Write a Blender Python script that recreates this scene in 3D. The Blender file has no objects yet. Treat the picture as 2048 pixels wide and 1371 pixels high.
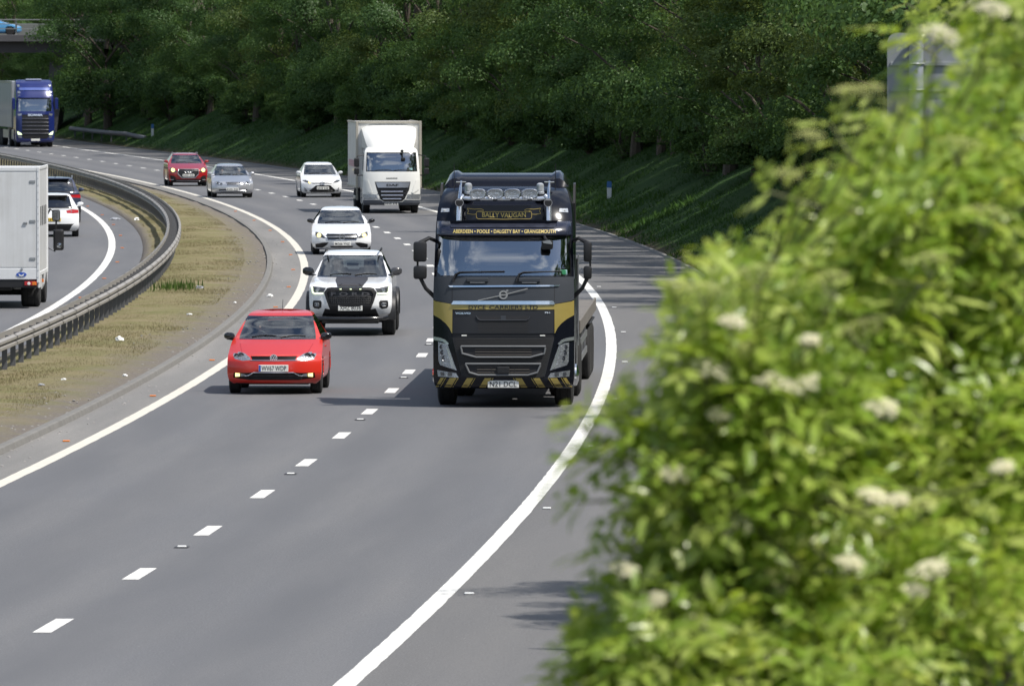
import bpy, bmesh, math, random
import numpy as np
from mathutils import Vector, Matrix
from mathutils.bvhtree import BVHTree

SC = bpy.context.scene
COL = SC.collection
R = math.radians

# ------------------------------------------------------------------ camera
FPX, HCAM, YH = 16300.0, 6.14, 106.0          # focal length in photo pixels, eye height, horizon row
PITCH = math.atan((685.5 - YH) / FPX)
cd = bpy.data.cameras.new('camera')
cam = bpy.data.objects.new('camera', cd)
COL.objects.link(cam)
cam.location = (0, 0, HCAM)
cam.rotation_euler = (math.pi / 2 - PITCH, 0, 0)
cd.sensor_width = 36
cd.lens = FPX * 36 / 2048
cd.clip_start = 0.5
cd.clip_end = 6000
cd.dof.use_dof = True
cd.dof.focus_distance = 146
cd.dof.aperture_fstop = 10.5
SC.camera = cam

# ------------------------------------------------------------------ sky, sun, exposure
SUNV = Vector((0.58, -0.30, 1.0)).normalized()
w = bpy.data.worlds.new('World')
SC.world = w
w.use_nodes = True
nt = w.node_tree
nt.nodes.clear()
sky = nt.nodes.new('ShaderNodeTexSky')
sky.sky_type = 'NISHITA'
sky.sun_disc = False
sky.sun_elevation = math.asin(SUNV.z)
sky.sun_rotation = math.atan2(SUNV.x, SUNV.y)
sky.air_density = 1.0
sky.dust_density = 1.2
bg = nt.nodes.new('ShaderNodeBackground')
bg.inputs['Strength'].default_value = 0.10
wo = nt.nodes.new('ShaderNodeOutputWorld')
# broken cloud in the sky (seen in windscreens and paint)
wtc = nt.nodes.new('ShaderNodeTexCoord')
wmp = nt.nodes.new('ShaderNodeMapping')
wmp.inputs['Scale'].default_value = (1.0, 1.0, 2.4)
wns = nt.nodes.new('ShaderNodeTexNoise')
wns.inputs['Scale'].default_value = 2.6
wns.inputs['Detail'].default_value = 7
wns.inputs['Roughness'].default_value = 0.58
wrp = nt.nodes.new('ShaderNodeMapRange')
wrp.inputs['From Min'].default_value = 0.50
wrp.inputs['From Max'].default_value = 0.66
wmx = nt.nodes.new('ShaderNodeMix')
wmx.data_type = 'RGBA'
wmx.inputs[7].default_value = (9.0, 9.2, 9.6, 1)
nt.links.new(wtc.outputs['Generated'], wmp.inputs[0])
nt.links.new(wmp.outputs[0], wns.inputs['Vector'])
nt.links.new(wns.outputs['Fac'], wrp.inputs['Value'])
nt.links.new(wrp.outputs[0], wmx.inputs[0])
nt.links.new(sky.outputs[0], wmx.inputs[6])
nt.links.new(wmx.outputs[2], bg.inputs[0])
nt.links.new(bg.outputs[0], wo.inputs[0])
sl = bpy.data.lights.new('sun', 'SUN')
sl.energy = 4.2
sl.angle = R(0.5)
sl.color = (1.0, 0.955, 0.88)
so = bpy.data.objects.new('sun', sl)
COL.objects.link(so)
so.location = (60, -30, 100)
so.rotation_euler = (-SUNV).to_track_quat('-Z', 'Y').to_euler()
SC.view_settings.view_transform = 'Standard'
SC.view_settings.look = 'None'
SC.view_settings.exposure = 0.38
SC.view_settings.gamma = 1.0
try:
    SC.cycles.use_denoising = True
    SC.cycles.max_bounces = 9
    SC.cycles.diffuse_bounces = 6
    SC.cycles.transmission_bounces = 8
    SC.cycles.transparent_max_bounces = 12
    SC.cycles.sample_clamp_indirect = 4.0
    SC.cycles.caustics_reflective = False
    SC.cycles.caustics_refractive = False
except Exception:
    pass

# ------------------------------------------------------------------ road geometry
PR = [-0.0235, 0.948, -0.1698, -13.0218, -0.1231, 2.191]
PD = [-0.0261, -3.8479]
PL = [-0.4239, 0.4467, -7.5674]
PF = [-0.6996, 0.0954, -13.2708]
PB = [-0.3244, 0.2986, -11.42]


def _u(d):
    return (np.asarray(d, float) - 190) / 200


def XR(d):
    """lateral position of the near carriageway's outer edge line"""
    d = np.asarray(d, float)
    dc = np.clip(d, 60, 570)
    x = np.polyval(PR, _u(dc))
    s = np.polyval(np.polyder(PR), _u(dc)) / 200
    e = d - dc
    return x + s * e - np.where(e > 0, e * e / 3400, 0)


def dXR(d):
    return float((XR(d + 1) - XR(d - 1)) / 2)


def _off(P):
    return lambda d: np.polyval(P, _u(np.clip(d, 85, 560)))


OD, OL, OF, OB = _off(PD), _off(PL), _off(PF), _off(PB)


def ray(px, py):
    u = (px - 1024) / FPX
    v = (py - 685.5) / FPX
    c, s = math.cos(PITCH), math.sin(PITCH)
    return Vector((u, c - v * s, -s - v * c))


def onroad(px, py, z=0.0):
    r = ray(px, py)
    t = (z - HCAM) / r.z
    return Vector((r.x * t, r.y * t, z))


def hterr(t, d):
    """height of the ground at offset t from the outer edge line"""
    t = np.asarray(t, float)
    d = np.asarray(d, float)
    base = np.full(np.broadcast(t, d).shape, -0.03)
    # bank on the near side
    b = np.interp(t, [3.45, 3.75, 4.2, 13.5, 40, 90, 900], [-0.03, 0.10, 0.30, 5.1, 11.5, 17, 24])
    base = np.where(t > 3.45, b, base)
    # central reserve
    k0, k1 = OL(d) - 0.92, OF(d) + 0.98
    q = np.clip((k0 - t) / np.maximum(k0 - k1, 0.1), 0, 1)
    m = 0.02 + 0.12 * np.sin(np.pi * q) ** 0.7
    base = np.where((t < k0 - 0.005) & (t > k1 + 0.005), m, base)
    b2 = np.interp(-t, [24.2, 25, 27, 42, 120, 900], [-0.03, 0.1, 0.5, 6.5, 16, 30])
    base = np.where(t < -24.2, b2, base)
    return base


def hit(px, py):
    """where the sight line of a photo pixel meets the ground"""
    r = ray(px, py)
    d = 60.0
    while d < 900:
        x = r.x / r.y * d
        z = HCAM + r.z / r.y * d
        h = float(hterr(x - float(XR(d)), d))
        if z <= max(h, 0):
            return Vector((x, d, max(h, 0)))
        d += 0.25
    return Vector((x, d, h))


# ------------------------------------------------------------------ materials
MATS = {}


def newmat(name):
    m = bpy.data.materials.new(name)
    m.use_nodes = True
    m.node_tree.nodes.clear()
    return m, m.node_tree.nodes, m.node_tree.links


def N(nodes, kind, **kw):
    n = nodes.new(kind)
    for k, v in kw.items():
        if k.startswith('i_'):
            n.inputs[k[2:].replace('_', ' ')].default_value = v
        else:
            setattr(n, k, v)
    return n


def c4(c):
    return (c[0], c[1], c[2], 1.0)


def pmat(name, col, rough=0.5, metal=0.0, coat=0.0, var=0.06, scale=8.0, emit=None, es=0.0, spec=0.5, bump=0.0, bscale=60.0, rvar=0.05):
    """a Principled material whose colour and roughness wander a little with noise"""
    if name in MATS:
        return MATS[name]
    m, ns, ln = newmat(name)
    out = N(ns, 'ShaderNodeOutputMaterial')
    p = N(ns, 'ShaderNodeBsdfPrincipled')
    p.inputs['Metallic'].default_value = metal
    p.inputs['Coat Weight'].default_value = coat
    p.inputs['Coat Roughness'].default_value = 0.04
    p.inputs['Specular IOR Level'].default_value = spec
    tc = N(ns, 'ShaderNodeTexCoord')
    no = N(ns, 'ShaderNodeTexNoise')
    no.inputs['Scale'].default_value = scale
    no.inputs['Detail'].default_value = 5
    ln.new(tc.outputs['Object'], no.inputs['Vector'])
    mx = N(ns, 'ShaderNodeMix', data_type='RGBA')
    mx.inputs[6].default_value = c4([max(0, x * (1 - var)) for x in col])
    mx.inputs[7].default_value = c4([min(1, x * (1 + var)) for x in col])
    ln.new(no.outputs['Fac'], mx.inputs[0])
    ln.new(mx.outputs[2], p.inputs['Base Color'])
    mr = N(ns, 'ShaderNodeMapRange')
    mr.inputs['To Min'].default_value = max(0.0, rough - rvar)
    mr.inputs['To Max'].default_value = min(1.0, rough + rvar)
    ln.new(no.outputs['Fac'], mr.inputs['Value'])
    ln.new(mr.outputs[0], p.inputs['Roughness'])
    if emit:
        p.inputs['Emission Color'].default_value = c4(emit)
        p.inputs['Emission Strength'].default_value = es
    if bump:
        n2 = N(ns, 'ShaderNodeTexNoise')
        n2.inputs['Scale'].default_value = bscale
        n2.inputs['Detail'].default_value = 4
        ln.new(tc.outputs['Object'], n2.inputs['Vector'])
        bp = N(ns, 'ShaderNodeBump')
        bp.inputs['Strength'].default_value = bump
        bp.inputs['Distance'].default_value = 0.02
        ln.new(n2.outputs['Fac'], bp.inputs['Height'])
        ln.new(bp.outputs[0], p.inputs['Normal'])
    ln.new(p.outputs[0], out.inputs[0])
    MATS[name] = m
    return m


def panelmat(name, col, rough=0.45, coat=0.15, dirt=0.16):
    """painted panel with faint vertical rain streaks and road film that gathers near the bottom rail"""
    m, ns, ln = newmat(name)
    out = N(ns, 'ShaderNodeOutputMaterial')
    p = N(ns, 'ShaderNodeBsdfPrincipled')
    tc = N(ns, 'ShaderNodeTexCoord')
    mp = N(ns, 'ShaderNodeMapping')
    mp.inputs['Scale'].default_value = (7.0, 7.0, 0.35)
    ln.new(tc.outputs['Object'], mp.inputs[0])
    film = tuple(x * 0.62 for x in (col[0], col[1] * 0.97, col[2] * 0.90))
    c = mixc(ns, ln, mrange(ns, ln, noise(ns, ln, mp.outputs[0], 1.0, 5, 0.6), 0.40, 0.75, 0, dirt * 2), col, film)
    c = mixc(ns, ln, mrange(ns, ln, noise(ns, ln, tc.outputs['Object'], 1.1, 6, 0.65), 0.42, 0.75, 0, dirt * 2), c, film)
    ln.new(c, p.inputs['Base Color'])
    p.inputs['Roughness'].default_value = rough
    p.inputs['Coat Weight'].default_value = coat
    ln.new(p.outputs[0], out.inputs[0])
    return m


def glassmat(name, tint, refl=0.06, dark=0.0):
    """thin automotive glass: tinted see-through plus mirror-like sky reflection"""
    if name in MATS:
        return MATS[name]
    m, ns, ln = newmat(name)
    out = N(ns, 'ShaderNodeOutputMaterial')
    tr = N(ns, 'ShaderNodeBsdfTransparent')
    tr.inputs[0].default_value = c4(tint)
    gl = N(ns, 'ShaderNodeBsdfGlossy')
    gl.inputs['Roughness'].default_value = 0.015
    gl.inputs['Color'].default_value = (0.9, 0.95, 1.0, 1)
    fr = N(ns, 'ShaderNodeFresnel')
    fr.inputs['IOR'].default_value = 1.55
    ad = N(ns, 'ShaderNodeMath', operation='ADD')
    ad.inputs[1].default_value = refl
    ad.use_clamp = True
    ln.new(fr.outputs[0], ad.inputs[0])
    mx = N(ns, 'ShaderNodeMixShader')
    ln.new(ad.outputs[0], mx.inputs[0])
    ln.new(tr.outputs[0], mx.inputs[1])
    ln.new(gl.outputs[0], mx.inputs[2])
    ln.new(mx.outputs[0], out.inputs[0])
    MATS[name] = m
    return m


def ramp(ns, stops):
    r = N(ns, 'ShaderNodeValToRGB')
    e = r.color_ramp.elements
    while len(e) > 1:
        e.remove(e[-1])
    e[0].position, e[0].color = stops[0][0], c4(stops[0][1])
    for p, c in stops[1:]:
        x = e.new(p)
        x.color = c4(c)
    return r


def noise(ns, ln, vec, scale, detail=6, rough=0.55):
    n = N(ns, 'ShaderNodeTexNoise')
    n.inputs['Scale'].default_value = scale
    n.inputs['Detail'].default_value = detail
    n.inputs['Roughness'].default_value = rough
    ln.new(vec, n.inputs['Vector'])
    return n.outputs['Fac']


def mixc(ns, ln, fac, a, b, blend='MIX'):
    m = N(ns, 'ShaderNodeMix', data_type='RGBA', blend_type=blend)
    for s, x in ((0, fac), (6, a), (7, b)):
        if isinstance(x, (float, int)):
            m.inputs[s].default_value = x
        elif isinstance(x, tuple):
            m.inputs[s].default_value = c4(x)
        else:
            ln.new(x, m.inputs[s])
    return m.outputs[2]


def mrange(ns, ln, v, a, b, c, d):
    m = N(ns, 'ShaderNodeMapRange')
    for k, x in (('From Min', a), ('From Max', b), ('To Min', c), ('To Max', d)):
        m.inputs[k].default_value = x
    ln.new(v, m.inputs['Value'])
    return m.outputs[0]


def asphalt(name, base, tint2, track=True, spec=0.35):
    m, ns, ln = newmat(name)
    out = N(ns, 'ShaderNodeOutputMaterial')
    p = N(ns, 'ShaderNodeBsdfPrincipled')
    tc = N(ns, 'ShaderNodeTexCoord')
    uv = N(ns, 'ShaderNodeUVMap')
    uv.uv_map = 'UVMap'
    ob = tc.outputs['Object']
    mp = N(ns, 'ShaderNodeMapping')
    mp.inputs['Scale'].default_value = (1.0, 0.10, 1.0)
    ln.new(uv.outputs[0], mp.inputs[0])
    c = mixc(ns, ln, mrange(ns, ln, noise(ns, ln, mp.outputs[0], 0.5, 5, 0.6), 0.3, 0.7, 0, 1), base, tint2)
    f = noise(ns, ln, ob, 9, 6, 0.7)
    mp2 = N(ns, 'ShaderNodeMapping')
    mp2.inputs['Scale'].default_value = (0.9, 0.045, 1.0)
    ln.new(uv.outputs[0], mp2.inputs[0])
    c = mixc(ns, ln, mrange(ns, ln, noise(ns, ln, mp2.outputs[0], 0.8, 4, 0.6), 0.46, 0.70, 0.0, 0.55), c, tuple(x * 0.74 for x in base))
    c = mixc(ns, ln, mrange(ns, ln, f, 0.35, 0.7, 0.0, 0.5), c, tuple(x * 0.72 for x in base))
    # coarse aggregate: dark and pale grains a couple of centimetres across
    gn = noise(ns, ln, ob, 42, 2, 0.5)
    c = mixc(ns, ln, mrange(ns, ln, gn, 0.52, 0.70, 0.0, 0.6), c, tuple(x * 1.7 for x in base))
    c = mixc(ns, ln, mrange(ns, ln, gn, 0.30, 0.46, 0.6, 0.0), c, tuple(x * 0.5 for x in base))
    # pale chips in the surface dressing
    v = N(ns, 'ShaderNodeTexVoronoi')
    v.inputs['Scale'].default_value = 26
    ln.new(ob, v.inputs['Vector'])
    c = mixc(ns, ln, mrange(ns, ln, v.outputs['Distance'], 0.03, 0.12, 0.30, 0.0), c, (0.42, 0.41, 0.39))
    v2 = N(ns, 'ShaderNodeTexVoronoi')
    v2.inputs['Scale'].default_value = 1.3
    ln.new(ob, v2.inputs['Vector'])
    c = mixc(ns, ln, mrange(ns, ln, v2.outputs['Distance'], 0.008, 0.02, 0.7, 0.0), c, (0.55, 0.54, 0.5))
    if track:
        sx = N(ns, 'ShaderNodeSeparateXYZ')
        ln.new(uv.outputs[0], sx.inputs[0])
        # four wheel tracks across two lanes, polished a little lighter, oil-darkened middle
        wv = N(ns, 'ShaderNodeMath', operation='MULTIPLY')
        wv.inputs[1].default_value = 2 * math.pi / 1.9
        ln.new(sx.outputs[0], wv.inputs[0])
        si = N(ns, 'ShaderNodeMath', operation='SINE')
        ln.new(wv.outputs[0], si.inputs[0])
        k = mrange(ns, ln, si.outputs[0], -1, 1, 0.0, 0.75)
        kn = N(ns, 'ShaderNodeMath', operation='MULTIPLY')
        ln.new(k, kn.inputs[0])
        ln.new(mrange(ns, ln, noise(ns, ln, mp.outputs[0], 0.9, 3), 0.3, 0.7, 0.3, 1.2), kn.inputs[1])
        c = mixc(ns, ln, kn.outputs[0], c, tuple(x * 0.80 for x in base))
    ln.new(c, p.inputs['Base Color'])
    p.inputs['Roughness'].default_value = 0.72
    p.inputs['Specular IOR Level'].default_value = spec
    bp = N(ns, 'ShaderNodeBump')
    bp.inputs['Strength'].default_value = 0.5
    bp.inputs['Distance'].default_value = 0.01
    ln.new(noise(ns, ln, ob, 70, 3, 0.7), bp.inputs['Height'])
    ln.new(bp.outputs[0], p.inputs['Normal'])
    ln.new(p.outputs[0], out.inputs[0])
    return m


def groundmat(name, cols, scale=1.2, edge=None, edgec=None, bump=0.8, fleck=0.6):
    """grassy ground: patches of several tones; UV x is metres from the road-side edge, for the bare strip"""
    m, ns, ln = newmat(name)
    out = N(ns, 'ShaderNodeOutputMaterial')
    p = N(ns, 'ShaderNodeBsdfPrincipled')
    tc = N(ns, 'ShaderNodeTexCoord')
    ob = tc.outputs['Object']
    n1 = noise(ns, ln, ob, scale, 8, 0.65)
    r = ramp(ns, [(0.28, cols[0]), (0.45, cols[1]), (0.58, cols[2]), (0.75, cols[3])])
    ln.new(n1, r.inputs[0])
    c = mixc(ns, ln, mrange(ns, ln, noise(ns, ln, ob, 14, 5, 0.7), 0.3, 0.75, 0, fleck), r.outputs[0], tuple(x * 0.45 for x in cols[1]))
    c = mixc(ns, ln, mrange(ns, ln, noise(ns, ln, ob, 0.25, 4, 0.6), 0.4, 0.65, 0, 0.5), c, cols[3])
    if edge:
        uv = N(ns, 'ShaderNodeUVMap')
        uv.uv_map = 'UVMap'
        sx = N(ns, 'ShaderNodeSeparateXYZ')
        ln.new(uv.outputs[0], sx.inputs[0])
        ad = N(ns, 'ShaderNodeMath', operation='ADD')
        ln.new(sx.outputs[0], ad.inputs[0])
        ln.new(mrange(ns, ln, noise(ns, ln, ob, 1.1, 7, 0.7), 0.25, 0.75, -0.7, 0.7), ad.inputs[1])
        e = mrange(ns, ln, ad.outputs[0], edge[0], edge[1], 1, 0)
        r2 = ramp(ns, [(0.3, edgec[0]), (0.5, edgec[1]), (0.7, edgec[2])])
        ln.new(noise(ns, ln, ob, 12, 6, 0.8), r2.inputs[0])
        c = mixc(ns, ln, e, c, r2.outputs[0])
    ln.new(c, p.inputs['Base Color'])
    p.inputs['Roughness'].default_value = 0.95
    p.inputs['Specular IOR Level'].default_value = 0.1
    bp = N(ns, 'ShaderNodeBump')
    bp.inputs['Strength'].default_value = bump
    bp.inputs['Distance'].default_value = 0.06
    ln.new(noise(ns, ln, ob, 18, 6, 0.75), bp.inputs['Height'])
    ln.new(bp.outputs[0], p.inputs['Normal'])
    ln.new(p.outputs[0], out.inputs[0])
    return m


def leafmat(name, a, b, trans=0.35, tcol=None, gloss=0.06, rough=0.4):
    """leaves: every leaf its own tone, part of the light goes through it"""
    if name in MATS:
        return MATS[name]
    m, ns, ln = newmat(name)
    out = N(ns, 'ShaderNodeOutputMaterial')
    g = N(ns, 'ShaderNodeNewGeometry')
    tc = N(ns, 'ShaderNodeTexCoord')
    c = mixc(ns, ln, g.outputs['Random Per Island'], a, b)
    c = mixc(ns, ln, mrange(ns, ln, noise(ns, ln, tc.outputs['Object'], 0.7, 3), 0.35, 0.65, 0, 0.5), c, tuple(x * 0.6 for x in a))
    df = N(ns, 'ShaderNodeBsdfDiffuse')
    ln.new(c, df.inputs[0])
    tl = N(ns, 'ShaderNodeBsdfTranslucent')
    if tcol:
        ln.new(mixc(ns, ln, 0.6, c, tcol), tl.inputs[0])
    else:
        ln.new(c, tl.inputs[0])
    mx = N(ns, 'ShaderNodeMixShader')
    mx.inputs[0].default_value = trans
    ln.new(df.outputs[0], mx.inputs[1])
    ln.new(tl.outputs[0], mx.inputs[2])
    gl = N(ns, 'ShaderNodeBsdfGlossy')
    gl.inputs['Roughness'].default_value = rough
    m2 = N(ns, 'ShaderNodeMixShader')
    m2.inputs[0].default_value = gloss
    ln.new(mx.outputs[0], m2.inputs[1])
    ln.new(gl.outputs[0], m2.inputs[2])
    ln.new(m2.outputs[0], out.inputs[0])
    MATS[name] = m
    return m


# ------------------------------------------------------------------ mesh helpers
def link(o, parent=None):
    COL.objects.link(o)
    if parent is not None:
        o.parent = parent
    return o


def mesh_obj(name, v, f, mat, parent=None, smooth=False):
    me = bpy.data.meshes.new(name)
    me.from_pydata([tuple(x) for x in v], [], [tuple(x) for x in f])
    if mat is not None:
        for mm in (mat if isinstance(mat, (list, tuple)) else [mat]):
            me.materials.append(mm)
    if smooth:
        me.polygons.foreach_set('use_smooth', [True] * len(me.polygons))
    me.update()
    return link(bpy.data.objects.new(name, me), parent)


def np_mesh(name, verts, faces, mat, parent=None, smooth=False):
    """fast mesh from an (n,3) array and an (m,k) array of equal-sized faces"""
    me = bpy.data.meshes.new(name)
    verts = np.asarray(verts, np.float32)
    faces = np.asarray(faces, np.int32)
    me.vertices.add(len(verts))
    me.vertices.foreach_set('co', verts.ravel())
    m, k = faces.shape
    me.loops.add(m * k)
    me.loops.foreach_set('vertex_index', faces.ravel())
    me.polygons.add(m)
    me.polygons.foreach_set('loop_start', np.arange(m, dtype=np.int32) * k)
    if smooth:
        me.polygons.foreach_set('use_smooth', np.ones(m, bool))
    me.materials.append(mat)
    me.update(calc_edges=True)
    me.validate()
    if parent is False:
        return me
    return link(bpy.data.objects.new(name, me), parent)


def empty(name, loc=(0, 0, 0), rz=0.0):
    o = bpy.data.objects.new(name, None)
    o.empty_display_size = 0.3
    o.location = loc
    o.rotation_euler = (0, 0, rz)
    return link(o)


def tag(o, label=None, cat=None, group=None, kind=None):
    for k, v in (('label', label), ('category', cat), ('group', group), ('kind', kind)):
        if v:
            o[k] = v
    return o


class MB:
    """collects simple shapes into ONE mesh"""

    def __init__(s):
        s.v, s.f = [], []

    def add(s, v, f):
        b = len(s.v)
        s.v += [Vector(x) for x in v]
        s.f += [[i + b for i in q] for q in f]
        return s

    def box(s, x0, x1, y0, y1, z0, z1, ch=0.0, mtx=None):
        """box with chamfered vertical and horizontal edges when ch > 0"""
        bm = bmesh.new()
        bmesh.ops.create_cube(bm, size=1)
        for q in bm.verts:
            q.co = Vector(((x0 + x1) / 2 + q.co.x * (x1 - x0), (y0 + y1) / 2 + q.co.y * (y1 - y0), (z0 + z1) / 2 + q.co.z * (z1 - z0)))
        if ch:
            bmesh.ops.bevel(bm, geom=bm.edges[:], offset=ch, segments=2, affect='EDGES', profile=0.5)
        bm.verts.index_update()
        v = [mtx @ q.co if mtx else q.co.copy() for q in bm.verts]
        s.add(v, [[q.index for q in fc.verts] for fc in bm.faces])
        bm.free()
        return s

    def prism(s, poly, y0, y1, axis='y'):
        """polygon in (x,z) pushed from y0 to y1 (axis 'x': polygon in (y,z); axis 'z': in (x,y))"""
        n = len(poly)
        def P(a, b, t):
            return (a, t, b) if axis == 'y' else (t, a, b) if axis == 'x' else (a, b, t)
        v = [P(a, b, y0) for a, b in poly] + [P(a, b, y1) for a, b in poly]
        f = [list(range(n)), list(range(2 * n - 1, n - 1, -1))] + [[i, (i + 1) % n, n + (i + 1) % n, n + i][::-1] for i in range(n)]
        return s.add(v, f)

    def tube(s, pts, r, n=8, cap=True):
        pts = [Vector(p) for p in pts]
        rr = r if isinstance(r, (list, tuple)) else [r] * len(pts)
        v, f = [], []
        up = Vector((0, 0, 1))
        for i, p in enumerate(pts):
            t = (pts[min(i + 1, len(pts) - 1)] - pts[max(i - 1, 0)])
            t = t.normalized() if t.length > 1e-9 else Vector((0, 1, 0))
            a = t.cross(up)
            if a.length < 1e-3:
                a = t.cross(Vector((1, 0, 0)))
            a.normalize()
            b = a.cross(t).normalized()
            for k in range(n):
                q = 2 * math.pi * k / n
                v.append(p + a * (math.cos(q) * rr[i]) + b * (math.sin(q) * rr[i]))
        for i in range(len(pts) - 1):
            for k in range(n):
                f.append([i * n + k, i * n + (k + 1) % n, (i + 1) * n + (k + 1) % n, (i + 1) * n + k])
        if cap:
            f.append(list(range(n))[::-1])
            f.append([(len(pts) - 1) * n + k for k in range(n)])
        return s.add(v, f)

    def lathe(s, prof, c, axis='x', n=24):
        """profile of (along, radius) turned about an axis through c"""
        c = Vector(c)
        v, f = [], []
        for a, r in prof:
            for k in range(n):
                q = 2 * math.pi * k / n
                co, si = math.cos(q) * r, math.sin(q) * r
                o = Vector((a, co, si)) if axis == 'x' else Vector((co, a, si)) if axis == 'y' else Vector((co, si, a))
                v.append(c + o)
        for i in range(len(prof) - 1):
            for k in range(n):
                f.append([i * n + k, i * n + (k + 1) % n, (i + 1) * n + (k + 1) % n, (i + 1) * n + k])
        f.append(list(range(n)))
        f.append([(len(prof) - 1) * n + k for k in range(n)][::-1])
        return s.add(v, f)

    def build(s, name, mat, parent=None, smooth=False):
        o = mesh_obj(name, s.v, s.f, mat, parent, smooth)
        if smooth:
            try:
                o.data.set_sharp_from_angle(angle=R(38))
            except Exception:
                pass
        return o


_TEXT = {}


def text_geo(body, bold=0.0):
    """flat lettering from Blender's built-in font as (verts2d, faces), width and height in font units"""
    key = (body, bold)
    if key in _TEXT:
        return _TEXT[key]
    cu = bpy.data.curves.new('lettering', 'FONT')
    cu.body = body
    cu.size = 1
    cu.offset = bold
    cu.resolution_u = 3
    ob = bpy.data.objects.new('lettering', cu)
    COL.objects.link(ob)
    bpy.context.view_layer.update()
    dg = bpy.context.evaluated_depsgraph_get()
    me = bpy.data.meshes.new_from_object(ob.evaluated_get(dg))
    v = [(q.co.x, q.co.y) for q in me.vertices]
    f = [list(p.vertices) for p in me.polygons]
    bpy.data.objects.remove(ob)
    bpy.data.curves.remove(cu)
    bpy.data.meshes.remove(me)
    _TEXT[key] = (v, f)
    return v, f


def lettering(name, body, x0, x1, z0, z1, surf, mat, parent, bold=0.02, flip=False, arc=0.0, eps=0.006):
    """lettering that fills the (x,z) box and lies on the surface y = surf(x,z)"""
    v, f = text_geo(body, bold)
    a = min(p[0] for p in v); b = max(p[0] for p in v); c = min(p[1] for p in v); d = max(p[1] for p in v)
    o = []
    for x, y in v:
        X = x0 + (x - a) / (b - a) * (x1 - x0)
        if flip:
            X = x0 + x1 - X
        Z = z0 + (y - c) / (d - c) * (z1 - z0) - arc * ((X - (x0 + x1) / 2) / ((x1 - x0) / 2)) ** 2
        o.append((X, surf(X, Z) - eps * (-1 if flip else 1), Z))
    return mesh_obj(name, o, f, mat, parent)


# ------------------------------------------------------------------ common materials
def car_paint(name, col, metal=0.0, rough=0.3, coat=1.0):
    return pmat(name, col, rough, metal, coat, 0.03, 3.0, rvar=0.04)


M_BLACK = pmat('black_plastic', (0.018, 0.018, 0.02), 0.45, spec=0.4)
M_GLOSSBLACK = pmat('gloss_black', (0.012, 0.012, 0.014), 0.12, coat=0.6)
M_DARKIN = pmat('dark_interior', (0.02, 0.021, 0.024), 0.8)
M_SEAT = pmat('seat_fabric', (0.04, 0.042, 0.047), 0.85, var=0.15)
M_TYRE = pmat('tyre_rubber', (0.017, 0.017, 0.018), 0.8, var=0.2)
M_ALLOY = pmat('alloy_rim', (0.45, 0.46, 0.48), 0.3, 0.9)
M_CHROME = pmat('chrome', (0.75, 0.77, 0.8), 0.12, 1.0)
M_SATIN = pmat('satin_silver', (0.42, 0.43, 0.45), 0.32, 0.8)
M_PLATE = pmat('plate_white', (0.78, 0.78, 0.74), 0.45)
M_YPLATE = pmat('plate_yellow', (0.75, 0.5, 0.04), 0.45)
M_INK = pmat('black_ink', (0.015, 0.015, 0.018), 0.6)
M_BLUE = pmat('plate_blue', (0.03, 0.09, 0.42), 0.45)
M_GLASS = glassmat('windscreen_glass', (0.76, 0.83, 0.82), 0.07)
M_TINT = glassmat('tinted_glass', (0.42, 0.46, 0.46), 0.06)
M_CLEARLAMP = glassmat('lamp_cover', (0.85, 0.88, 0.9), 0.10)
M_REFLECTOR = pmat('lamp_reflector', (0.42, 0.44, 0.47), 0.26, 0.7, var=0.45, scale=26, bump=0.8, bscale=30)
M_LAMPDARK = pmat('lamp_housing', (0.10, 0.105, 0.115), 0.25, 0.5, var=0.5, scale=20)
M_LIT = pmat('lit_lamp_warm', (0.40, 0.28, 0.03), 0.5, emit=(1.0, 0.86, 0.34), es=1.7)
M_LITW = pmat('lit_lamp_white', (0.35, 0.40, 0.25), 0.5, emit=(0.85, 1.0, 0.60), es=1.5)
M_RED = pmat('tail_lamp_red', (0.42, 0.015, 0.02), 0.18, coat=0.7)
M_AMBER = pmat('amber_lens', (0.75, 0.20, 0.02), 0.2, coat=0.6)
M_SKIN = pmat('skin', (0.50, 0.30, 0.22), 0.55)
M_HAIR = pmat('grey_hair', (0.22, 0.20, 0.18), 0.8)
M_HAIRD = pmat('dark_hair', (0.03, 0.022, 0.018), 0.7)


def in_poly(x, y, poly):
    r = False
    n = len(poly)
    for i in range(n):
        x1, y1 = poly[i]
        x2, y2 = poly[(i + 1) % n]
        if (y1 > y) != (y2 > y) and x < (x2 - x1) * (y - y1) / (y2 - y1) + x1:
            r = not r
    return r


def pchip(xs, ys, x):
    """monotone cubic through the points"""
    xs = np.asarray(xs, float); ys = np.asarray(ys, float); x = np.asarray(x, float)
    h = np.diff(xs); dl = np.diff(ys) / h
    m = np.zeros(len(xs))
    m[0], m[-1] = dl[0], dl[-1]
    for i in range(1, len(xs) - 1):
        if dl[i - 1] * dl[i] > 0:
            w1, w2 = 2 * h[i] + h[i - 1], h[i] + 2 * h[i - 1]
            m[i] = (w1 + w2) / (w1 / dl[i - 1] + w2 / dl[i])
    k = np.clip(np.searchsorted(xs, x) - 1, 0, len(h) - 1)
    t = (x - xs[k]) / h[k]
    return ((1 + 2 * t) * (1 - t) ** 2 * ys[k] + t * (1 - t) ** 2 * h[k] * m[k] + t * t * (3 - 2 * t) * ys[k + 1] + t * t * (t - 1) * h[k] * m[k + 1])


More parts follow.
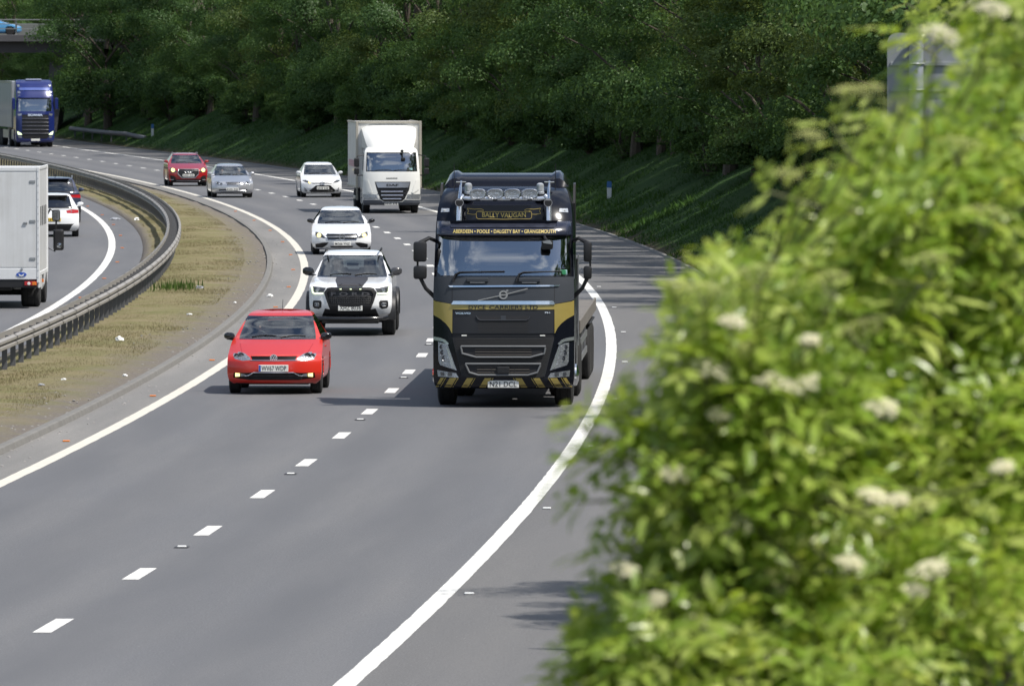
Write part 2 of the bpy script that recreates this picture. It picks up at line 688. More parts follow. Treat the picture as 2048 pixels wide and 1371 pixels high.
class Hull:
    """A vehicle skin lofted from level outlines (z, half width, front y, rear y, front sweep, rear sweep).
    Front is -y.  Windows, lamps and grilles are cut OUT of the skin, so every part keeps the body's curvature."""

    def __init__(s, levels, pf=2.6, pr=3.0, dz=0.022, wheels=(), wr=0.33, inset=0.20, nf=34, ns=44):
        L = np.array(levels, float)
        z0, z1 = L[0, 0], L[-1, 0]
        nz = max(8, int((z1 - z0) / dz))
        zs = np.unique(np.concatenate([np.linspace(z0, z1, nz), L[:, 0]]))
        zs = zs[np.concatenate([[True], np.diff(zs) > 0.004])]
        cur = [pchip(L[:, 0], L[:, i], zs) for i in range(1, 6)]
        a = np.linspace(-1, 1, nf + 1)
        u = np.sign(a) * np.abs(a) ** 0.85
        rows = []
        for j, z in enumerate(zs):
            hw, yf, yr, kf, kr = [q[j] for q in cur]
            p = [(hw * x, yf + kf * abs(x) ** pf) for x in u]
            ya, yb = yf + kf, yr - kr
            tt = np.linspace(0, 1, ns + 1)[1:-1]
            side = []
            for t in tt:
                y = ya + (yb - ya) * t
                x = hw
                for wy, wz in wheels:
                    rr = (wr + 0.045) ** 2 - (z - wz) ** 2
                    if rr > 0 and abs(y - wy) < math.sqrt(rr):
                        x = hw - inset
                side.append((x, y))
            p += side
            p += [(hw * x, yr - kr * abs(x) ** pr) for x in u[::-1]]
            p += [(-x, y) for x, y in side[::-1]]
            rows.append([(x, y, z) for x, y in p])
        n = len(rows[0])
        bm = bmesh.new()
        vs = [[bm.verts.new(q) for q in r] for r in rows]
        for j in range(len(rows) - 1):
            for i in range(n):
                k = (i + 1) % n
                bm.faces.new((vs[j][i], vs[j][k], vs[j + 1][k], vs[j + 1][i]))
        bm.faces.new(vs[-1])
        bm.faces.new(vs[0][::-1])
        bmesh.ops.triangulate(bm, faces=[f for f in bm.faces if len(f.verts) > 4])
        bm.normal_update()
        s.bm = bm
        s.pid = bm.faces.layers.int.new('pid')
        s.parts = []
        s.bvh = BVHTree.FromBMesh(bm)

    def yf(s, x, z):
        h = s.bvh.ray_cast(Vector((x, -6, z)), Vector((0, 1, 0)))
        return h[0].y if h[0] else 0.3

    def yr(s, x, z):
        h = s.bvh.ray_cast(Vector((x, 30, z)), Vector((0, -1, 0)))
        return h[0].y if h[0] else 3.0

    def xs(s, y, z, sgn):
        h = s.bvh.ray_cast(Vector((sgn * 6, y, z)), Vector((-sgn, 0, 0)))
        return h[0].x if h[0] else sgn * 0.8

    def cut(s, name, poly, axis='f', mat=None, off=0.0, mirror=False, parent=None, keep=None):
        """poly in (x,z) for 'f'/'r', in (y,z) for the sides 'l'/'q'.  keep: only faces for which keep(centre) holds"""
        poly = [tuple(p) for p in poly]
        bm = s.bm
        if keep is None and axis in 'fr':
            zmx = max(p[1] for p in poly)
            if axis == 'f' and zmx < 2.05:
                keep = lambda c: c.y < (0.47 if zmx < 0.85 else 1.0)
            elif axis == 'r':
                ymx = max(q.co.y for q in bm.verts)
                keep = lambda c: c.y > ymx - (0.40 if zmx < 0.75 else 1.6)
        ia = 0 if axis in 'fr' else 1
        x0 = min(p[0] for p in poly) - 0.1; x1 = max(p[0] for p in poly) + 0.1
        z0 = min(p[1] for p in poly) - 0.1; z1 = max(p[1] for p in poly) + 0.1
        def cand():
            r = []
            for f in bm.faces:
                c = f.calc_center_median()
                nn = f.normal
                if axis == 'f' and nn.y > -0.02: continue
                if axis == 'r' and nn.y < 0.02: continue
                if axis == 'l' and nn.x > -0.25: continue
                if axis == 'q' and nn.x < 0.25: continue
                if x0 < c[ia] < x1 and z0 < c.z < z1 and (keep is None or keep(c)):
                    r.append(f)
            return r
        for i in range(len(poly)):
            a, b = poly[i], poly[(i + 1) % len(poly)]
            dx, dz = b[0] - a[0], b[1] - a[1]
            no = Vector((dz, 0, -dx)) if ia == 0 else Vector((0, dz, -dx))
            co = Vector((a[0], 0, a[1])) if ia == 0 else Vector((0, a[0], a[1]))
            if no.length < 1e-6:
                continue
            fs = cand()
            ln_ = math.hypot(dx, dz)
            # only faces near this edge need cutting
            near = []
            for f in fs:
                for q in f.verts:
                    t = ((q.co[ia] - a[0]) * dx + (q.co.z - a[1]) * dz) / ln_
                    if -0.06 < t < ln_ + 0.06:
                        near.append(f)
                        break
            ge = set(near)
            es = {e for f in near for e in f.edges}
            vs = {q for f in near for q in f.verts}
            bmesh.ops.bisect_plane(bm, geom=list(vs) + list(es) + list(ge), dist=1e-5, plane_co=co, plane_no=no.normalized())
        k = len(s.parts) + 1
        for f in cand():
            c = f.calc_center_median()
            if in_poly(c[ia], c.z, poly):
                f[s.pid] = k
        s.parts.append((name, mat, off, axis, parent))
        if mirror:
            if ia == 0:
                s.cut(name, [(-a, b) for a, b in poly][::-1], axis, mat, off, False, parent, keep)
            else:
                s.cut(name, poly, 'q' if axis == 'l' else 'l', mat, off, False, parent, keep)
        return k

    def finish(s, root, body_mat, body_name='body'):
        bm = s.bm
        bm.verts.index_update()
        out = {}
        groups = {}
        for f in bm.faces:
            groups.setdefault(f[s.pid], []).append(f)
        made = []
        for k in [0] + list(range(1, len(s.parts) + 1)):
            fs = groups.get(k)
            if not fs:
                made.append(None)
                continue
            idx, v, fc = {}, [], []
            name, mat, off, axis, par = s.parts[k - 1] if k else (body_name, body_mat, 0, 'f', None)
            dy = {'f': Vector((0, off, 0)), 'r': Vector((0, -off, 0)), 'l': Vector((off, 0, 0)), 'q': Vector((-off, 0, 0))}[axis]
            for f in fs:
                q = []
                for x in f.verts:
                    key = x.index
                    if key not in idx:
                        idx[key] = len(v)
                        v.append(x.co + dy)
                    q.append(idx[key])
                fc.append(q)
            p = root if (par is None or not out.get(par)) else out[par]
            o = mesh_obj(name, v, fc, mat, p, True)
            try:
                o.data.set_sharp_from_angle(angle=R(42))
            except Exception:
                pass
            out[name] = o
            made.append(o)
        bm.free()
        s.made = made
        return out


def wheel(root, x, y, r, wdt, mat_rim=None, name='wheel', spokes=5, side=1):
    """tyre with rounded shoulders and grooves, and a dished spoked rim as its child"""
    h = wdt / 2
    t = MB()
    prof = [(-h, r * 0.62), (-h * 1.04, r * 0.80), (-h * 0.94, r * 0.94), (-h * 0.80, r), (-h * 0.45, r), (-h * 0.42, r * 0.985), (-h * 0.34, r * 0.985), (-h * 0.31, r),
            (h * 0.31, r), (h * 0.34, r * 0.985), (h * 0.42, r * 0.985), (h * 0.45, r), (h * 0.80, r), (h * 0.94, r * 0.94), (h * 1.04, r * 0.80), (h, r * 0.62)]
    t.lathe(prof, (x, y, r), 'x', 32)
    o = t.build(name, M_TYRE, root, True)
    m = MB()
    s = side
    m.lathe([(s * h * 0.98, r * 0.64), (s * h * 0.9, r * 0.60), (s * h * 0.35, r * 0.57), (s * h * 0.3, 0.02)], (x, y, r), 'x', 28)
    for k in range(spokes):
        q = 2 * math.pi * k / spokes
        mt = Matrix.Translation((x + s * h * 0.62, y, r)) @ Matrix.Rotation(q, 4, 'X')
        m.box(-0.02, 0.02, -r * 0.09, r * 0.09, 0.03, r * 0.60, 0.006, mt)
    m.lathe([(s * h * 0.4, r * 0.14), (s * h * 0.75, r * 0.13), (s * h * 0.8, 0.01)], (x, y, r), 'x', 14)
    m.build('rim', mat_rim or M_ALLOY, o, True)
    return o


def plate(root, body, x, z, surf, wdt=0.52, h=0.112, mat=None, band=False, flip=False):
    yb = min(surf(x - wdt / 2, z), surf(x, z), surf(x + wdt / 2, z)) if not flip else max(surf(x - wdt / 2, z), surf(x, z), surf(x + wdt / 2, z))
    e = -1 if not flip else 1
    a, b = sorted((yb + e * 0.004, yb + e * 0.022))
    o = MB().box(x - wdt / 2, x + wdt / 2, a, b, z - h / 2, z + h / 2, 0.006).build('number_plate', mat or M_PLATE, root)
    f = a if not flip else b
    if body == '#':
        # characters too small in the photograph to read: seven dark marks
        m = MB()
        for k in range(7):
            c = x + (-0.40 + (k + (0.6 if k > 3 else 0)) * 0.118) * wdt
            a_, b_ = sorted((f, f - 0.002 if not flip else f + 0.002))
            m.box(c - 0.018 + 0.004 * (k % 3), c + 0.018, a_, b_, z - h * 0.30, z + h * 0.30)
        m.build('plate_lettering', M_INK, o)
    elif body:
        lettering('plate_lettering', body, x - wdt * (0.40 if band else 0.43), x + wdt * 0.43, z - h * 0.35, z + h * 0.35, lambda X, Z: f, M_INK, o, 0.008, flip, eps=0.002)
    if band:
        MB().box(x - wdt / 2 + 0.004, x - wdt * 0.425, f - 0.003, f - 0.001, z - h / 2 + 0.006, z + h / 2 - 0.006).build('plate_band', M_BLUE, o)
    return o


def door_mirror(root, x, y, z, mat, side, wdt=0.20, h=0.13, dp=0.12):
    """folding door mirror: rounded shell on a slim stalk; side -1 / +1"""
    m = MB()
    sx = side
    prof = [(0.0, 0.35), (0.10, 0.8), (0.35, 1.0), (0.75, 0.95), (1.0, 0.55), (1.04, 0.2)]
    v, f = [], []
    n = 14
    for a, s_ in prof:
        for k in range(n):
            q = 2 * math.pi * k / n
            cy, cz = math.cos(q), math.sin(q)
            e = 0.75
            yy = math.copysign(abs(cy) ** e, cy) * dp / 2 * s_
            zz = math.copysign(abs(cz) ** e, cz) * h / 2 * s_
            v.append((x + sx * a * wdt, y + yy + 0.04 * a, z + zz + 0.012 * a))
    for i in range(len(prof) - 1):
        for k in range(n):
            f.append([i * n + k, i * n + (k + 1) % n, (i + 1) * n + (k + 1) % n, (i + 1) * n + k])
    f.append(list(range(n)))
    f.append([(len(prof) - 1) * n + k for k in range(n)])
    m.add(v, f)
    m.tube([(x - sx * 0.10, y + 0.05, z - h * 0.45), (x + sx * 0.02, y + 0.02, z - h * 0.40), (x + sx * 0.10, y, z - h * 0.28)], 0.022)
    return m.build('door_mirror', mat, root, True)


def seat(root, x, y, z, sc=1.0, mat=None):
    m = MB()
    m.box(x - 0.25 * sc, x + 0.25 * sc, y - 0.50, y, z - 0.10, z + 0.06, 0.04)
    tl = Matrix.Translation((x, y, z)) @ Matrix.Rotation(R(-14), 4, 'X')
    m.box(-0.24 * sc, 0.24 * sc, -0.06, 0.08, 0, 0.60, 0.045, tl)
    m.box(-0.13 * sc, 0.13 * sc, -0.035, 0.06, 0.60, 0.79, 0.035, tl)
    return m.build('seat', mat or M_SEAT, root, True)


def steering(root, x, y, z, r=0.185):
    m = MB()
    pts = []
    mt = Matrix.Translation((x, y, z)) @ Matrix.Rotation(R(-62), 4, 'X')
    for k in range(25):
        q = 2 * math.pi * k / 24
        pts.append(mt @ Vector((math.cos(q) * r, math.sin(q) * r, 0)))
    m.tube(pts, 0.016, 6, False)
    m.box(-r, r, -0.03, 0.03, -0.015, 0.015, 0.006, mt)
    return m.build('steering_wheel', M_BLACK, root, True)


_PERSON = {}


def person_mesh():
    """a seated figure from the hips up to the head, arms bent forward to a wheel, one skinned surface"""
    if 'm' in _PERSON:
        return _PERSON['m']
    V = [((0, 0, 0.05), .15), ((0, 0.02, 0.25), .145), ((0, 0.05, 0.45), .15), ((0, 0.06, 0.56), .095), ((0, 0.05, 0.62), .055), ((0, 0.03, 0.70), .078), ((0, 0.02, 0.78), .098), ((0, 0.025, 0.87), .08),
         ((-0.17, 0.05, 0.50), .068), ((-0.24, -0.06, 0.28), .050), ((-0.17, -0.30, 0.34), .037), ((-0.14, -0.38, 0.37), .032),
         ((0.17, 0.05, 0.50), .068), ((0.24, -0.06, 0.28), .050), ((0.17, -0.30, 0.34), .037), ((0.14, -0.38, 0.37), .032),
         ((-0.10, -0.22, 0.06), .085), ((-0.12, -0.50, 0.10), .065), ((-0.12, -0.62, -0.22), .05), ((0.10, -0.22, 0.06), .085), ((0.12, -0.50, 0.10), .065), ((0.12, -0.62, -0.22), .05)]
    E = [(0, 1), (1, 2), (2, 3), (3, 4), (4, 5), (5, 6), (6, 7), (2, 8), (8, 9), (9, 10), (10, 11), (2, 12), (12, 13), (13, 14), (14, 15), (0, 16), (16, 17), (17, 18), (0, 19), (19, 20), (20, 21)]
    # fingers curled round the rim: five short chains from each hand
    for hnd, sx in ((11, 1), (15, -1)):
        hx, hy, hz = V[hnd][0]
        for k in range(5):
            dz = 0.03 - 0.015 * k
            L = [0.7, 0.95, 1.0, 0.92, 0.72][k]
            i = len(V)
            V.append(((hx + sx * 0.012, hy - 0.03 * L, hz + dz), .0095))
            V.append(((hx + sx * 0.030, hy - 0.045 * L, hz + dz - 0.004), .0085))
            V.append(((hx + sx * 0.040, hy - 0.025 * L, hz + dz - 0.008), .0075))
            E += [(hnd, i), (i, i + 1), (i + 1, i + 2)]
    me = bpy.data.meshes.new('person_skeleton')
    me.from_pydata([v for v, _ in V], E, [])
    ob = bpy.data.objects.new('person_skeleton', me)
    COL.objects.link(ob)
    sk = ob.modifiers.new('skin', 'SKIN')
    ss = ob.modifiers.new('sub', 'SUBSURF')
    ss.levels = ss.render_levels = 2
    for i, (_, r) in enumerate(V):
        me.skin_vertices[0].data[i].radius = (r, r * (0.72 if i in (0, 1, 2) else 1.0))
    me.skin_vertices[0].data[0].use_root = True
    bpy.context.view_layer.update()
    dg = bpy.context.evaluated_depsgraph_get()
    m = bpy.data.meshes.new_from_object(ob.evaluated_get(dg))
    bpy.data.objects.remove(ob)
    # nose, brow and ears pushed out of the head; clothes below the neck by material
    for q in m.vertices:
        x, y, z = q.co
        if z > 0.66:
            if abs(x) < 0.018 and y < -0.04 and 0.735 < z < 0.79:
                q.co.y -= 0.018
            if abs(abs(x) - 0.09) < 0.02 and abs(z - 0.77) < 0.03 and abs(y - 0.03) < 0.03:
                q.co.x *= 1.12
    _PERSON['m'] = m
    return m


def person(loc, rz, label, shirt, hair, group=None):
    m = person_mesh().copy()
    m.name = 'person'
    m.materials.clear()
    m.materials.append(shirt)
    m.materials.append(M_SKIN)
    for p in m.polygons:
        c = p.center
        hand = c.y < -0.26 and c.z > 0.28
        p.material_index = 1 if (c.z > 0.60 or hand) else 0
        p.use_smooth = True
    o = link(bpy.data.objects.new('person', m))
    o.location = loc
    o.rotation_euler = (0, 0, rz)
    tag(o, label, 'person', group)
    v = MB()
    # cap of hair over the back and top of the head
    n = 12
    vv, ff = [], []
    for j in range(7):
        a = j / 6 * math.pi * 0.62
        for k in range(n):
            q = 2 * math.pi * k / n
            x, y, z = math.sin(a) * math.cos(q) * 0.098, math.sin(a) * math.sin(q) * 0.108, math.cos(a) * 0.112
            if y < -0.02 and z < 0.07:
                z = 0.07 + (z - 0.07) * 0.2
            vv.append((x, y + 0.032, z + 0.80))
    for j in range(6):
        for k in range(n):
            ff.append([j * n + k, j * n + (k + 1) % n, (j + 1) * n + (k + 1) % n, (j + 1) * n + k])
    h = v.add(vv, ff).build('hair', hair, o, True)
    e = MB()
    for sx in (-1, 1):
        e.lathe([(-0.004, 0.002), (-0.006, 0.009), (0.004, 0.010)], (sx * 0.036, -0.072, 0.795), 'y', 8)
    e.build('eyes', M_INK, o)
    MB().box(-0.026, 0.026, -0.079, -0.068, 0.718, 0.728, 0.003).build('mouth', pmat('lips', (0.34, 0.14, 0.12), 0.5), o)
    return o


def heading(d):
    return math.atan2(-dXR(d), 1.0)


def place(px, py, turn=0.0, away=False, length=0.0):
    p = onroad(px, py)
    h = heading(p.y) + turn
    if away:
        t = Vector((-math.sin(h), math.cos(h), 0))
        return p + t * length, h + math.pi
    return p, h


def levels_for(L, W, H, hz0, hz1, yc, yh, zh, wr, yrt=None, yrb=None, lo=0.20, kf=0.30, zbelt=None, hoodk=0.40, lip=0.10):
    hw = W / 2
    yrt = yrt or L - 0.75
    yrb = yrb or L - 0.12
    zb = hz1
    zm = zb + 0.5 * (zh - zb)
    lv = [
        (lo, hw * 0.88, 0.14, L - 0.14, kf * 0.75, 0.2),
        (lo + 0.07, hw * 0.97, 0.06, L - 0.06, kf * 0.9, 0.24),
        (lo + 0.22, hw, 0.0, L, kf, 0.26),
        (hz0 - 0.10, hw, 0.02, L - 0.02, kf * 1.08, 0.26),
        (hz0, hw * 0.995, lip, L - 0.05, kf * 1.2, 0.26),
        (hz0 + 0.28 * (hz1 - hz0), hw * 0.99, lip + 0.24 * (yc - lip), L - 0.07, hoodk, 0.25),
        (hz0 + 0.70 * (hz1 - hz0), hw * 0.975, lip + 0.66 * (yc - lip), L - 0.10, hoodk * 0.85, 0.24),
        (hz1, hw * 0.94, yc, yrb, hoodk * 0.62, 0.22),
        (hz1 + 0.03, hw * 0.915, yc + 0.06, yrb - 0.03, hoodk * 0.6, 0.20),
        (zm, (hw * 0.915 + wr + 0.05) / 2 + 0.01, (yc + 0.06 + yh) / 2 - 0.02, (yrb + yrt) / 2 + 0.02, 0.22, 0.18),
        (zh, wr + 0.05, yh, yrt, 0.20, 0.16),
        (H - 0.05, wr, yh + 0.24, yrt - 0.10, 0.20, 0.14),
        (H - 0.018, wr * 0.82, yh + 0.60, yrt - 0.3, 0.18, 0.12),
        (H, wr * 0.30, yh + 0.95, yrt - 0.55, 0.05, 0.05),
    ]
    return lv


def glaze(h, p, side=True, rear=True, screen_mat=None, seal=0.03):
    """windscreen, side windows and rear window with their black seals; p holds half widths and heights"""
    wb, wt, zb, zt = p['screen']
    s = seal
    def quad(e):
        return [(-wb - e, zb - e), (wb + e, zb - e), (wb * 0.97 + wt * 0.03 + e, zb + 0.03), (wt + e, zt + e * 0.6), (-wt - e, zt + e * 0.6), (-wb * 0.97 - wt * 0.03 - e, zb + 0.03)]
    kp = (lambda c: c.y < p['ymid'])
    h.cut('windscreen_seal', quad(s), 'f', M_GLOSSBLACK, 0.002, keep=kp)
    h.cut('windscreen', quad(0), 'f', screen_mat or M_GLASS, 0.004, keep=kp)
    if side:
        y0, y1, y2, y3, z0, z1 = p['side']
        h.cut('side_window', [(y0, z0), (y3, z0), (y3 - 0.02, z0 + 0.06), (y2, z1), (y1, z1)], 'l', M_TINT, 0.006, mirror=True)
    if rear:
        rb, rt, rz0, rz1 = p['rear']
        h.cut('rear_window', [(-rb, rz0), (rb, rz0), (rt, rz1), (-rt, rz1)], 'r', M_TINT, 0.004, keep=lambda c: c.y > p['ymid'])


def cabin(root, yd, zd, hw, ys, zs, wheel_side=-1, rear=True, dash=True):
    """dashboard, two front seats, rear bench, floor box so that the glass shows an interior"""
    MB().box(-hw, hw, yd, yd + 0.35, zd - 0.35, zd, 0.05).build('dashboard', M_DARKIN, root, True)
    seat(root, -0.36, ys, zs)
    seat(root, 0.36, ys, zs)
    if rear:
        m = MB().box(-hw * 0.9, hw * 0.9, ys + 0.85, ys + 1.0, zs - 0.1, zs + 0.52, 0.05)
        for x in (-0.36, 0.36):
            m.box(x - 0.12, x + 0.12, ys + 0.9, ys + 0.98, zs + 0.50, zs + 0.66, 0.03)
        m.build('rear_bench', M_SEAT, root, True)
    steering(root, 0.36 * wheel_side, yd + 0.42, zd - 0.02)
    MB().box(-hw, hw, yd, ys + 1.0, 0.25, 0.42, 0.02).build('floor_pan', M_DARKIN, root)
    MB().box(-0.13, 0.13, yd + 0.55, yd + 0.60, zd + 0.24, zd + 0.31, 0.015).build('interior_mirror', M_BLACK, root)


def wipers(root, h, zb, wb, n=2):
    for k in range(n):
        x0 = -wb * 0.75 + k * wb * 0.85
        pts = []
        for i in range(7):
            x = x0 + i / 6 * wb * 0.72
            z = zb + 0.012 + 0.03 * math.sin(i / 6 * math.pi * 0.8)
            pts.append((x, h.yf(x, z) - 0.014, z))
        MB().tube(pts, 0.009, 6).build('wiper', M_BLACK, root)


def disc_y(root, name, x, z, surf, r, mat, th=0.012, n=24, rz=None):
    """round boss standing on the front surface"""
    y = surf(x, z)
    prof = [(0.01, r), (-th * 0.7, r), (-th, r * 0.88), (-th, 0.001)]
    m = MB().lathe(prof, (x, y, z), 'y', n)
    return m.build(name, mat, root, True)


def lit_disc(root, name, x, z, surf, r, mat):
    return draped(name, [(x + r * math.cos(2 * math.pi * k / 20), z + r * math.sin(2 * math.pi * k / 20)) for k in range(20)], surf, mat, root, 0.010, 0.04, 0.006)


def ring_y(m, x, y, z, r0, r1, th=0.008, n=28):
    """annulus facing the front"""
    v, f = [], []
    for k in range(n):
        q = 2 * math.pi * k / n
        c, s_ = math.cos(q), math.sin(q)
        v += [(x + c * r0, y, z + s_ * r0), (x + c * r1, y, z + s_ * r1), (x + c * r0, y + th, z + s_ * r0), (x + c * r1, y + th, z + s_ * r1)]
    for k in range(n):
        a, b = 4 * k, 4 * ((k + 1) % n)
        f += [[a, a + 1, b + 1, b], [a + 1, a + 3, b + 3, b + 1], [a + 2, a, b, b + 2]]
    m.add(v, f)


def stroke(m, pts, wdt, y, th=0.006):
    """flat strokes in the (x,z) plane"""
    for a, b in zip(pts[:-1], pts[1:]):
        dx, dz = b[0] - a[0], b[1] - a[1]
        l = math.hypot(dx, dz)
        nx, nz = -dz / l * wdt / 2, dx / l * wdt / 2
        m.prism([(a[0] + nx, a[1] + nz), (a[0] - nx, a[1] - nz), (b[0] - nx, b[1] - nz), (b[0] + nx, b[1] + nz)], y, y + th)


def draped(name, poly, surf, mat, root, eps=0.008, step=0.05, th=0.0):
    """a flat trim piece that follows the front surface: polygon filled with a small grid"""
    bm = bmesh.new()
    fv = [bm.verts.new((a, 0, b)) for a, b in poly]
    bm.faces.new(fv)
    x0 = min(p[0] for p in poly); x1 = max(p[0] for p in poly)
    z0 = min(p[1] for p in poly); z1 = max(p[1] for p in poly)
    x = math.floor(x0 / step) * step + step
    while x < x1:
        bmesh.ops.bisect_plane(bm, geom=bm.verts[:] + bm.edges[:] + bm.faces[:], plane_co=(x, 0, 0), plane_no=(1, 0, 0), dist=1e-5)
        x += step
    z = math.floor(z0 / step) * step + step
    while z < z1:
        bmesh.ops.bisect_plane(bm, geom=bm.verts[:] + bm.edges[:] + bm.faces[:], plane_co=(0, 0, z), plane_no=(0, 0, 1), dist=1e-5)
        z += step
    if th:
        r = bmesh.ops.extrude_face_region(bm, geom=bm.faces[:])
        top = [g for g in r['geom'] if isinstance(g, bmesh.types.BMVert)]
        for q in top:
            q.co.y = -th
    bm.verts.index_update()
    v = [(q.co.x, surf(q.co.x, q.co.z) - eps + q.co.y, q.co.z) for q in bm.verts]
    f = [[q.index for q in fc.verts] for fc in bm.faces]
    bm.free()
    return mesh_obj(name, v, f, mat, root)


def hbars(root, name, x0f, zs, surf, mat, r=0.012, eps=0.0, n=11, mats=None):
    """horizontal bars over a grille: half width x0f(z) at each height"""
    m = MB()
    for z in zs:
        w_ = x0f(z)
        m.tube([(w_ * (2 * i / (n - 1) - 1), surf(w_ * (2 * i / (n - 1) - 1), z) - eps, z) for i in range(n)], r, 6)
    return m.build(name, mat, root, True)


def path_trim(root, name, pts, surf, r, mat, eps=0.0, closed=False, sub=6, rn=8):
    q = []
    pp = list(pts) + ([pts[0]] if closed else [])
    for a, b in zip(pp[:-1], pp[1:]):
        for i in range(sub):
            t = i / sub
            q.append((a[0] + (b[0] - a[0]) * t, a[1] + (b[1] - a[1]) * t))
    q.append(pp[-1])
    return MB().tube([(x, surf(x, z) - eps, z) for x, z in q], r, rn).build(name, mat, root, True)

# ================================================================== THE SETTING
rng = np.random.default_rng(7)
random.seed(7)
from mathutils import noise as mnoise


def strip(name, t0, t1, d0, d1, z, mat, nd=None, nt=1, z1=None, group=None):
    """a sheet that follows the road between two lateral offsets; UV = (offset, distance) in metres"""
    nd = nd or max(2, int((d1 - d0) / 3))
    ds = np.linspace(d0, d1, nd + 1)
    v, f, uv = [], [], []
    xr = XR(ds)
    a = t0(ds) if callable(t0) else np.full(len(ds), t0)
    b = t1(ds) if callable(t1) else np.full(len(ds), t1)
    for i, d in enumerate(ds):
        for j in range(nt + 1):
            q = j / nt
            t = a[i] + (b[i] - a[i]) * q
            v.append((xr[i] + t, d, z + ((z1 - z) * q if z1 is not None else 0)))
            uv.append((t, d))
    for i in range(nd):
        for j in range(nt):
            k = i * (nt + 1) + j
            f.append((k, k + 1, k + nt + 2, k + nt + 1))
    o = mesh_obj(name, v, f, mat)
    ul = o.data.uv_layers.new(name='UVMap')
    for lp in o.data.loops:
        ul.data[lp.index].uv = uv[lp.vertex_index]
    return o


M_ROAD = asphalt('carriageway_asphalt', (0.128, 0.130, 0.139), (0.172, 0.168, 0.166))
M_SHOULDER = asphalt('shoulder_asphalt', (0.132, 0.130, 0.131), (0.170, 0.164, 0.157), track=False)
M_STRIP = asphalt('hardstrip_asphalt', (0.16, 0.156, 0.15), (0.29, 0.275, 0.255), track=False)

# the ground as one sheet
rows = np.concatenate([np.array([-3000, -1200, -500, -200, -100, -40]), np.arange(-10, 640, 3.0), np.array([660, 690, 730, 780, 850, 950, 1100, 1500, 2500, 5000])])
nr = len(rows)
rc = np.clip(rows, 0, 900)
k0, k1 = OL(rc) - 0.92, OF(rc) + 0.98
colsT = [np.full(nr, t) for t in (-2500, -900, -300, -120, -42, -34, -27, -25, -24.2, -22)] + [OF(rc), k1, k1 - (k1 - k0) * 0.0 + 0.012]
for q in (0.06, 0.14, 0.25, 0.38, 0.5, 0.62, 0.75, 0.86, 0.94):
    colsT.append(k1 + (k0 - k1) * q)
colsT += [k0 - 0.012, k0, OL(rc)]
tr = [-3, 0, 2, 3.44, 3.5, 3.75, 4.2] + list(np.arange(4.9, 14.1, 0.7)) + [16, 19, 23, 28, 34, 40, 60, 90, 300, 900, 2500]
colsT += [np.full(nr, t) for t in tr]
T = np.stack(colsT, 1)
T.sort(axis=1)
DD = np.repeat(rows[:, None], T.shape[1], 1)
Z = hterr(T, np.clip(DD, 0, 900))
X = XR(np.clip(DD, -300, 900)) + T
for i in range(nr):
    for j in range(T.shape[1]):
        t, d = T[i, j], rows[i]
        if (t > 4.0 or (k1[i] + 0.05 < t < k0[i] - 0.05)) and t < 60:
            a = 0.16 if t > 5 else 0.05
            Z[i, j] += a * mnoise.noise(Vector((X[i, j] * 0.45, d * 0.2, 3.1))) + 0.5 * a * mnoise.noise(Vector((X[i, j] * 1.3, d * 0.6, 7.7)))
V = np.stack([X, DD, Z], 2).reshape(-1, 3)
nc = T.shape[1]
ii, jj = np.meshgrid(np.arange(nr - 1), np.arange(nc - 1), indexing='ij')
base = (ii * nc + jj).ravel()
F = np.stack([base, base + 1, base + nc + 1, base + nc], 1)
M_BANK = groundmat('bank_ground', [(0.028, 0.062, 0.018), (0.038, 0.083, 0.023), (0.055, 0.104, 0.030), (0.033, 0.067, 0.021)], 0.8, (0.15, 0.75), [(0.05, 0.038, 0.027), (0.10, 0.08, 0.055), (0.045, 0.035, 0.025)])
M_MEDIAN = groundmat('reserve_ground', [(0.235, 0.19, 0.115), (0.275, 0.23, 0.14), (0.22, 0.20, 0.10), (0.165, 0.175, 0.075)], 0.55, (0.25, 1.45), [(0.12, 0.102, 0.09), (0.18, 0.16, 0.142), (0.24, 0.225, 0.205)], fleck=0.25)
ground = np_mesh('ground', V, F, M_BANK)
ground.data.materials.append(M_MEDIAN)
tm = ((T[:-1, :-1] + T[1:, 1:]) / 2)
kk0, kk1 = (k0[:-1, None] + k0[1:, None]) / 2, (k1[:-1, None] + k1[1:, None]) / 2
ismed = ((tm < kk0 + 0.3) & (tm > kk1 - 0.3)).ravel()
ground.data.polygons.foreach_set('material_index', ismed.astype(np.int32))
ground.data.polygons.foreach_set('use_smooth', np.ones(len(F), bool))
ul = ground.data.uv_layers.new(name='UVMap')
e_med = np.minimum(k0[:, None] - T, (T - k1[:, None]) * 3.2)
e_bank = T - 3.45
UVx = np.where(T < -21, -24.2 - T, np.where(T < OL(rc)[:, None], e_med, e_bank))
uvv = np.stack([UVx, DD], 2).reshape(-1, 2)
ul.data.foreach_set('uv', uvv[F.ravel()].astype(np.float32).ravel())
tag(ground, kind='structure')

D0, D1 = 20, 700
tag(strip('near_carriageway_road', OL, 0.0, D0, D1, 0.0, M_ROAD, nt=4), kind='structure')
tag(strip('hard_shoulder_road', 0.0, 3.5, D0, D1, 0.0, M_SHOULDER, nt=2), kind='structure')
tag(strip('hard_strip_road', lambda d: OL(d) - 0.92, OL, D0, D1, 0.0, M_STRIP, nt=2), kind='structure')
tag(strip('far_carriageway_road', -24.2, lambda d: OF(d) + 0.98, D0, D1, 0.0, M_ROAD, nt=5), kind='structure')

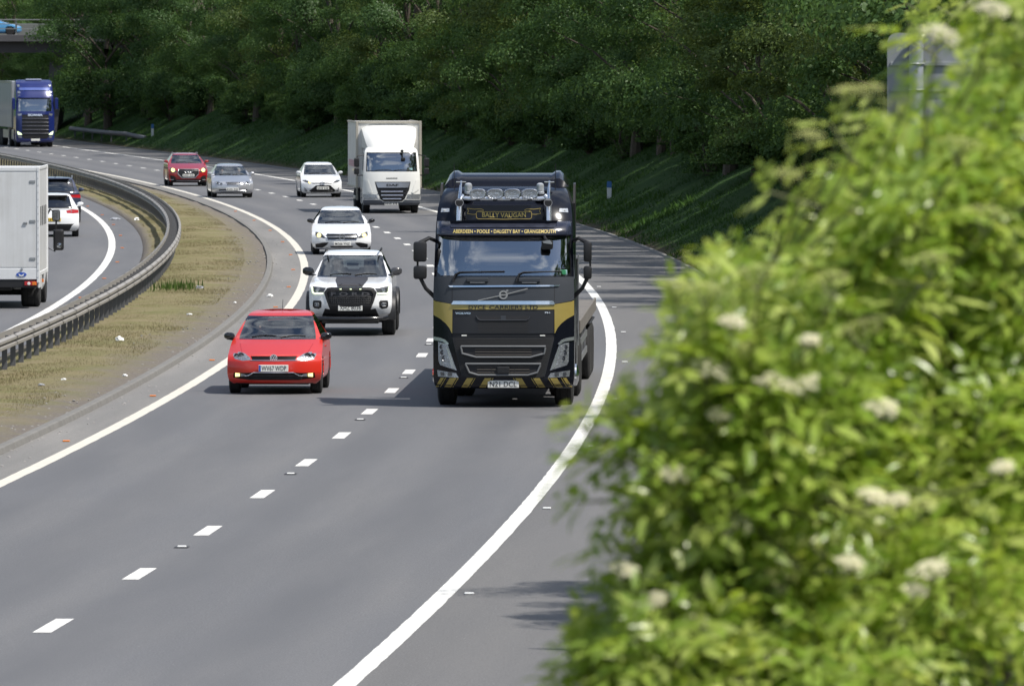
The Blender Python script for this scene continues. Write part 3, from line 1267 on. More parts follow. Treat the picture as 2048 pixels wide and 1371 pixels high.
# kerb of the central reserve: a real low step
M_KERB = pmat('kerb_concrete', (0.17, 0.165, 0.155), 0.9, var=0.35, scale=3.0, bump=0.6, bscale=40)
ds = np.arange(D0, D1, 2.0)
v, f = [], []
for d in ds:
    x = float(XR(d)) + float(OL(d)) - 0.92
    for dx, z in ((0.004, 0.002), (-0.02, 0.085), (-0.05, 0.10), (-0.16, 0.10), (-0.17, 0.0)):
        v.append((x + dx, d, z))
for i in range(len(ds) - 1):
    for j in range(4):
        f.append((i * 5 + j, i * 5 + j + 1, (i + 1) * 5 + j + 1, (i + 1) * 5 + j))
tag(mesh_obj('kerb', v, f, M_KERB), kind='structure')
# worn edge kerb on the bank side of the shoulder
v, f = [], []
for d in ds:
    x = float(XR(d)) + 3.40
    for dx, z in ((0.0, 0.004), (0.03, 0.06), (0.13, 0.065), (0.15, 0.0)):
        v.append((x + dx, d, z))
for i in range(len(ds) - 1):
    for j in range(3):
        f.append((i * 4 + j, i * 4 + j + 1, (i + 1) * 4 + j + 1, (i + 1) * 4 + j))
tag(mesh_obj('shoulder_kerb', v, f, M_KERB), kind='structure')


# painted markings
def paintmat(name, wear, col=(0.80, 0.79, 0.75)):
    m, ns, ln = newmat(name)
    out = N(ns, 'ShaderNodeOutputMaterial')
    p = N(ns, 'ShaderNodeBsdfPrincipled')
    tc = N(ns, 'ShaderNodeTexCoord')
    c = mixc(ns, ln, mrange(ns, ln, noise(ns, ln, tc.outputs['Object'], 3.5, 8, 0.75), 0.44, 0.66, 0, wear * 0.7), col, (0.36, 0.35, 0.33))
    c = mixc(ns, ln, mrange(ns, ln, noise(ns, ln, tc.outputs['Object'], 45, 4, 0.7), 0.45, 0.75, 0, 0.35), c, (0.45, 0.44, 0.42))
    ln.new(c, p.inputs['Base Color'])
    p.inputs['Roughness'].default_value = 0.6
    ln.new(p.outputs[0], out.inputs[0])
    return m


M_PAINT = paintmat('road_paint', 1.0)
M_PAINTD = paintmat('dusty_road_paint', 0.75, (0.66, 0.62, 0.53))
LW = 0.11
def rag(fn, sgn, seed):
    """edge of thick sprayed line, slightly ragged"""
    def g(d):
        return fn(d) + sgn * LW + np.array([0.012 * mnoise.noise(Vector((x * 1.7, seed, 0))) for x in d])
    return g


def line(name, fn, d0, d1, seed, group):
    return tag(strip(name, rag(fn, -1, seed), rag(fn, 1, seed + 5.5), d0, d1, 0.004, M_PAINTD if name.startswith('reserve') else M_PAINT, nd=int((d1 - d0) / 0.6)), kind='structure')


line('edge_line_marking', lambda d: np.zeros(len(d)), 25, 690, 1, None)
line('reserve_edge_line_marking', OL, 25, 690, 2, None)
line('far_edge_line_marking', OF, 25, 690, 3, None)


def dashes(name, fn, dstart, dend, step, ln_, wd):
    v, f = [], []
    d = dstart
    k = 0
    while d < dend:
        a, b = d - ln_ / 2, d + ln_ / 2
        for q in (a, b):
            x = float(XR(q)) + float(fn(q))
            wob = 0.012 * mnoise.noise(Vector((q * 3.1, 1.0, 2.0)))
            v += [(x - wd / 2 + wob, q, 0.004), (x + wd / 2 + wob, q + 0.04 * mnoise.noise(Vector((q, 5, 1))), 0.004)]
        f.append((4 * k, 4 * k + 1, 4 * k + 3, 4 * k + 2))
        k += 1
        d += step
    return tag(mesh_obj(name, v, f, M_PAINT), kind='structure')


def dist_of(py):
    return FPX * HCAM / (py - YH) * 1.0


DASH0 = dist_of(1252)
# spacing measured from the photo's own dashes
dd = [dist_of(y) for y in (1252, 1145, 1053, 978, 915, 863, 817, 776, 742, 710)]
STEP = (dd[-1] - dd[0]) / 9
dashes('lane_dash_marking', OD, DASH0 - 5 * STEP, 690, STEP, 2.1, 0.20)
dashes('far_lane_dash_marking', lambda d: OF(d) - 3.75, 40, 690, STEP, 2.1, 0.20)


# reflective road studs
M_STUDW = pmat('stud_white', (0.82, 0.82, 0.80), 0.4)
M_STUDA = pmat('stud_amber', (0.80, 0.22, 0.03), 0.35)
M_IRON = pmat('stud_iron', (0.05, 0.05, 0.055), 0.6)


def studs(fn, d0, d1, step, mat, label, group, cast=False):
    src = None
    d = d0
    while d < d1:
        if src is None:
            m = MB()
            m.box(-0.055, 0.055, -0.05, 0.05, 0.003, 0.024, 0.008)
            src = mesh_obj('road_stud', m.v, m.f, mat)
            o = src
            ch = None
            if cast:
                ch = MB().box(-0.085, 0.085, -0.14, 0.14, 0.0055, 0.012, 0.002).build('stud_casting', M_IRON, o)
        else:
            o = src.copy()
            COL.objects.link(o)
            if ch:
                c = ch.copy()
                COL.objects.link(c)
                c.parent = o
        o.location = (float(XR(d)) + float(fn(d)), d, 0.0)
        o.rotation_euler = (0, 0, heading(d))
        tag(o, label, 'road stud', group)
        d += step


studs(lambda d: 0.29, 92.4, 300, 17.35, M_STUDW, 'small white road stud beside the solid line of the hard shoulder', 'white studs along the hard shoulder line')
studs(OD, 101.2, 200, 17.6, M_STUDW, 'white road stud in a dark casting between the lane dashes', 'studs between the lane dashes', True)
studs(lambda d: OL(d) - 0.33, 128.8, 330, 17.0, M_STUDA, 'amber road stud in the dusty strip by the reserve kerb', 'amber studs of the near carriageway')
studs(lambda d: OF(d) + 0.33, 187 - 17.4, 330, 17.4, M_STUDA, 'amber road stud beside the far carriageway edge line', 'amber studs of the far carriageway')

# ------------------------------------------------------------------ grass
M_DRYGRASS = leafmat('dry_grass', (0.33, 0.275, 0.17), (0.26, 0.245, 0.12), 0.3, gloss=0.0)
M_GRASS = leafmat('bank_grass', (0.042, 0.094, 0.022), (0.062, 0.120, 0.032), 0.3, gloss=0.0)
M_WEED = leafmat('weed_green', (0.055, 0.115, 0.026), (0.080, 0.145, 0.036), 0.3, gloss=0.0)


def blades(name, P, hgt, wid, lean, mat):
    """three-vertex blades at the points P"""
    n = len(P)
    a = rng.uniform(0, 2 * np.pi, n)
    h = hgt * rng.uniform(0.5, 1.25, n)
    dx, dy = np.cos(a), np.sin(a)
    ww = wid * rng.uniform(0.6, 1.4, n) / 2
    l = lean * rng.uniform(0.1, 1.0, n) * h
    b = rng.uniform(0, 2 * np.pi, n)
    v = np.empty((n, 3, 3))
    v[:, 0] = P - np.stack([dx * ww, dy * ww, np.full(n, 0.02)], 1)
    v[:, 1] = P + np.stack([dx * ww, dy * ww, np.full(n, -0.02)], 1)
    v[:, 2] = P + np.stack([np.cos(b) * l, np.sin(b) * l, h], 1)
    f = np.arange(n * 3).reshape(n, 3)
    return tag(np_mesh(name, v.reshape(-1, 3), f, mat), kind='stuff')


def scatter(n, d0, d1, ta, tb, pw=1.0, clump=None):
    d = d0 + (d1 - d0) * rng.uniform(0, 1, n) ** pw
    a = ta(d) if callable(ta) else ta
    b = tb(d) if callable(tb) else tb
    t = a + (b - a) * rng.uniform(0, 1, n)
    if clump:
        keep = np.array([mnoise.noise(Vector((float(x) * clump[0], float(y) * clump[0] * 0.6, 1.3))) > clump[1] for x, y in zip(t, d)])
        d, t = d[keep], t[keep]
    x = XR(d) + t
    return np.stack([x, d, hterr(t, d)], 1)


P = scatter(130000, 135, 430, lambda d: OF(d) + 1.25, lambda d: OL(d) - 1.75, 1.25, (0.9, -0.35))
o = blades('reserve_grass', P, 0.030, 0.012, 1.8, M_DRYGRASS)
P = scatter(120000, 150, 600, 3.75, 9.5, 1.0, (0.7, -0.4))
blades('bank_grass', P, 0.10, 0.026, 1.6, M_GRASS)
P = scatter(11000, 150, 420, 3.5, 6.0, 1.0, (0.5, 0.05))
blades('bank_weeds', P, 0.20, 0.06, 1.3, M_WEED)

# ------------------------------------------------------------------ safety barrier of the central reserve
M_GALV = pmat('galvanised_rail', (0.30, 0.285, 0.265), 0.6, 0.2, var=0.18, scale=1.5, bump=0.15, bscale=12)
M_POST = pmat('galvanised_post', (0.12, 0.122, 0.13), 0.65, 0.2, var=0.25, scale=4)


def barrier_x(d):
    return float(XR(d)) + float(OB(d))


def rail_mesh(name, off, side, root, d0, d1, z0=0.56):
    prof = [(0.0, 0.0), (0.02, 0.02), (0.055, 0.03), (0.055, 0.08), (0.012, 0.10), (0.012, 0.125), (0.055, 0.145), (0.055, 0.195), (0.02, 0.21), (0.0, 0.225), (-0.012, 0.225), (-0.012, 0.0)]
    v, f = [], []
    n = len(prof)
    d = d0
    k = 0
    ring = 0
    while d < d1:
        for q in ((0.0, 0.012), (3.93, 0.0)) :
            dd_ = d + q[0]
            x = barrier_x(dd_) + off
            j = 0.010 * mnoise.noise(Vector((dd_ * 0.3, off, 0)))
            for a, b in prof:
                v.append((x + side * (a * 1.1 + q[1]), dd_, z0 + b + q[1] * 0.4 + j))
        for j in range(n):
            f.append((ring * n + j, ring * n + (j + 1) % n, (ring + 1) * n + (j + 1) % n, (ring + 1) * n + j))
        ring += 2
        d += 3.9
    return mesh_obj(name, v, f, M_GALV, root)


broot = empty('safety_barrier', (barrier_x(150), 150, 0))
tag(broot, 'long double-sided steel crash barrier on posts along the central reserve', 'crash barrier')
MI = Matrix.Translation((-barrier_x(150), -150, 0))
for nm, off, sd in (('rail', 0.155, 1), ('rail', -0.155, -1)):
    r_ = rail_mesh(nm, off, sd, broot, 54, 520)
    r_.matrix_parent_inverse = Matrix.Translation((-barrier_x(150), -150, 0))
pm = MB()
pm.box(-0.05, 0.05, -0.03, 0.03, -0.1, 0.66, 0.004)
pm.box(-0.16, 0.16, -0.028, 0.028, 0.58, 0.65, 0.004)
psrc = mesh_obj('post', pm.v, pm.f, M_POST, broot)
d = 130.4
far_v, far_f = [], []
k = 0
while d < 505 + 38 * 1.9:
    if d >= 505:
        dq, d = d, 130.4 - 1.9 * (1 + (d - 505) // 1.9)
    else:
        dq = d
    if k < 100:
        o = psrc if k == 0 else psrc.copy()
        if k:
            COL.objects.link(o)
            o.parent = broot
        o.location = (barrier_x(d) - barrier_x(150), d - 150, float(hterr(OB(d), d)) - 0.05)
        o.rotation_euler = (0, 0, heading(d) + 0.04 * mnoise.noise(Vector((d, 0, 0))))
    else:
        b_ = len(far_v)
        far_v += [(q.x + barrier_x(d) - barrier_x(150), q.y + d - 150, q.z + 0.05) for q in pm.v]
        far_f += [[i + b_ for i in q] for q in pm.f]
    k += 1
    d = dq + 1.9
o = mesh_obj('far_posts', far_v, far_f, M_POST, broot)
o['kind'] = 'stuff'
# ------------------------------------------------------------------ bridge over the motorway
M_CONC = pmat('bridge_concrete', (0.095, 0.092, 0.10), 0.85, var=0.25, scale=0.6, bump=0.3, bscale=6)  # base tone lowered: the shade on the fascia is put into the colour
M_CONCD = pmat('bridge_beam_concrete', (0.07, 0.063, 0.066), 0.85, var=0.25, scale=0.6)  # darker tone, with the shade on the beams put into the concrete colour
M_BROWN = pmat('abutment_brick', (0.13, 0.105, 0.095), 0.9, var=0.3, scale=2)
M_RAILING = pmat('parapet_steel', (0.30, 0.31, 0.30), 0.5, 0.5)
BD = 590.0
bx = float(XR(BD))
bridge = empty('road_bridge', (bx, BD, 0))
tag(bridge, 'concrete overbridge with steel parapet railing crossing above the motorway', 'bridge')
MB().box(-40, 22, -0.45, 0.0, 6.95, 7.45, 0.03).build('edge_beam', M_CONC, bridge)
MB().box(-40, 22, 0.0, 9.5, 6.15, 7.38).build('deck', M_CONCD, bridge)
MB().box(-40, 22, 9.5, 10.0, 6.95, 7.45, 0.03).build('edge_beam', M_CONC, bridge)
pp = MB()
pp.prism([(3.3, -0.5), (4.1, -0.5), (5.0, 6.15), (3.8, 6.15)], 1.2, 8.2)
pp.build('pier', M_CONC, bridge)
ab = MB()
ab.prism([(5.3, -0.5), (22, -0.5), (22, 6.14), (10.5, 6.14), (6.7, 3.2)], 2.0, 8.6)
ab.build('abutment', M_BROWN, bridge)
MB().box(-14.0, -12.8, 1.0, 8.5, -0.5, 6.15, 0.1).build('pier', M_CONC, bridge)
rl = MB()
for z, h in ((8.50, 0.08), (8.20, 0.06), (7.85, 0.06)):
    rl.box(-40, 22, -0.33, -0.25, z, z + h)
rl.build('parapet_railing', M_RAILING, bridge)
q_ = MB().box(-0.06, 0.06, -0.24, -0.14, 7.43, 8.60, 0.01)
ps_ = mesh_obj('parapet_post', q_.v, q_.f, M_RAILING, bridge)
for k in range(15):
    o = ps_ if k == 0 else ps_.copy()
    if k:
        COL.objects.link(o)
        o.parent = bridge
    o.location = (-24 + k * 3.0 + 1.4, 0, 0)
mv = MB()
for i in range(300):
    x = -24 + i * 0.14
    mv.box(x, x + 0.022, -0.285, -0.265, 7.46, 8.5)
mv.box(-24, 18, -0.29, -0.26, 7.46, 7.50)
MB().box(-40, 22, 9.7, 9.85, 7.46, 8.25, 0.02).build('back_parapet', pmat('back_parapet_steel', (0.20, 0.21, 0.19), 0.6, 0.3), bridge)

# short guard rail in front of the abutment
gr = empty('guard_rail', (float(XR(545)) + 4.3, 545, 0))
tag(gr, 'short grey guard rail beside the hard shoulder in front of the bridge pier', 'guard rail')
pts = []
for i in range(14):
    d = 575 - i * 3.6
    pts.append((float(XR(d)) + 4.0 + max(0, i - 9) ** 1.5 * 0.12 - gr.location.x, d - 545, 0.82 - (0.10 * max(0, i - 11) if i > 11 else 0)))
m_ = MB()
for a, b in zip(pts[:-1], pts[1:]):
    m_.tube([a, b], 0.15, 8)
m_ = MB().tube(pts, 0.15, 8)
m_.build('rail', M_POST, gr, True)
for i in range(1, 13, 2):
    MB().box(pts[i][0] - 0.05, pts[i][0] + 0.05, pts[i][1] - 0.05, pts[i][1] + 0.05, -0.1, pts[i][2]).build('post', M_POST, gr)

# ------------------------------------------------------------------ trees
M_BARK = pmat('bark', (0.075, 0.062, 0.048), 0.9, var=0.4, scale=5, bump=0.8, bscale=14)
LEAFS = [leafmat('leaf_deep', (0.064, 0.130, 0.041), (0.082, 0.152, 0.048), 0.38, (0.14, 0.24, 0.04), 0.02, 0.5),
         leafmat('leaf_mid', (0.084, 0.164, 0.048), (0.108, 0.188, 0.056), 0.40, (0.18, 0.28, 0.05), 0.02, 0.5),
         leafmat('leaf_yellowish', (0.098, 0.152, 0.044), (0.124, 0.180, 0.053), 0.38, (0.24, 0.3, 0.05), 0.02, 0.5)]


def leaves(C, Nrm, L, Wd, droop=0.25):
    """one folded quad per leaf: base, side, tip, side"""
    n = len(C)
    nr_ = Nrm / np.linalg.norm(Nrm, axis=1)[:, None]
    r = rng.normal(size=(n, 3))
    u = r - (r * nr_).sum(1)[:, None] * nr_
    u /= np.linalg.norm(u, axis=1)[:, None] + 1e-9
    s = np.cross(nr_, u)
    L = L[:, None]
    Wd = Wd[:, None]
    v = np.empty((n, 4, 3))
    v[:, 0] = C - u * L / 2
    v[:, 1] = C + s * Wd / 2 + nr_ * Wd * 0.12
    v[:, 2] = C + u * L / 2 - nr_ * L * droop
    v[:, 3] = C - s * Wd / 2 + nr_ * Wd * 0.12
    return v.reshape(-1, 3), np.arange(n * 4).reshape(n, 4)


def make_tree(seed, H, spread, low, ncl, nleaf, lsize, mat, name='tree'):
    """tapered trunk with limbs, and leaves spread through layered clumps"""
    g = np.random.default_rng(seed)
    root = empty(name)
    m = MB()
    lean = g.uniform(-0.6, 0.6, 2)
    tp = []
    for i in range(7):
        q = i / 6
        tp.append(Vector((lean[0] * q * q + 0.12 * math.sin(q * 7 + seed), lean[1] * q * q, -0.4 + q * H * 0.86)))
    r0 = 0.012 * H + 0.04
    m.tube(tp, [r0 * (1.25 - q / 6 * 1.05) if q else r0 * 1.6 for q in range(7)], 9)
    cz, rz = (low + H) / 2, (H - low) / 2
    cc = []
    for i in range(ncl):
        z = g.uniform(-1, 1)
        a = g.uniform(0, 2 * math.pi)
        rr = math.sqrt(max(0, 1 - abs(z) ** 2.4)) * g.uniform(0.45, 1.0) ** 0.6
        sp = spread * g.uniform(0.75, 1.15)
        cc.append((math.cos(a) * rr * sp, math.sin(a) * rr * sp, cz + z * rz + g.uniform(-0.4, 0.4)))
    cc = np.array(cc)
    for i in g.choice(ncl, min(16, ncl), replace=False):
        c = Vector(cc[i])
        q = min(0.95, max(0.2, (c.z - 1.0) / (H * 0.9)))
        k = q * 0.75 * 6
        j = min(5, int(k))
        s_ = tp[j].lerp(tp[j + 1], k - j)
        md = s_.lerp(c, 0.5) + Vector((0, 0, 0.35))
        m.tube([s_, md, c], [r0 * 0.42, r0 * 0.25, r0 * 0.06], 6)
    m.build('trunk', M_BARK, root, True)
    idx = g.integers(0, ncl, nleaf)
    size = g.uniform(0.7, 1.5, ncl) * (1.0 if H > 5 else 0.5)
    off = g.normal(size=(nleaf, 3)) * np.array([0.56, 0.56, 0.20]) * size[idx][:, None]
    off = off * np.minimum(1.0, 1.9 * size[idx] * 0.56 / (np.linalg.norm(off, axis=1) + 1e-6))[:, None]
    off[:, 2] -= 0.20 * (off[:, 0] ** 2 + off[:, 1] ** 2)
    C = cc[idx] + off
    C[:, 2] = np.maximum(C[:, 2], low * 0.5 + 0.15)
    Nn = off * 0.8 + np.array([0, 0, 0.75]) + g.normal(size=(nleaf, 3)) * 0.38 + cc[idx] * np.array([0.12, 0.12, 0])
    L = lsize * g.uniform(0.6, 1.3, nleaf)
    v, f = leaves(C, Nn, L, L * 0.62)
    np_mesh('crown', v, f, mat, root)
    return root


def copy_thing(src, loc, rz, sc):
    o = src.copy()
    COL.objects.link(o)
    for ch in list(src.children):
        c = ch.copy()
        COL.objects.link(c)
        c.parent = o
    o.location = loc
    o.rotation_euler = (0, 0, rz)
    o.scale = (sc, sc, sc * random.uniform(0.92, 1.1))
    return o


PROTO = [
    make_tree(11, 12.5, 4.2, 1.5, 40, 36000, 0.14, LEAFS[0]),
    make_tree(12, 11.5, 3.8, 1.1, 36, 34000, 0.135, LEAFS[1]),
    make_tree(13, 13.5, 4.5, 2.7, 40, 36000, 0.15, LEAFS[0]),
    make_tree(14, 10.5, 3.8, 1.0, 36, 34000, 0.135, LEAFS[1]),
    make_tree(15, 12.0, 3.6, 1.4, 34, 30000, 0.135, LEAFS[2]),
]
SHRUB = [
    make_tree(21, 3.0, 1.5, 0.2, 22, 9000, 0.12, LEAFS[0], 'shrub'),
    make_tree(22, 2.2, 1.4, 0.15, 20, 8000, 0.11, LEAFS[1], 'shrub'),
]
TLAB = ['broad dark leafy tree in the wood that lines the grass bank', 'bushy mid green tree in the wood that lines the grass bank', 'pale yellowish green tree in the wood that lines the grass bank']
used = set()


def put_tree(t, d, k, rz, sc):
    p = PROTO[k]
    loc = (float(XR(d)) + t, d, float(hterr(t, d)) - 0.1)
    if k in used:
        o = copy_thing(p, loc, rz, sc)
    else:
        used.add(k)
        o = p
        o.location = loc
        o.rotation_euler = (0, 0, rz)
        o.scale = (sc, sc, sc)
    tag(o, TLAB[0 if k in (0, 2) else 2 if k == 4 else 1], 'tree', ['dark trees of the wood', 'mid green trees of the wood', 'pale trees of the wood'][0 if k in (0, 2) else 2 if k == 4 else 1])


random.seed(41)
for t0, dt, step, ks in ((8.5, 0.7, 6.9, [0, 1, 3, 3, 1, 4]), (13.8, 1.3, 6.3, [0, 1, 2, 3])):
    d = 200.0 + (3 if t0 > 10 else 0)
    while d < 760:
        if not (566 < d < 612 and t0 < 10):
            put_tree(t0 + random.uniform(-dt, dt), d + random.uniform(-1.8, 1.8), random.choice(ks), random.uniform(0, 6.28), random.uniform(0.74, 1.08))
        d += step
# nearer, sparser part of the wood, set further back from the shoulder
for d, t in ((118, 14.5), (126, 16.5), (134, 15), (142, 17), (150, 15), (158, 16.5), (165, 14.5), (172, 16), (180, 13.5), (187, 15), (193, 12.2), (122, 21), (135, 22), (148, 23), (160, 21.5), (173, 22), (186, 21),
             (108, 17), (100, 16), (128, 28), (150, 30), (170, 29), (190, 28), (91, 7.75), (96.5, 8.5), (85.5, 9.0)):
    put_tree(t + random.uniform(-0.5, 0.5), d, random.choice([0, 1, 2, 3]), random.uniform(0, 6.28), random.uniform(0.85, 1.08) if d > 97 or t > 12 else 0.62)
# far side of the motorway, beyond the bridge
for d in range(640, 900, 14):
    for t in (-30, -40, -52):
        if t == -30 and d < 700:
            continue
        put_tree(t + random.uniform(-2, 2), d, random.choice([0, 1, 2, 3]), random.uniform(0, 6.28), random.uniform(0.9, 1.3))
for d in range(640, 860, 12):
    put_tree(-8 - (d - 640) * 0.0 + 20 + random.uniform(-2, 2), d, random.choice([0, 1, 3]), random.uniform(0, 6.28), random.uniform(0.9, 1.2))
# the rest of the wood behind the front trees: one mass nobody could count
n = 60000
d = rng.uniform(95, 780, n)
t = rng.uniform(18, 44, n)
keep = np.array([mnoise.noise(Vector((float(a) * 0.16, float(b) * 0.16, 0.4))) > -0.28 for a, b in zip(t, d)])
d, t = d[keep], t[keep]
z = hterr(t, d) + rng.uniform(1.5, 13.0, len(d)) + rng.normal(size=len(d)) * 0.6
v, f = leaves(np.stack([XR(d) + t, d, z], 1), rng.normal(size=(len(d), 3)) + np.array([0, 0, 0.8]), rng.uniform(0.5, 0.95, len(d)), rng.uniform(0.4, 0.7, len(d)))
tag(np_mesh('woods', v, f, LEAFS[0]), kind='stuff')
used_s = set()
random.seed(5)
d = 196.0
while d < 560:
    for _ in range(2):
        k = random.choice([0, 1])
        t = random.uniform(7.4, 10.4) - (1.0 if random.random() < 0.12 else 0)
        loc = (float(XR(d)) + t, d + random.uniform(-2, 2), float(hterr(t, d)) - 0.08)
        sc = random.uniform(0.7, 1.15)
        if k in used_s:
            o = copy_thing(SHRUB[k], loc, random.uniform(0, 6.28), sc)
        else:
            used_s.add(k)
            o = SHRUB[k]
            o.location = loc
        tag(o, ['dark round shrub at the foot of the wood on the grass bank', 'low mid green shrub at the foot of the wood on the grass bank'][k], 'shrub', ['dark shrubs on the bank', 'mid green shrubs on the bank'][k])
    d += 6.5
for d, t, sc in ((562, 5.4, 1.2), (571, 6.6, 1.2), (554, 7.4, 1.1), (579, 5.6, 1.15), (546, 7.6, 1.05)):
    put_tree(t, d, random.choice([0, 1, 3]), d, sc)

# ------------------------------------------------------------------ elder bush close to the camera
M_ELDER = leafmat('elder_leaf', (0.230, 0.370, 0.042), (0.470, 0.590, 0.115), 0.50, (0.50, 0.62, 0.05), 0.04, 0.32)
M_ELDERN = leafmat('elder_young_leaf', (0.42, 0.54, 0.095), (0.62, 0.68, 0.22), 0.48, (0.58, 0.66, 0.09), 0.04, 0.32)
M_STEM = pmat('elder_stem', (0.16, 0.17, 0.07), 0.7, var=0.3)
M_ELDERBARK = pmat('elder_bark', (0.17, 0.14, 0.10), 0.9, var=0.4, scale=9)
M_FLORET = leafmat('elder_floret', (0.78, 0.75, 0.52), (0.88, 0.85, 0.66), 0.3, gloss=0.0)
M_BUD = leafmat('elder_bud', (0.42, 0.46, 0.16), (0.56, 0.56, 0.24), 0.25, gloss=0.0)


def at(px, py, d):
    r = ray(px, py)
    return Vector((0, 0, HCAM)) + r * (d / r.y)


class LeafBuf:
    def __init__(s):
        s.v, s.f = [], []

    def leaflet(s, p, u, n, L, W):
        """pointed oval blade of eight vertices folded along its midrib"""
        sd = n.cross(u)
        b = len(s.v)
        for a, wq, dr in ((0, 0, 0), (0.28, 0.85, 0.01), (0.62, 0.8, 0.05), (1.0, 0, 0.16)):
            c = p + u * (L * a) - n * (L * dr)
            if wq == 0:
                s.v.append(c)
            else:
                s.v += [c + sd * (W * wq / 2) + n * (W * 0.10), c, c - sd * (W * wq / 2) + n * (W * 0.10)]
        # 0 base, 1-3, 4-6, 7 tip
        s.f += [(b, b + 2, b + 1), (b, b + 3, b + 2), (b + 1, b + 2, b + 5, b + 4), (b + 2, b + 3, b + 6, b + 5), (b + 4, b + 5, b + 7), (b + 5, b + 6, b + 7)]

    def compound(s, p, u, n, L, pairs, wl):
        sd = n.cross(u).normalized()
        for k in range(pairs):
            a = 0.30 + 0.62 * k / max(1, pairs)
            q = p + u * (L * a) - n * (L * 0.10 * a * a)
            for sg in (-1, 1):
                w_ = (u * 0.55 + sd * sg + Vector([random.gauss(0, 0.10) for _ in range(3)])).normalized()
                nn = (n + sd * sg * 0.2 + Vector([random.gauss(0, 0.18) for _ in range(3)]))
                nn = (nn - w_ * nn.dot(w_)).normalized()
                s.leaflet(q, w_, nn, wl * random.uniform(0.75, 1.15), wl * random.uniform(0.36, 0.44))
        nn = (n - u * n.dot(u)).normalized()
        s.leaflet(p + u * L * 0.95 - n * (L * 0.10), (u - n * 0.2).normalized(), nn, wl * 1.15, wl * 0.40)


random.seed(77)
LB, LY = LeafBuf(), LeafBuf()
TW = MB()


def shoot(p, axis, ln_, nodes, wl, buf):
    """a leafy shoot: opposite compound leaves up a twig, smaller towards the tip"""
    axis = axis.normalized()
    a0 = axis.orthogonal().normalized()
    rot = random.uniform(0, math.pi)
    TW.tube([p, p + axis * ln_], [0.0045, 0.002], 4, False)
    for k in range(nodes):
        c = p + axis * (ln_ * (k + 0.6) / nodes)
        rot += math.pi / 2 + random.uniform(-0.25, 0.25)
        sc = 1.0 - 0.45 * k / nodes
        for sg in (0, math.pi):
            r_ = Matrix.Rotation(rot + sg, 3, axis) @ a0
            u = (r_ * 0.9 + axis * (0.25 + 0.55 * k / nodes) + Vector((0, 0, 0.05))).normalized()
            n = (axis + Vector((0, 0, 0.9)) + Vector([random.gauss(0, 0.25) for _ in range(3)]))
            n = (n - u * n.dot(u)).normalized()
            buf.compound(c, u, n, 0.17 * sc, random.choice([2, 2, 3]), wl * sc)


bush = empty('elder_bush', (0, 0, 0))
BB = Vector((1.15, 22.6, 0))
BB.z = float(hterr(BB.x - float(XR(BB.y)), BB.y)) - 0.05
LOBES = [  # photo px centre, radii px, distance, half depth m, shoots
    (2110, 110, 80, 130, 22.4, 0.5, 34), (2050, 330, 110, 100, 22.0, 0.5, 40), (1835, 480, 115, 70, 21.6, 0.45, 32),
    (1900, 640, 260, 140, 22.2, 0.6, 82), (1640, 645, 180, 75, 21.4, 0.45, 46), (1500, 690, 80, 45, 21.2, 0.3, 18),
    (1580, 830, 160, 85, 21.3, 0.5, 48), (1430, 800, 55, 40, 21.0, 0.25, 12), (1840, 900, 280, 210, 22.0, 0.65, 96), (1540, 990, 150, 95, 21.2, 0.5, 48), (1395, 1010, 75, 50, 21.0, 0.25, 16),
    (1320, 930, 40, 35, 20.9, 0.15, 7), (1740, 1190, 350, 190, 21.6, 0.7, 110), (1460, 1230, 110, 110, 21.2, 0.45, 42), (1350, 1330, 95, 60, 20.9, 0.35, 28), (1260, 1400, 80, 45, 20.9, 0.3, 18), (1520, 1400, 320, 90, 21.0, 0.5, 66),
    (1870, 345, 60, 45, 21.7, 0.3, 16), (1350, 1180, 45, 60, 21.1, 0.3, 12), (1980, 1150, 150, 300, 22.2, 0.6, 60), (2030, 620, 100, 330, 23.0, 0.5, 60)]
for (px, py, rx, ry, d, dp, n) in LOBES:
    c = at(px, py, d)
    a, b = rx / FPX * d, ry / FPX * d
    for k in range(n):
        while True:
            q = Vector((random.uniform(-1, 1), random.uniform(-1, 1), random.uniform(-1, 1)))
            if 0.25 < q.length < 1:
                break
        q = q.normalized() * (q.length ** 0.5)
        p = c + Vector((q.x * a, q.y * dp, q.z * b)) * 0.9
        ax = Vector((q.x * 0.8 - 0.25, q.y * 0.6 - 0.15, q.z * 0.5 + 0.75)) + Vector([random.gauss(0, 0.3) for _ in range(3)])
        shoot(p, ax, random.uniform(0.10, 0.2), random.choice([2, 3, 3, 4]), random.uniform(0.046, 0.102), LY if random.random() < 0.38 else LB)
# single shoots that stand out of the outline
for (px, py, d, ax, ln_, nd) in ((1255, 930, 20.9, (-0.7, -0.1, 0.1), 0.13, 3), (1215, 890, 20.9, (-0.8, 0, 0.55), 0.11, 2), (1300, 905, 20.9, (-0.4, -0.2, 0.7), 0.12, 3), (1225, 1000, 21.0, (-0.9, 0, -0.05), 0.10, 2),
                                 (1450, 665, 21.2, (-0.8, 0, 0.3), 0.11, 3), (1640, 415, 21.3, (-0.8, 0, 0.25), 0.14, 3), (1715, 335, 21.6, (-0.5, 0, 0.8), 0.14, 3), (1880, 130, 22.4, (-0.6, 0, 0.8), 0.15, 3),
                                 (1670, 560, 21.3, (-0.8, 0, 0.4), 0.14, 3), (1350, 1230, 21.0, (-0.9, 0, 0.2), 0.12, 3), (1265, 1350, 20.9, (-0.8, 0, 0.3), 0.12, 3), (1830, 110, 22.4, (-0.4, 0, 1), 0.08, 2),
                                 (1395, 770, 21.1, (-0.9, 0, 0.1), 0.1, 2), (1420, 860, 21.1, (-0.7, 0, 0.3), 0.1, 2)):
    shoot(at(px, py, d), Vector(ax), ln_, nd, 0.075, LB if random.random() < 0.5 else LY)
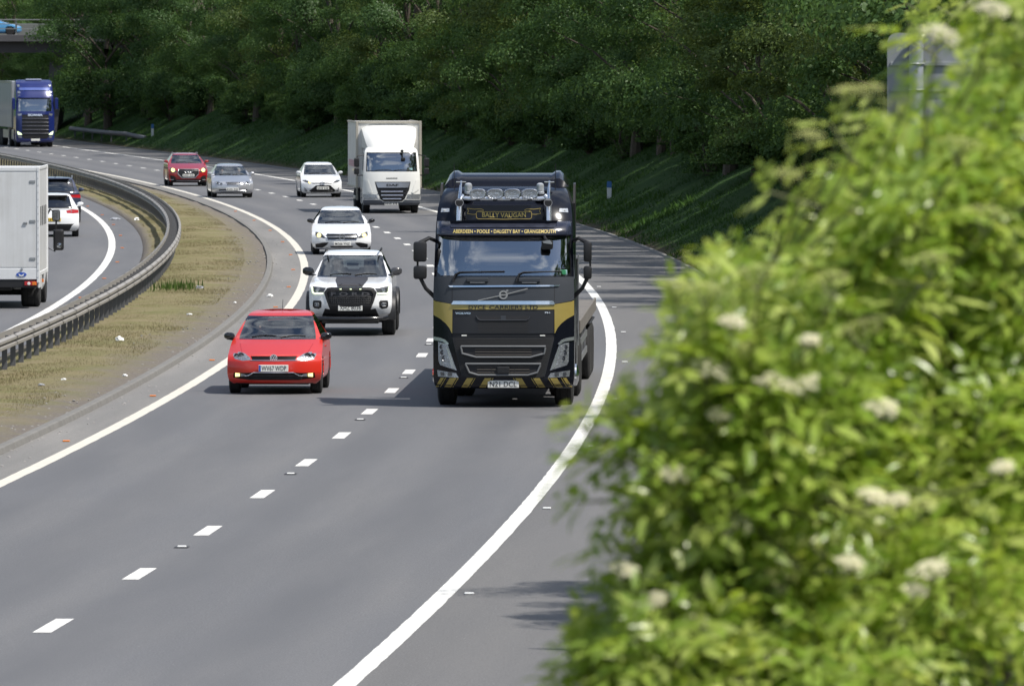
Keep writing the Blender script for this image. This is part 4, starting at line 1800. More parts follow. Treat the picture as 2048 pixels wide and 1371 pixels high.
for nm, B_, mt in (('leaves', LB, M_ELDER), ('young_leaves', LY, M_ELDERN)):
    mesh_obj(nm, B_.v, B_.f, mt, bush, True)
# stems from the ground into the lobes
ST = MB()
for (px, py, rx, ry, d, dp, n) in LOBES:
    c = at(px, py, d + 0.15)
    b0 = BB + Vector((random.uniform(-0.35, 0.35), random.uniform(-0.35, 0.35), -0.1))
    mid = b0.lerp(c, 0.55) + Vector((random.uniform(0.0, 0.25), 0.15, 0.12))
    ST.tube([b0, b0.lerp(mid, 0.5) + Vector((0.05, 0.05, 0.05)), mid, c], [0.032, 0.026, 0.018, 0.007], 7)
ST.build('branches', M_ELDERBARK, bush, True)
TW.build('twigs', M_STEM, bush)


def umbel(c, r, mat, tilt, nfl, fl):
    """flat-topped flower head: rays from one stalk, each ending in a cluster of tiny florets"""
    v, f = [], []
    up = Vector((tilt[0], tilt[1], 1)).normalized()
    e1 = up.orthogonal().normalized()
    e2 = up.cross(e1)
    ncl_ = 17
    for i in range(nfl):
        k_ = i % ncl_
        a = k_ * 2.399 + random.gauss(0, 0.06)
        q = min(1.05, math.sqrt((k_ + 0.5) / ncl_))
        ex, ez = random.gauss(0, 0.085), random.gauss(0, 0.085)
        a, q = math.atan2(q * math.sin(a) + ez, q * math.cos(a) + ex), math.hypot(q * math.cos(a) + ex, q * math.sin(a) + ez)
        cl = 0.16 * mnoise.noise(Vector((q * 6 * math.cos(a), q * 6 * math.sin(a), c.x * 9)))
        p = c + e1 * (math.cos(a) * q * r) + e2 * (math.sin(a) * q * r) + up * (r * (0.25 * (1 - q * q) + cl) + random.gauss(0, 0.002))
        b = len(v)
        t = random.uniform(0, 6.28)
        for k in range(5):
            g_ = t + k * 1.2566
            v += [p, p + (e1 * math.cos(g_ - 0.4) + e2 * math.sin(g_ - 0.4)) * fl * 0.75 + up * fl * 0.1, p + (e1 * math.cos(g_) + e2 * math.sin(g_)) * fl + up * fl * 0.15, p + (e1 * math.cos(g_ + 0.4) + e2 * math.sin(g_ + 0.4)) * fl * 0.75 + up * fl * 0.1]
            f.append((b + 4 * k, b + 4 * k + 1, b + 4 * k + 2, b + 4 * k + 3))
    o = mesh_obj('flower_head', v, f, mat, bush)
    m = MB()
    ctr = min((at(q[0], q[1], q[4]) for q in LOBES), key=lambda q: (q - c).length)
    m.tube([c.lerp(ctr, 0.6), c.lerp(ctr, 0.25) - up * r * 1.8, c - up * r * 0.9], [0.006, 0.004, 0.003], 5, False)
    for k in range(5):
        a = k * 1.2566 + 0.3
        m.tube([c - up * r * 0.9, c + (e1 * math.cos(a) + e2 * math.sin(a)) * r * 0.6], [0.0025, 0.0015], 4, False)
    m.build('flower_stalk', M_STEM, o)
    return o


for (px, py, rr) in ((1465, 645, 34), (1420, 738, 46), (1550, 765, 44), (1605, 770, 42), (1765, 815, 40), (1350, 948, 36), (1460, 1048, 56), (1745, 992, 34), (1795, 1000, 28), (1700, 1125, 36), (1860, 1140, 46), (1250, 1140, 34),
                     (1305, 1200, 36), (1540, 1310, 36), (1390, 1240, 30), (1480, 1365, 30), (1440, 830, 30), (1880, 70, 46), (1985, 20, 40), (1830, 1180, 30), (2005, 935, 28), (1620, 680, 24)):
    umbel(at(px, py, 20.75 if px > 1400 else 20.7), rr / FPX * 20.8 * 0.86, M_FLORET, (random.uniform(-0.45, 0.35), -0.40), 230, 0.0060)
for (px, py, rr) in ((1357, 575, 36), (1412, 580, 38), (1690, 182, 26), (1738, 180, 32), (1622, 272, 28), (1800, 205, 36), (1255, 1020, 30), (1510, 545, 44), (1575, 350, 32), (1560, 880, 50), (1720, 660, 52), (1840, 1010, 34), (1660, 560, 42), (1500, 700, 40), (1975, 430, 50), (1920, 290, 44),
                     (1240, 1320, 36), (1640, 1080, 44), (1560, 1150, 44), (1860, 520, 40)):
    umbel(at(px, py, 20.8), rr / FPX * 20.8 * 1.05, M_BUD, (random.uniform(-0.3, 0.2), -0.25), 110, 0.0052)
tag(bush, 'large out of focus elder bush with cream flower heads and bright green leaves', 'bush')

# a leafy twig of another tree beyond the bush
tw = empty('tree_sprig', (0, 0, 0))
LS = LeafBuf()
TWK = TW
TW = MB()
p0 = at(1935, 8, 42)
for px, py in ((1865, 18), (1885, 45), (1905, 80), (1910, 15), (1875, 95), (1990, 190), (2020, 260), (1985, 110)):
    shoot(at(px, py, 42) + Vector((0, 0, -0.05)), Vector((-0.6, 0, 0.35)), 0.16, 3, 0.075, LS)
TW.tube([at(2120, -120, 43), at(1990, -30, 42.3), p0, at(1880, 60, 42)], [0.03, 0.02, 0.012, 0.004], 6)
TW.tube([at(2140, 330, 43), at(2030, 230, 42.3), at(1990, 130, 42)], [0.03, 0.018, 0.005], 6)
mesh_obj('leaves', LS.v, LS.f, M_ELDERN, tw, True)
TW.build('twigs', M_STEM, tw)
tag(tw, 'sunlit leafy sprig hanging above the back of the road sign', 'sprig')

# ------------------------------------------------------------------ back of a road sign on the bank
SD = 82.0
sp = at(1832, 300, SD)
sx = sp.x
sg = empty('road_sign', (sx, SD, float(hterr(sx - float(XR(SD)), SD))))
tag(sg, 'grey back of a road sign on a steel post behind the elder bush', 'road sign')
M_SIGNB = pmat('sign_back_grey', (0.27, 0.285, 0.295), 0.6, 0.3, var=0.15, scale=3)
M_SIGNP = pmat('sign_post_steel', (0.36, 0.38, 0.42), 0.5, 0.4, var=0.12, scale=4)
zb = -sg.location.z
SS = FPX / SD
def sz(py): return HCAM - (py - YH) / SS - sg.location.z
def sxx(px): return (px - 1024) / SS - sx
x0, x1, zt, zl = sxx(1775), sxx(2010), sz(66), sz(520)
rc_ = 0.10
poly = []
for cx, cz, a0 in ((x1 - rc_, zl + rc_, -90), (x1 - rc_, zt - rc_, 0), (x0 + rc_, zt - rc_, 90), (x0 + rc_, zl + rc_, 180)):
    for k in range(7):
        a = R(a0 + k * 15)
        poly.append((cx + rc_ * math.cos(a), cz + rc_ * math.sin(a)))
MB().prism(poly, 0.10, 0.115).build('sign_panel', M_SIGNB, sg)
pc = sxx(1832)
MB().tube([(pc, 0, -0.2), (pc, 0, zt - 0.02)], 0.072, 16).build('post', M_SIGNP, sg, True)
for py in (128, 180, 330, 450):
    z = sz(py)
    m = MB().box(x0 + 0.03, x1 - 0.03, 0.075, 0.098, z - 0.02, z + 0.02, 0.004)
    m.tube([(pc + 0.078 * math.cos(a_), 0.078 * math.sin(a_), z) for a_ in [k * math.pi / 8 for k in range(-8, 9)]], 0.012, 5)
    m.build('sign_rail', M_SIGNB, sg)

# ------------------------------------------------------------------ marker posts
M_MKW = pmat('marker_white', (0.72, 0.73, 0.74), 0.5)
M_MKB = pmat('marker_blue', (0.05, 0.16, 0.42), 0.5)
def marker(px, py, h, label):
    p = hit(px, py)
    o = empty('marker_post', p, heading(p.y))
    tag(o, label, 'marker post')
    MB().prism([(-0.07, -0.2), (0.07, -0.2), (0.085, h * 0.62), (-0.085, h * 0.62)], -0.02, 0.02).build('post', M_MKW, o)
    MB().prism([(-0.085, h * 0.62), (0.085, h * 0.62), (0.085, h * 0.94), (0.07, h), (-0.07, h), (-0.085, h * 0.94)], -0.022, 0.022).build('blue_cap', M_MKB, o)
marker(1218.5, 397, 0.62, 'white marker post with blue top in the grass beside the black lorry')
marker(305, 272, 0.75, 'small white marker post in the far grass above the red car near the bridge')

# ------------------------------------------------------------------ litter and weeds in the central reserve
M_LITTER = pmat('litter_white', (0.72, 0.72, 0.70), 0.5, var=0.2)
M_LITTERD = pmat('litter_grey', (0.30, 0.31, 0.33), 0.5, var=0.3)
M_STONE = pmat('rubble', (0.26, 0.25, 0.24), 0.9, var=0.3)


def crumple(name, px, py, sx_, sy_, sz_, mat, label, seed, cat='litter'):
    """crumpled sheet or can: a squashed bumpy blob lying on the ground"""
    p = hit(px, py)
    bm = bmesh.new()
    bmesh.ops.create_icosphere(bm, subdivisions=3, radius=1)
    for q in bm.verts:
        n = 1 + 0.45 * mnoise.noise(q.co * 1.7 + Vector((seed, 0, 0))) + 0.25 * mnoise.noise(q.co * 4 + Vector((seed, 3, 0)))
        q.co = Vector((q.co.x * sx_ * n, q.co.y * sy_ * n, max(-0.2 * sz_, q.co.z * sz_ * n)))
    me = bpy.data.meshes.new(name)
    bm.to_mesh(me)
    bm.free()
    me.materials.append(mat)
    o = link(bpy.data.objects.new(name, me))
    o.location = p + Vector((0, 0, sz_ * 0.3 + 0.01))
    tag(o, label, cat)


crumple('litter_bag', 239, 683, 0.09, 0.12, 0.07, M_LITTER, 'crumpled white bag in the dry grass below the crash barrier', 1)
crumple('drink_can', 399, 578, 0.10, 0.10, 0.06, M_LITTERD, 'grey crushed can beside the green weed tuft', 2)
crumple('litter_wrapper', 337, 573, 0.06, 0.08, 0.04, pmat('litter_pink', (0.5, 0.25, 0.25), 0.5), 'pinkish wrapper just left of the green weed tuft', 3)
crumple('litter_cup', 540, 594, 0.075, 0.10, 0.05, M_LITTER, 'white cup lying on the dusty strip behind the red hatchback', 4)
crumple('litter_sheet', 230, 439, 0.16, 0.5, 0.05, M_LITTERD, 'long grey piece of debris on the far dusty verge', 5)
crumple('litter_bottle', 273, 441, 0.10, 0.3, 0.08, M_LITTER, 'pale bottle in the verge grass inside the barrier bend', 6)
crumple('litter_scrap', 379, 630, 0.06, 0.12, 0.025, M_LITTER, 'pale flat scrap on the dry grass between barrier and red car', 7)
crumple('litter_paper', 250, 753, 0.045, 0.08, 0.03, M_LITTER, 'small white paper at the edge of the gravel near the kerb', 8)
crumple('litter_carton', 83, 772, 0.06, 0.08, 0.03, M_LITTERD, 'small grey carton in the dry grass below the nearest barrier posts', 9)
crumple('litter_tissue', 127, 762, 0.045, 0.05, 0.03, M_LITTER, 'small white tissue on the dry grass between carton and gravel', 10)
crumple('litter_card', 470, 607, 0.035, 0.06, 0.03, M_LITTER, 'tiny white scrap at the grass edge above the red car roof', 11)
crumple('litter_foil', 349, 428, 0.05, 0.08, 0.05, M_LITTER, 'tiny pale scrap just outside the barrier bend', 12)
# stones and grit along the kerb
v, f = [], []
bm = bmesh.new()
bmesh.ops.create_icosphere(bm, subdivisions=1, radius=1)
bm.verts.index_update()
sv = [q.co.copy() for q in bm.verts]
sf = [[q.index for q in fc.verts] for fc in bm.faces]
bm.free()
for k in range(500):
    d = 118 + 150 * random.random() ** 1.6
    r_ = random.random()
    if r_ < 0.75:
        t = float(OL(d)) - 0.95 - abs(random.gauss(0, 0.5))
    else:
        t = float(OL(d)) - 0.9 + abs(random.gauss(0, 0.22))
    s_ = random.uniform(0.008, 0.028)
    z = float(hterr(t, d)) if t < float(OL(d)) - 0.93 else 0
    c = Vector((float(XR(d)) + t, d, max(z, 0)))
    b = len(v)
    for q in sv:
        v.append(c + Vector((q.x * s_ * 1.3, q.y * s_ * 1.6, q.z * s_ * 0.8)) * random.uniform(0.75, 1.2))
    f += [[i + b for i in q] for q in sf]
tag(mesh_obj('gravel', v, f, M_STONE), kind='stuff')
# tuft of fresh weeds
tuft = hit(358, 576)
n = 260
P = np.stack([tuft.x + rng.normal(size=n) * 0.26, tuft.y + rng.normal(size=n) * 1.0, np.full(n, tuft.z)], 1)
o = blades('weed_tuft', P, 0.22, 0.03, 0.35, leafmat('tuft_green', (0.07, 0.125, 0.03), (0.12, 0.18, 0.05), 0.3, gloss=0.0))
o['kind'] = 'thing'
tag(o, 'bright green weed tuft standing in the dry central reserve grass', 'weed')

# ================================================================== VEHICLES
def mx(poly):
    return [(-a, b) for a, b in poly][::-1]


def std_wheels(root, hw, ya, yb, r, wd, rim=None, spokes=5):
    for y in (ya, yb):
        for s_ in (-1, 1):
            wheel(root, s_ * (hw - wd / 2 - 0.015), y, r, wd, rim, spokes=spokes, side=s_)


def under(root, hw, L, z0, z1):
    MB().box(-hw + 0.22, hw - 0.22, 0.35, L - 0.3, z0, z1, 0.03).build('underbody', M_BLACK, root)


def vehicle(name, label, cat, px, py, turn=0.0, away=False, length=0.0):
    p, h = place(px, py, turn, away, length)
    return tag(empty(name, p, h), label, cat)


# ---- red hatchback
def red_hatch():
    root = vehicle('hatchback', 'red hatchback with lit fog lamps and black door mirrors, the car nearest the camera', 'car', 547, 789)
    paint = car_paint('red_paint', (0.56, 0.024, 0.012), rough=0.34, coat=0.6)
    W, L = 1.70, 3.97
    lv = levels_for(L, W, 1.455, 0.69, 0.97, 1.16, 2.00, 1.345, 0.545, lo=0.19)
    h = Hull(lv, wheels=((0.80, 0.31), (3.27, 0.31)), wr=0.31)
    glaze(h, dict(screen=(0.665, 0.565, 0.985, 1.335), ymid=2.4, side=(1.55, 2.15, 3.15, 3.45, 0.98, 1.36), rear=(0.5, 0.45, 1.02, 1.32)))
    hl = [(-0.745, 0.775), (-0.70, 0.79), (-0.52, 0.725), (-0.415, 0.655), (-0.43, 0.618), (-0.56, 0.605), (-0.715, 0.635), (-0.75, 0.70)]
    h.cut('headlight', hl, 'f', M_REFLECTOR, 0.0, mirror=True)
    h.cut('grille', [(-0.42, 0.69), (0.42, 0.69), (0.40, 0.655), (0.39, 0.625), (-0.39, 0.625), (-0.40, 0.655)], 'f', M_BLACK, 0.03)
    low = [(-0.73, 0.39), (-0.50, 0.39), (-0.38, 0.40), (0.38, 0.40), (0.50, 0.39), (0.73, 0.39), (0.74, 0.30), (0.45, 0.262), (-0.45, 0.262), (-0.74, 0.30)]
    h.cut('lower_grille', low, 'f', M_BLACK, 0.03)
    h.cut('bumper_lip', [(-0.70, 0.205), (0.70, 0.205), (0.70, 0.185), (-0.70, 0.185)], 'f', M_BLACK, 0.0)
    # shut lines of the bonnet
    for s_ in (-1, 1):
        q = [(s_ * 0.575, 0.72), (s_ * 0.592, 0.72), (s_ * 0.70, 0.955), (s_ * 0.685, 0.955)]
        h.cut('bonnet_seam', q if s_ > 0 else q[::-1], 'f', pmat('seam_dark', (0.35, 0.010, 0.013), 0.5), 0.0)
    o = h.finish(root, paint)
    S = h.yf
    hbars(root, 'grille_bar', lambda z: 0.40, (0.665, 0.645), S, M_BLACK, 0.006, -0.012)
    path_trim(root, 'grille_trim', [(-0.42, 0.618), (0, 0.612), (0.42, 0.618)], S, 0.008, M_CHROME, 0.004)
    path_trim(root, 'lower_trim', [(-0.52, 0.335), (-0.45, 0.345), (-0.36, 0.398), (0.36, 0.398), (0.45, 0.345), (0.52, 0.335)], S, 0.009, M_CHROME, 0.004)
    hbars(root, 'grille_bar', lambda z: 0.40 if z > 0.33 else 0.5, (0.365, 0.335, 0.305, 0.28), S, M_GLOSSBLACK, 0.007, -0.012)
    for s_ in (-1, 1):
        q = [(s_ * 0.70, 0.385), (s_ * 0.615, 0.38), (s_ * 0.615, 0.325), (s_ * 0.70, 0.318)]
        f_ = draped('fog_lamp', q, S, M_LIT, root, 0.004)
        q = [(s_ * 0.60, 0.375), (s_ * 0.52, 0.365), (s_ * 0.50, 0.335), (s_ * 0.60, 0.325)]
        draped('lamp_insert', q, S, M_REFLECTOR, root, 0.003)
        # two round reflectors inside each headlamp
        for cx, r_ in ((0.60, 0.062), (0.685, 0.045)):
            y = S(s_ * cx, 0.69)
            MB().lathe([(0.004, r_), (-0.006, r_ * 0.92), (-0.006, r_ * 0.80), (0.006, r_ * 0.55), (0.0, r_ * 0.4), (-0.006, 0.003)], (s_ * cx, y, 0.69), 'y', 20).build('lamp_bowl', M_LAMPDARK, root, True)
        door_mirror(root, s_ * 0.78, 1.38, 1.00, M_GLOSSBLACK, s_, 0.19, 0.14)
        MB().box(s_ * 0.845 - 0.012, s_ * 0.845 + 0.012, 1.9, 2.06, 0.80, 0.825, 0.006).build('door_handle', paint, root)
    # round badge: ring with the two stacked letters as strokes
    y = S(0, 0.66) - 0.02
    b = MB()
    b.lathe([(0.012, 0.066), (0.0, 0.064), (0.0, 0.002)], (0, y, 0.66), 'y', 28)
    bo = b.build('badge', M_INK, root, True)
    m = MB()
    ring_y(m, 0, y - 0.006, 0.66, 0.053, 0.066)
    z = 0.66
    stroke(m, [(-0.024, z + 0.046), (0, z + 0.004), (0.024, z + 0.046)], 0.012, y - 0.007)
    stroke(m, [(-0.044, z + 0.026), (-0.022, z - 0.042), (0, z + 0.000), (0.022, z - 0.042), (0.044, z + 0.026)], 0.012, y - 0.0075)
    m.build('badge_emblem', pmat('badge_silver', (0.62, 0.64, 0.68), 0.35, 0.3), bo)
    plate(root, 'WV67 WDP', 0, 0.475, S, 0.535, 0.125, band=True)
    wipers(root, h, 0.985, 0.62)
    MB().tube([(0.02, 2.55, 1.44), (0.02, 2.72, 1.63)], 0.005, 5).build('aerial', M_BLACK, root)
    std_wheels(root, W / 2, 0.80, 3.27, 0.31, 0.20)
    under(root, W / 2, L, 0.17, 0.4)
    cabin(root, 1.28, 0.95, 0.66, 2.15, 0.55)
    MB().box(-0.16, 0.16, 2.02, 2.06, 1.22, 1.25, 0.01).build('sun_visor', M_DARKIN, root)
    return root


rh = red_hatch()
def seated(root, x, y, z, label, shirt, hair, sc=0.92):
    p = root.matrix_world @ Vector((0, 0, 0))
    h = root.rotation_euler.z
    w_ = Vector(root.location) + Matrix.Rotation(h, 3, 'Z') @ Vector((x, y, z))
    o = person(w_, h, label, shirt, hair)
    o.scale = (sc, sc, sc)
    return o


seated(rh, -0.36, 2.10, 0.43, 'driver holding the wheel behind the windscreen of the red hatchback', pmat('shirt_dark', (0.06, 0.065, 0.08), 0.85), M_HAIR)

# ---- white pickup
M_WHITE = car_paint('white_paint', (0.80, 0.81, 0.82), rough=0.3)
def pickup():
    root = vehicle('pickup_truck', 'lifted white pickup with black bonnet scoop and black arch flares behind the red hatchback', 'pickup', 700.5, 672)
    W, L = 1.80, 5.3
    hw = W / 2
    lv = [(0.42, 0.78, 0.16, L - 0.1, 0.2, 0.1), (0.50, 0.86, 0.08, L, 0.24, 0.1), (0.68, 0.895, 0.0, L, 0.28, 0.1), (0.90, 0.90, 0.02, L, 0.30, 0.1), (1.05, 0.895, 0.06, L, 0.30, 0.1), (1.12, 0.89, 0.16, L, 0.34, 0.1),
          (1.17, 0.88, 0.50, L, 0.36, 0.1), (1.22, 0.87, 1.05, L - 0.02, 0.30, 0.1), (1.25, 0.85, 1.32, L - 0.05, 0.24, 0.1), (1.27, 0.84, 1.40, 3.62, 0.22, 0.12), (1.30, 0.83, 1.46, 3.58, 0.22, 0.12), (1.48, 0.74, 1.80, 3.5, 0.2, 0.12), (1.68, 0.655, 2.18, 3.42, 0.18, 0.12),
          (1.76, 0.61, 2.42, 3.36, 0.17, 0.12), (1.795, 0.52, 2.75, 3.2, 0.12, 0.1), (1.81, 0.2, 2.95, 3.05, 0.03, 0.03)]
    h = Hull(lv, pf=3.0, wheels=((0.95, 0.40), (4.15, 0.40)), wr=0.40)
    glaze(h, dict(screen=(0.735, 0.60, 1.275, 1.685), ymid=2.6, side=(1.75, 2.3, 3.2, 3.45, 1.29, 1.68), rear=(0.55, 0.5, 1.35, 1.66)))
    g = [(-0.50, 1.045), (-0.42, 1.06), (0.42, 1.06), (0.50, 1.045), (0.575, 0.95), (0.50, 0.72), (0.44, 0.575), (-0.44, 0.575), (-0.50, 0.72), (-0.575, 0.95)]
    h.cut('grille_frame', g, 'f', M_BLACK, -0.015)
    h.cut('grille', [(-0.46, 1.0), (0.46, 1.0), (0.51, 0.94), (0.45, 0.70), (-0.45, 0.70), (-0.51, 0.94)], 'f', pmat('grille_mesh', (0.02, 0.02, 0.022), 0.5, var=0.8, scale=40), 0.04)
    h.cut('headlight', [(-0.84, 1.075), (-0.53, 1.045), (-0.595, 0.925), (-0.80, 0.925), (-0.835, 0.97)], 'f', M_LAMPDARK, 0.0, mirror=True)
    h.cut('lower_bumper', [(-0.55, 0.60), (-0.46, 0.58), (0.46, 0.58), (0.55, 0.60), (0.62, 0.425), (-0.62, 0.425)], 'f', M_BLACK, 0.01)
    h.cut('fog_surround', [(-0.80, 0.77), (-0.65, 0.77), (-0.62, 0.73), (-0.63, 0.62), (-0.69, 0.585), (-0.79, 0.60), (-0.82, 0.64), (-0.82, 0.74)], 'f', M_BLACK, 0.004, mirror=True)
    o = h.finish(root, M_WHITE)
    S = h.yf
    # bonnet scoop
    draped('bonnet_scoop', [(-0.33, 1.255), (0.35, 1.255), (0.36, 1.20), (0.27, 1.085), (-0.27, 1.085), (-0.345, 1.20)], S, pmat('scoop_black', (0.035, 0.033, 0.036), 0.5), root, 0.004, 0.04, 0.035)
    for s_ in (-1, 1):
        draped('scoop_vent', [(s_ * 0.17, 1.14), (s_ * 0.20, 1.14), (s_ * 0.25, 1.105), (s_ * 0.22, 1.10)], S, M_INK, root, 0.045, 0.04, 0.005)
        m = path_trim(root, 'running_lamp', [(s_ * 0.835, 1.055), (s_ * 0.825, 0.955), (s_ * 0.79, 0.925), (s_ * 0.60, 0.928)], S, 0.014, M_LITW, 0.012)
        y = S(s_ * 0.70, 0.99)
        MB().lathe([(0.0, 0.055), (-0.01, 0.05), (-0.004, 0.02), (-0.01, 0.002)], (s_ * 0.70, y - 0.002, 0.99), 'y', 18).build('lamp_bowl', M_REFLECTOR, root, True)
        path_trim(root, 'fog_ring', [(s_ * 0.77, 0.715), (s_ * 0.69, 0.715), (s_ * 0.685, 0.655), (s_ * 0.70, 0.645), (s_ * 0.77, 0.65)], S, 0.009, M_SATIN, 0.006, True, 4)
        disc_y(root, 'fog_lamp', s_ * 0.73, 0.683, S, 0.022, M_REFLECTOR)
        door_mirror(root, s_ * 0.84, 1.60, 1.36, M_GLOSSBLACK if s_ < 0 else pmat('mirror_dark', (0.05, 0.05, 0.055), 0.25, coat=0.5), s_, 0.24, 0.19, 0.14)
        # arch flares
        for yw in (0.95, 4.15):
            m = MB()
            ring = []
            for k in range(15):
                a = R(-8 + k * 196 / 14)
                ring.append((yw + math.cos(a) * 0.45, 0.42 + math.sin(a) * 0.45, yw + math.cos(a) * 0.56, 0.42 + math.sin(a) * 0.56))
            v, f = [], []
            for k, (a, b, c, d_) in enumerate(ring):
                xi = h.xs(max(0.2, min(L - 0.15, c)), min(1.0, max(0.5, d_)), s_)
                v += [(xi - s_ * 0.05, c, d_), (s_ * (hw + 0.07), c - (c - a) * 0.25, d_ - (d_ - b) * 0.25), (s_ * (hw + 0.085), a, b), (s_ * (hw - 0.12), a, b)]
            for k in range(14):
                for j in range(3):
                    f.append((4 * k + j, 4 * k + j + 1, 4 * k + j + 5, 4 * k + j + 4))
            m.add(v, f)
            m.build('arch_flare', M_BLACK, root, True)
        MB().tube([(s_ * 0.60, 2.2, 1.80), (s_ * 0.605, 2.3, 1.835), (s_ * 0.605, 3.2, 1.835), (s_ * 0.60, 3.3, 1.79)], 0.018, 6).build('roof_rail', M_BLACK, root, True)
        MB().box(s_ * 0.86 - 0.09, s_ * 0.86 + 0.09, 1.6, 3.6, 0.44, 0.49, 0.015).build('side_step', M_BLACK, root)
    for x in (-0.21, 0.01, 0.22):
        MB().box(x - 0.02, x + 0.02, S(x, 1.02) - 0.03, S(x, 1.02) - 0.005, 1.012, 1.03, 0.004).build('marker_lamp', M_LITW, root)
    lettering('grille_lettering', 'F O R D', -0.42, 0.42, 0.875, 0.955, S, pmat('letter_grey', (0.05, 0.05, 0.055), 0.4), root, 0.03, eps=0.014)
    hbars(root, 'grille_bar', lambda z: 0.46, (0.84, 0.80, 0.76, 0.72), S, M_BLACK, 0.008, -0.02)
    m = MB()
    for k in range(-11, 12):
        x = k * 0.04
        m.tube([(x, S(x, 0.7) + 0.02, 0.705), (x, S(x, 0.86) + 0.02, 0.86)], 0.006, 5)
    m.build('grille_rib', M_GLOSSBLACK, root)
    plate(root, 'XHZ 8038', 0, 0.615, S, 0.53, 0.125)
    MB().tube([(-0.80, 0.22, 0.40), (-0.7, 0.04, 0.385), (0, 0.0, 0.38), (0.7, 0.04, 0.385), (0.80, 0.22, 0.40)], 0.045, 10).build('nudge_bar', M_GLOSSBLACK, root, True)
    MB().box(-0.62, 0.62, 0.10, 0.6, 0.27, 0.42, 0.03).build('skid_plate', M_BLACK, root)
    wipers(root, h, 1.28, 0.66)
    std_wheels(root, hw + 0.075, 0.95, 4.15, 0.405, 0.285, pmat('black_rim', (0.03, 0.03, 0.032), 0.35, 0.5), 6)
    under(root, hw, L, 0.33, 0.6)
    cabin(root, 1.50, 1.23, 0.72, 2.45, 0.85)
    return root


pk = pickup()
seated(pk, -0.36, 2.35, 0.82, 'driver at the wheel behind the windscreen of the white pickup', pmat('shirt_grey', (0.16, 0.17, 0.19), 0.85), M_HAIRD)


# ---- generic hatch / coupe seen from the front
def simple_car(name, label, cat, px, py, W, L, H, paint, g, turn=0.0):
    root = vehicle(name, label, cat, px, py, turn)
    hw = W / 2
    lv = levels_for(L, W, H, g['hz0'], g['hz1'], g.get('yc', 1.15), g.get('yh', 2.0), g['zh'], g['wr'], lo=g.get('lo', 0.18), hoodk=g.get('hoodk', 0.40), yrt=g.get('yrt'), yrb=g.get('yrb'))
    wy = (0.82, L - 0.75)
    wr = g.get('wheel', 0.32)
    h = Hull(lv, wheels=tuple((y, wr) for y in wy), wr=wr, dz=0.028, nf=28, ns=36)
    glaze(h, dict(screen=g['screen'], ymid=2.4, side=(1.6, 2.15, L - 0.95, L - 0.6, g['hz1'] + 0.02, g['zh'] + 0.01), rear=(0.5, 0.42, g['hz1'] + 0.06, g['zh'] - 0.03)))
    for nm, poly, mat, off, mir in g['cuts']:
        h.cut(nm, poly, 'f', mat, off, mirror=mir)
    o = h.finish(root, paint)
    S = h.yf
    for s_ in (-1, 1):
        door_mirror(root, s_ * (hw - 0.06), 1.42, g['hz1'] + 0.06, g.get('mirror', paint), s_, 0.19, 0.13)
    std_wheels(root, hw, wy[0], wy[1], wr, 0.215)
    under(root, hw, L, 0.16, 0.4)
    cabin(root, g.get('yc', 1.15) + 0.15, g['hz1'] - 0.02, hw - 0.2, 2.15, g['hz1'] - 0.40)
    wipers(root, h, g['screen'][2], g['screen'][0] * 0.95)
    return root, h, S


def white_sport_hatch():
    c = [('grille', [(-0.44, 0.635), (0.47, 0.635), (0.50, 0.56), (0.44, 0.455), (-0.42, 0.455), (-0.48, 0.56)], pmat('grille_dark', (0.025, 0.026, 0.03), 0.35), 0.03, False),
         ('headlight', [(-0.80, 0.70), (-0.62, 0.655), (-0.48, 0.525), (-0.53, 0.50), (-0.70, 0.535), (-0.80, 0.58)], M_LAMPDARK, 0.0, True),
         ('lower_intake', [(-0.80, 0.325), (-0.56, 0.375), (-0.40, 0.375), (-0.45, 0.30), (-0.58, 0.215), (-0.79, 0.215)], M_BLACK, 0.03, True),
         ('bumper_slot', [(-0.36, 0.27), (0.36, 0.27), (0.32, 0.22), (-0.32, 0.22)], M_BLACK, 0.02, False)]
    root, h, S = simple_car('sport_hatchback', 'white sporty hatchback with black mirrors and lit headlamps behind the pickup', 'car', 683.5, 509.5, 1.80, 4.30, 1.43, M_WHITE,
                            dict(hz0=0.66, hz1=0.945, yc=1.2, yh=2.05, zh=1.31, wr=0.555, screen=(0.69, 0.565, 0.95, 1.30), cuts=c, mirror=M_GLOSSBLACK))
    for s_ in (-1, 1):
        lit_disc(root, 'lit_headlamp', s_ * 0.69, 0.595, S, 0.062, M_LIT)
        path_trim(root, 'lamp_brow', [(s_ * 0.79, 0.69), (s_ * 0.62, 0.645), (s_ * 0.50, 0.53)], S, 0.010, M_SATIN, 0.004)
    hbars(root, 'grille_bar', lambda z: 0.46, (0.56, 0.535), S, M_SATIN, 0.012, 0.0)
    path_trim(root, 'grille_trim', [(-0.44, 0.635), (0.47, 0.635), (0.50, 0.56), (0.44, 0.455), (-0.42, 0.455), (-0.48, 0.56)], S, 0.012, M_CHROME, 0.004, True)
    y = S(0.01, 0.55) - 0.02
    m = MB()
    ring_y(m, 0.01, y, 0.55, 0.078, 0.094)
    for a in (90, 210, 330):
        m.prism([(0.01 + 0.014 * math.cos(R(a + 90)), 0.55 + 0.014 * math.sin(R(a + 90))), (0.01 + 0.014 * math.cos(R(a - 90)), 0.55 + 0.014 * math.sin(R(a - 90))), (0.01 + 0.088 * math.cos(R(a)), 0.55 + 0.088 * math.sin(R(a)))], y - 0.004, y + 0.004)
    m.build('star_badge', M_CHROME, root)
    plate(root, 'MG66 YNZ', 0.02, 0.335, S, 0.52, 0.115)
    path_trim(root, 'splitter_trim', [(-0.78, 0.205), (-0.5, 0.185), (0.5, 0.185), (0.78, 0.205)], S, 0.012, M_SATIN, 0.004)
    return root


wh = white_sport_hatch()


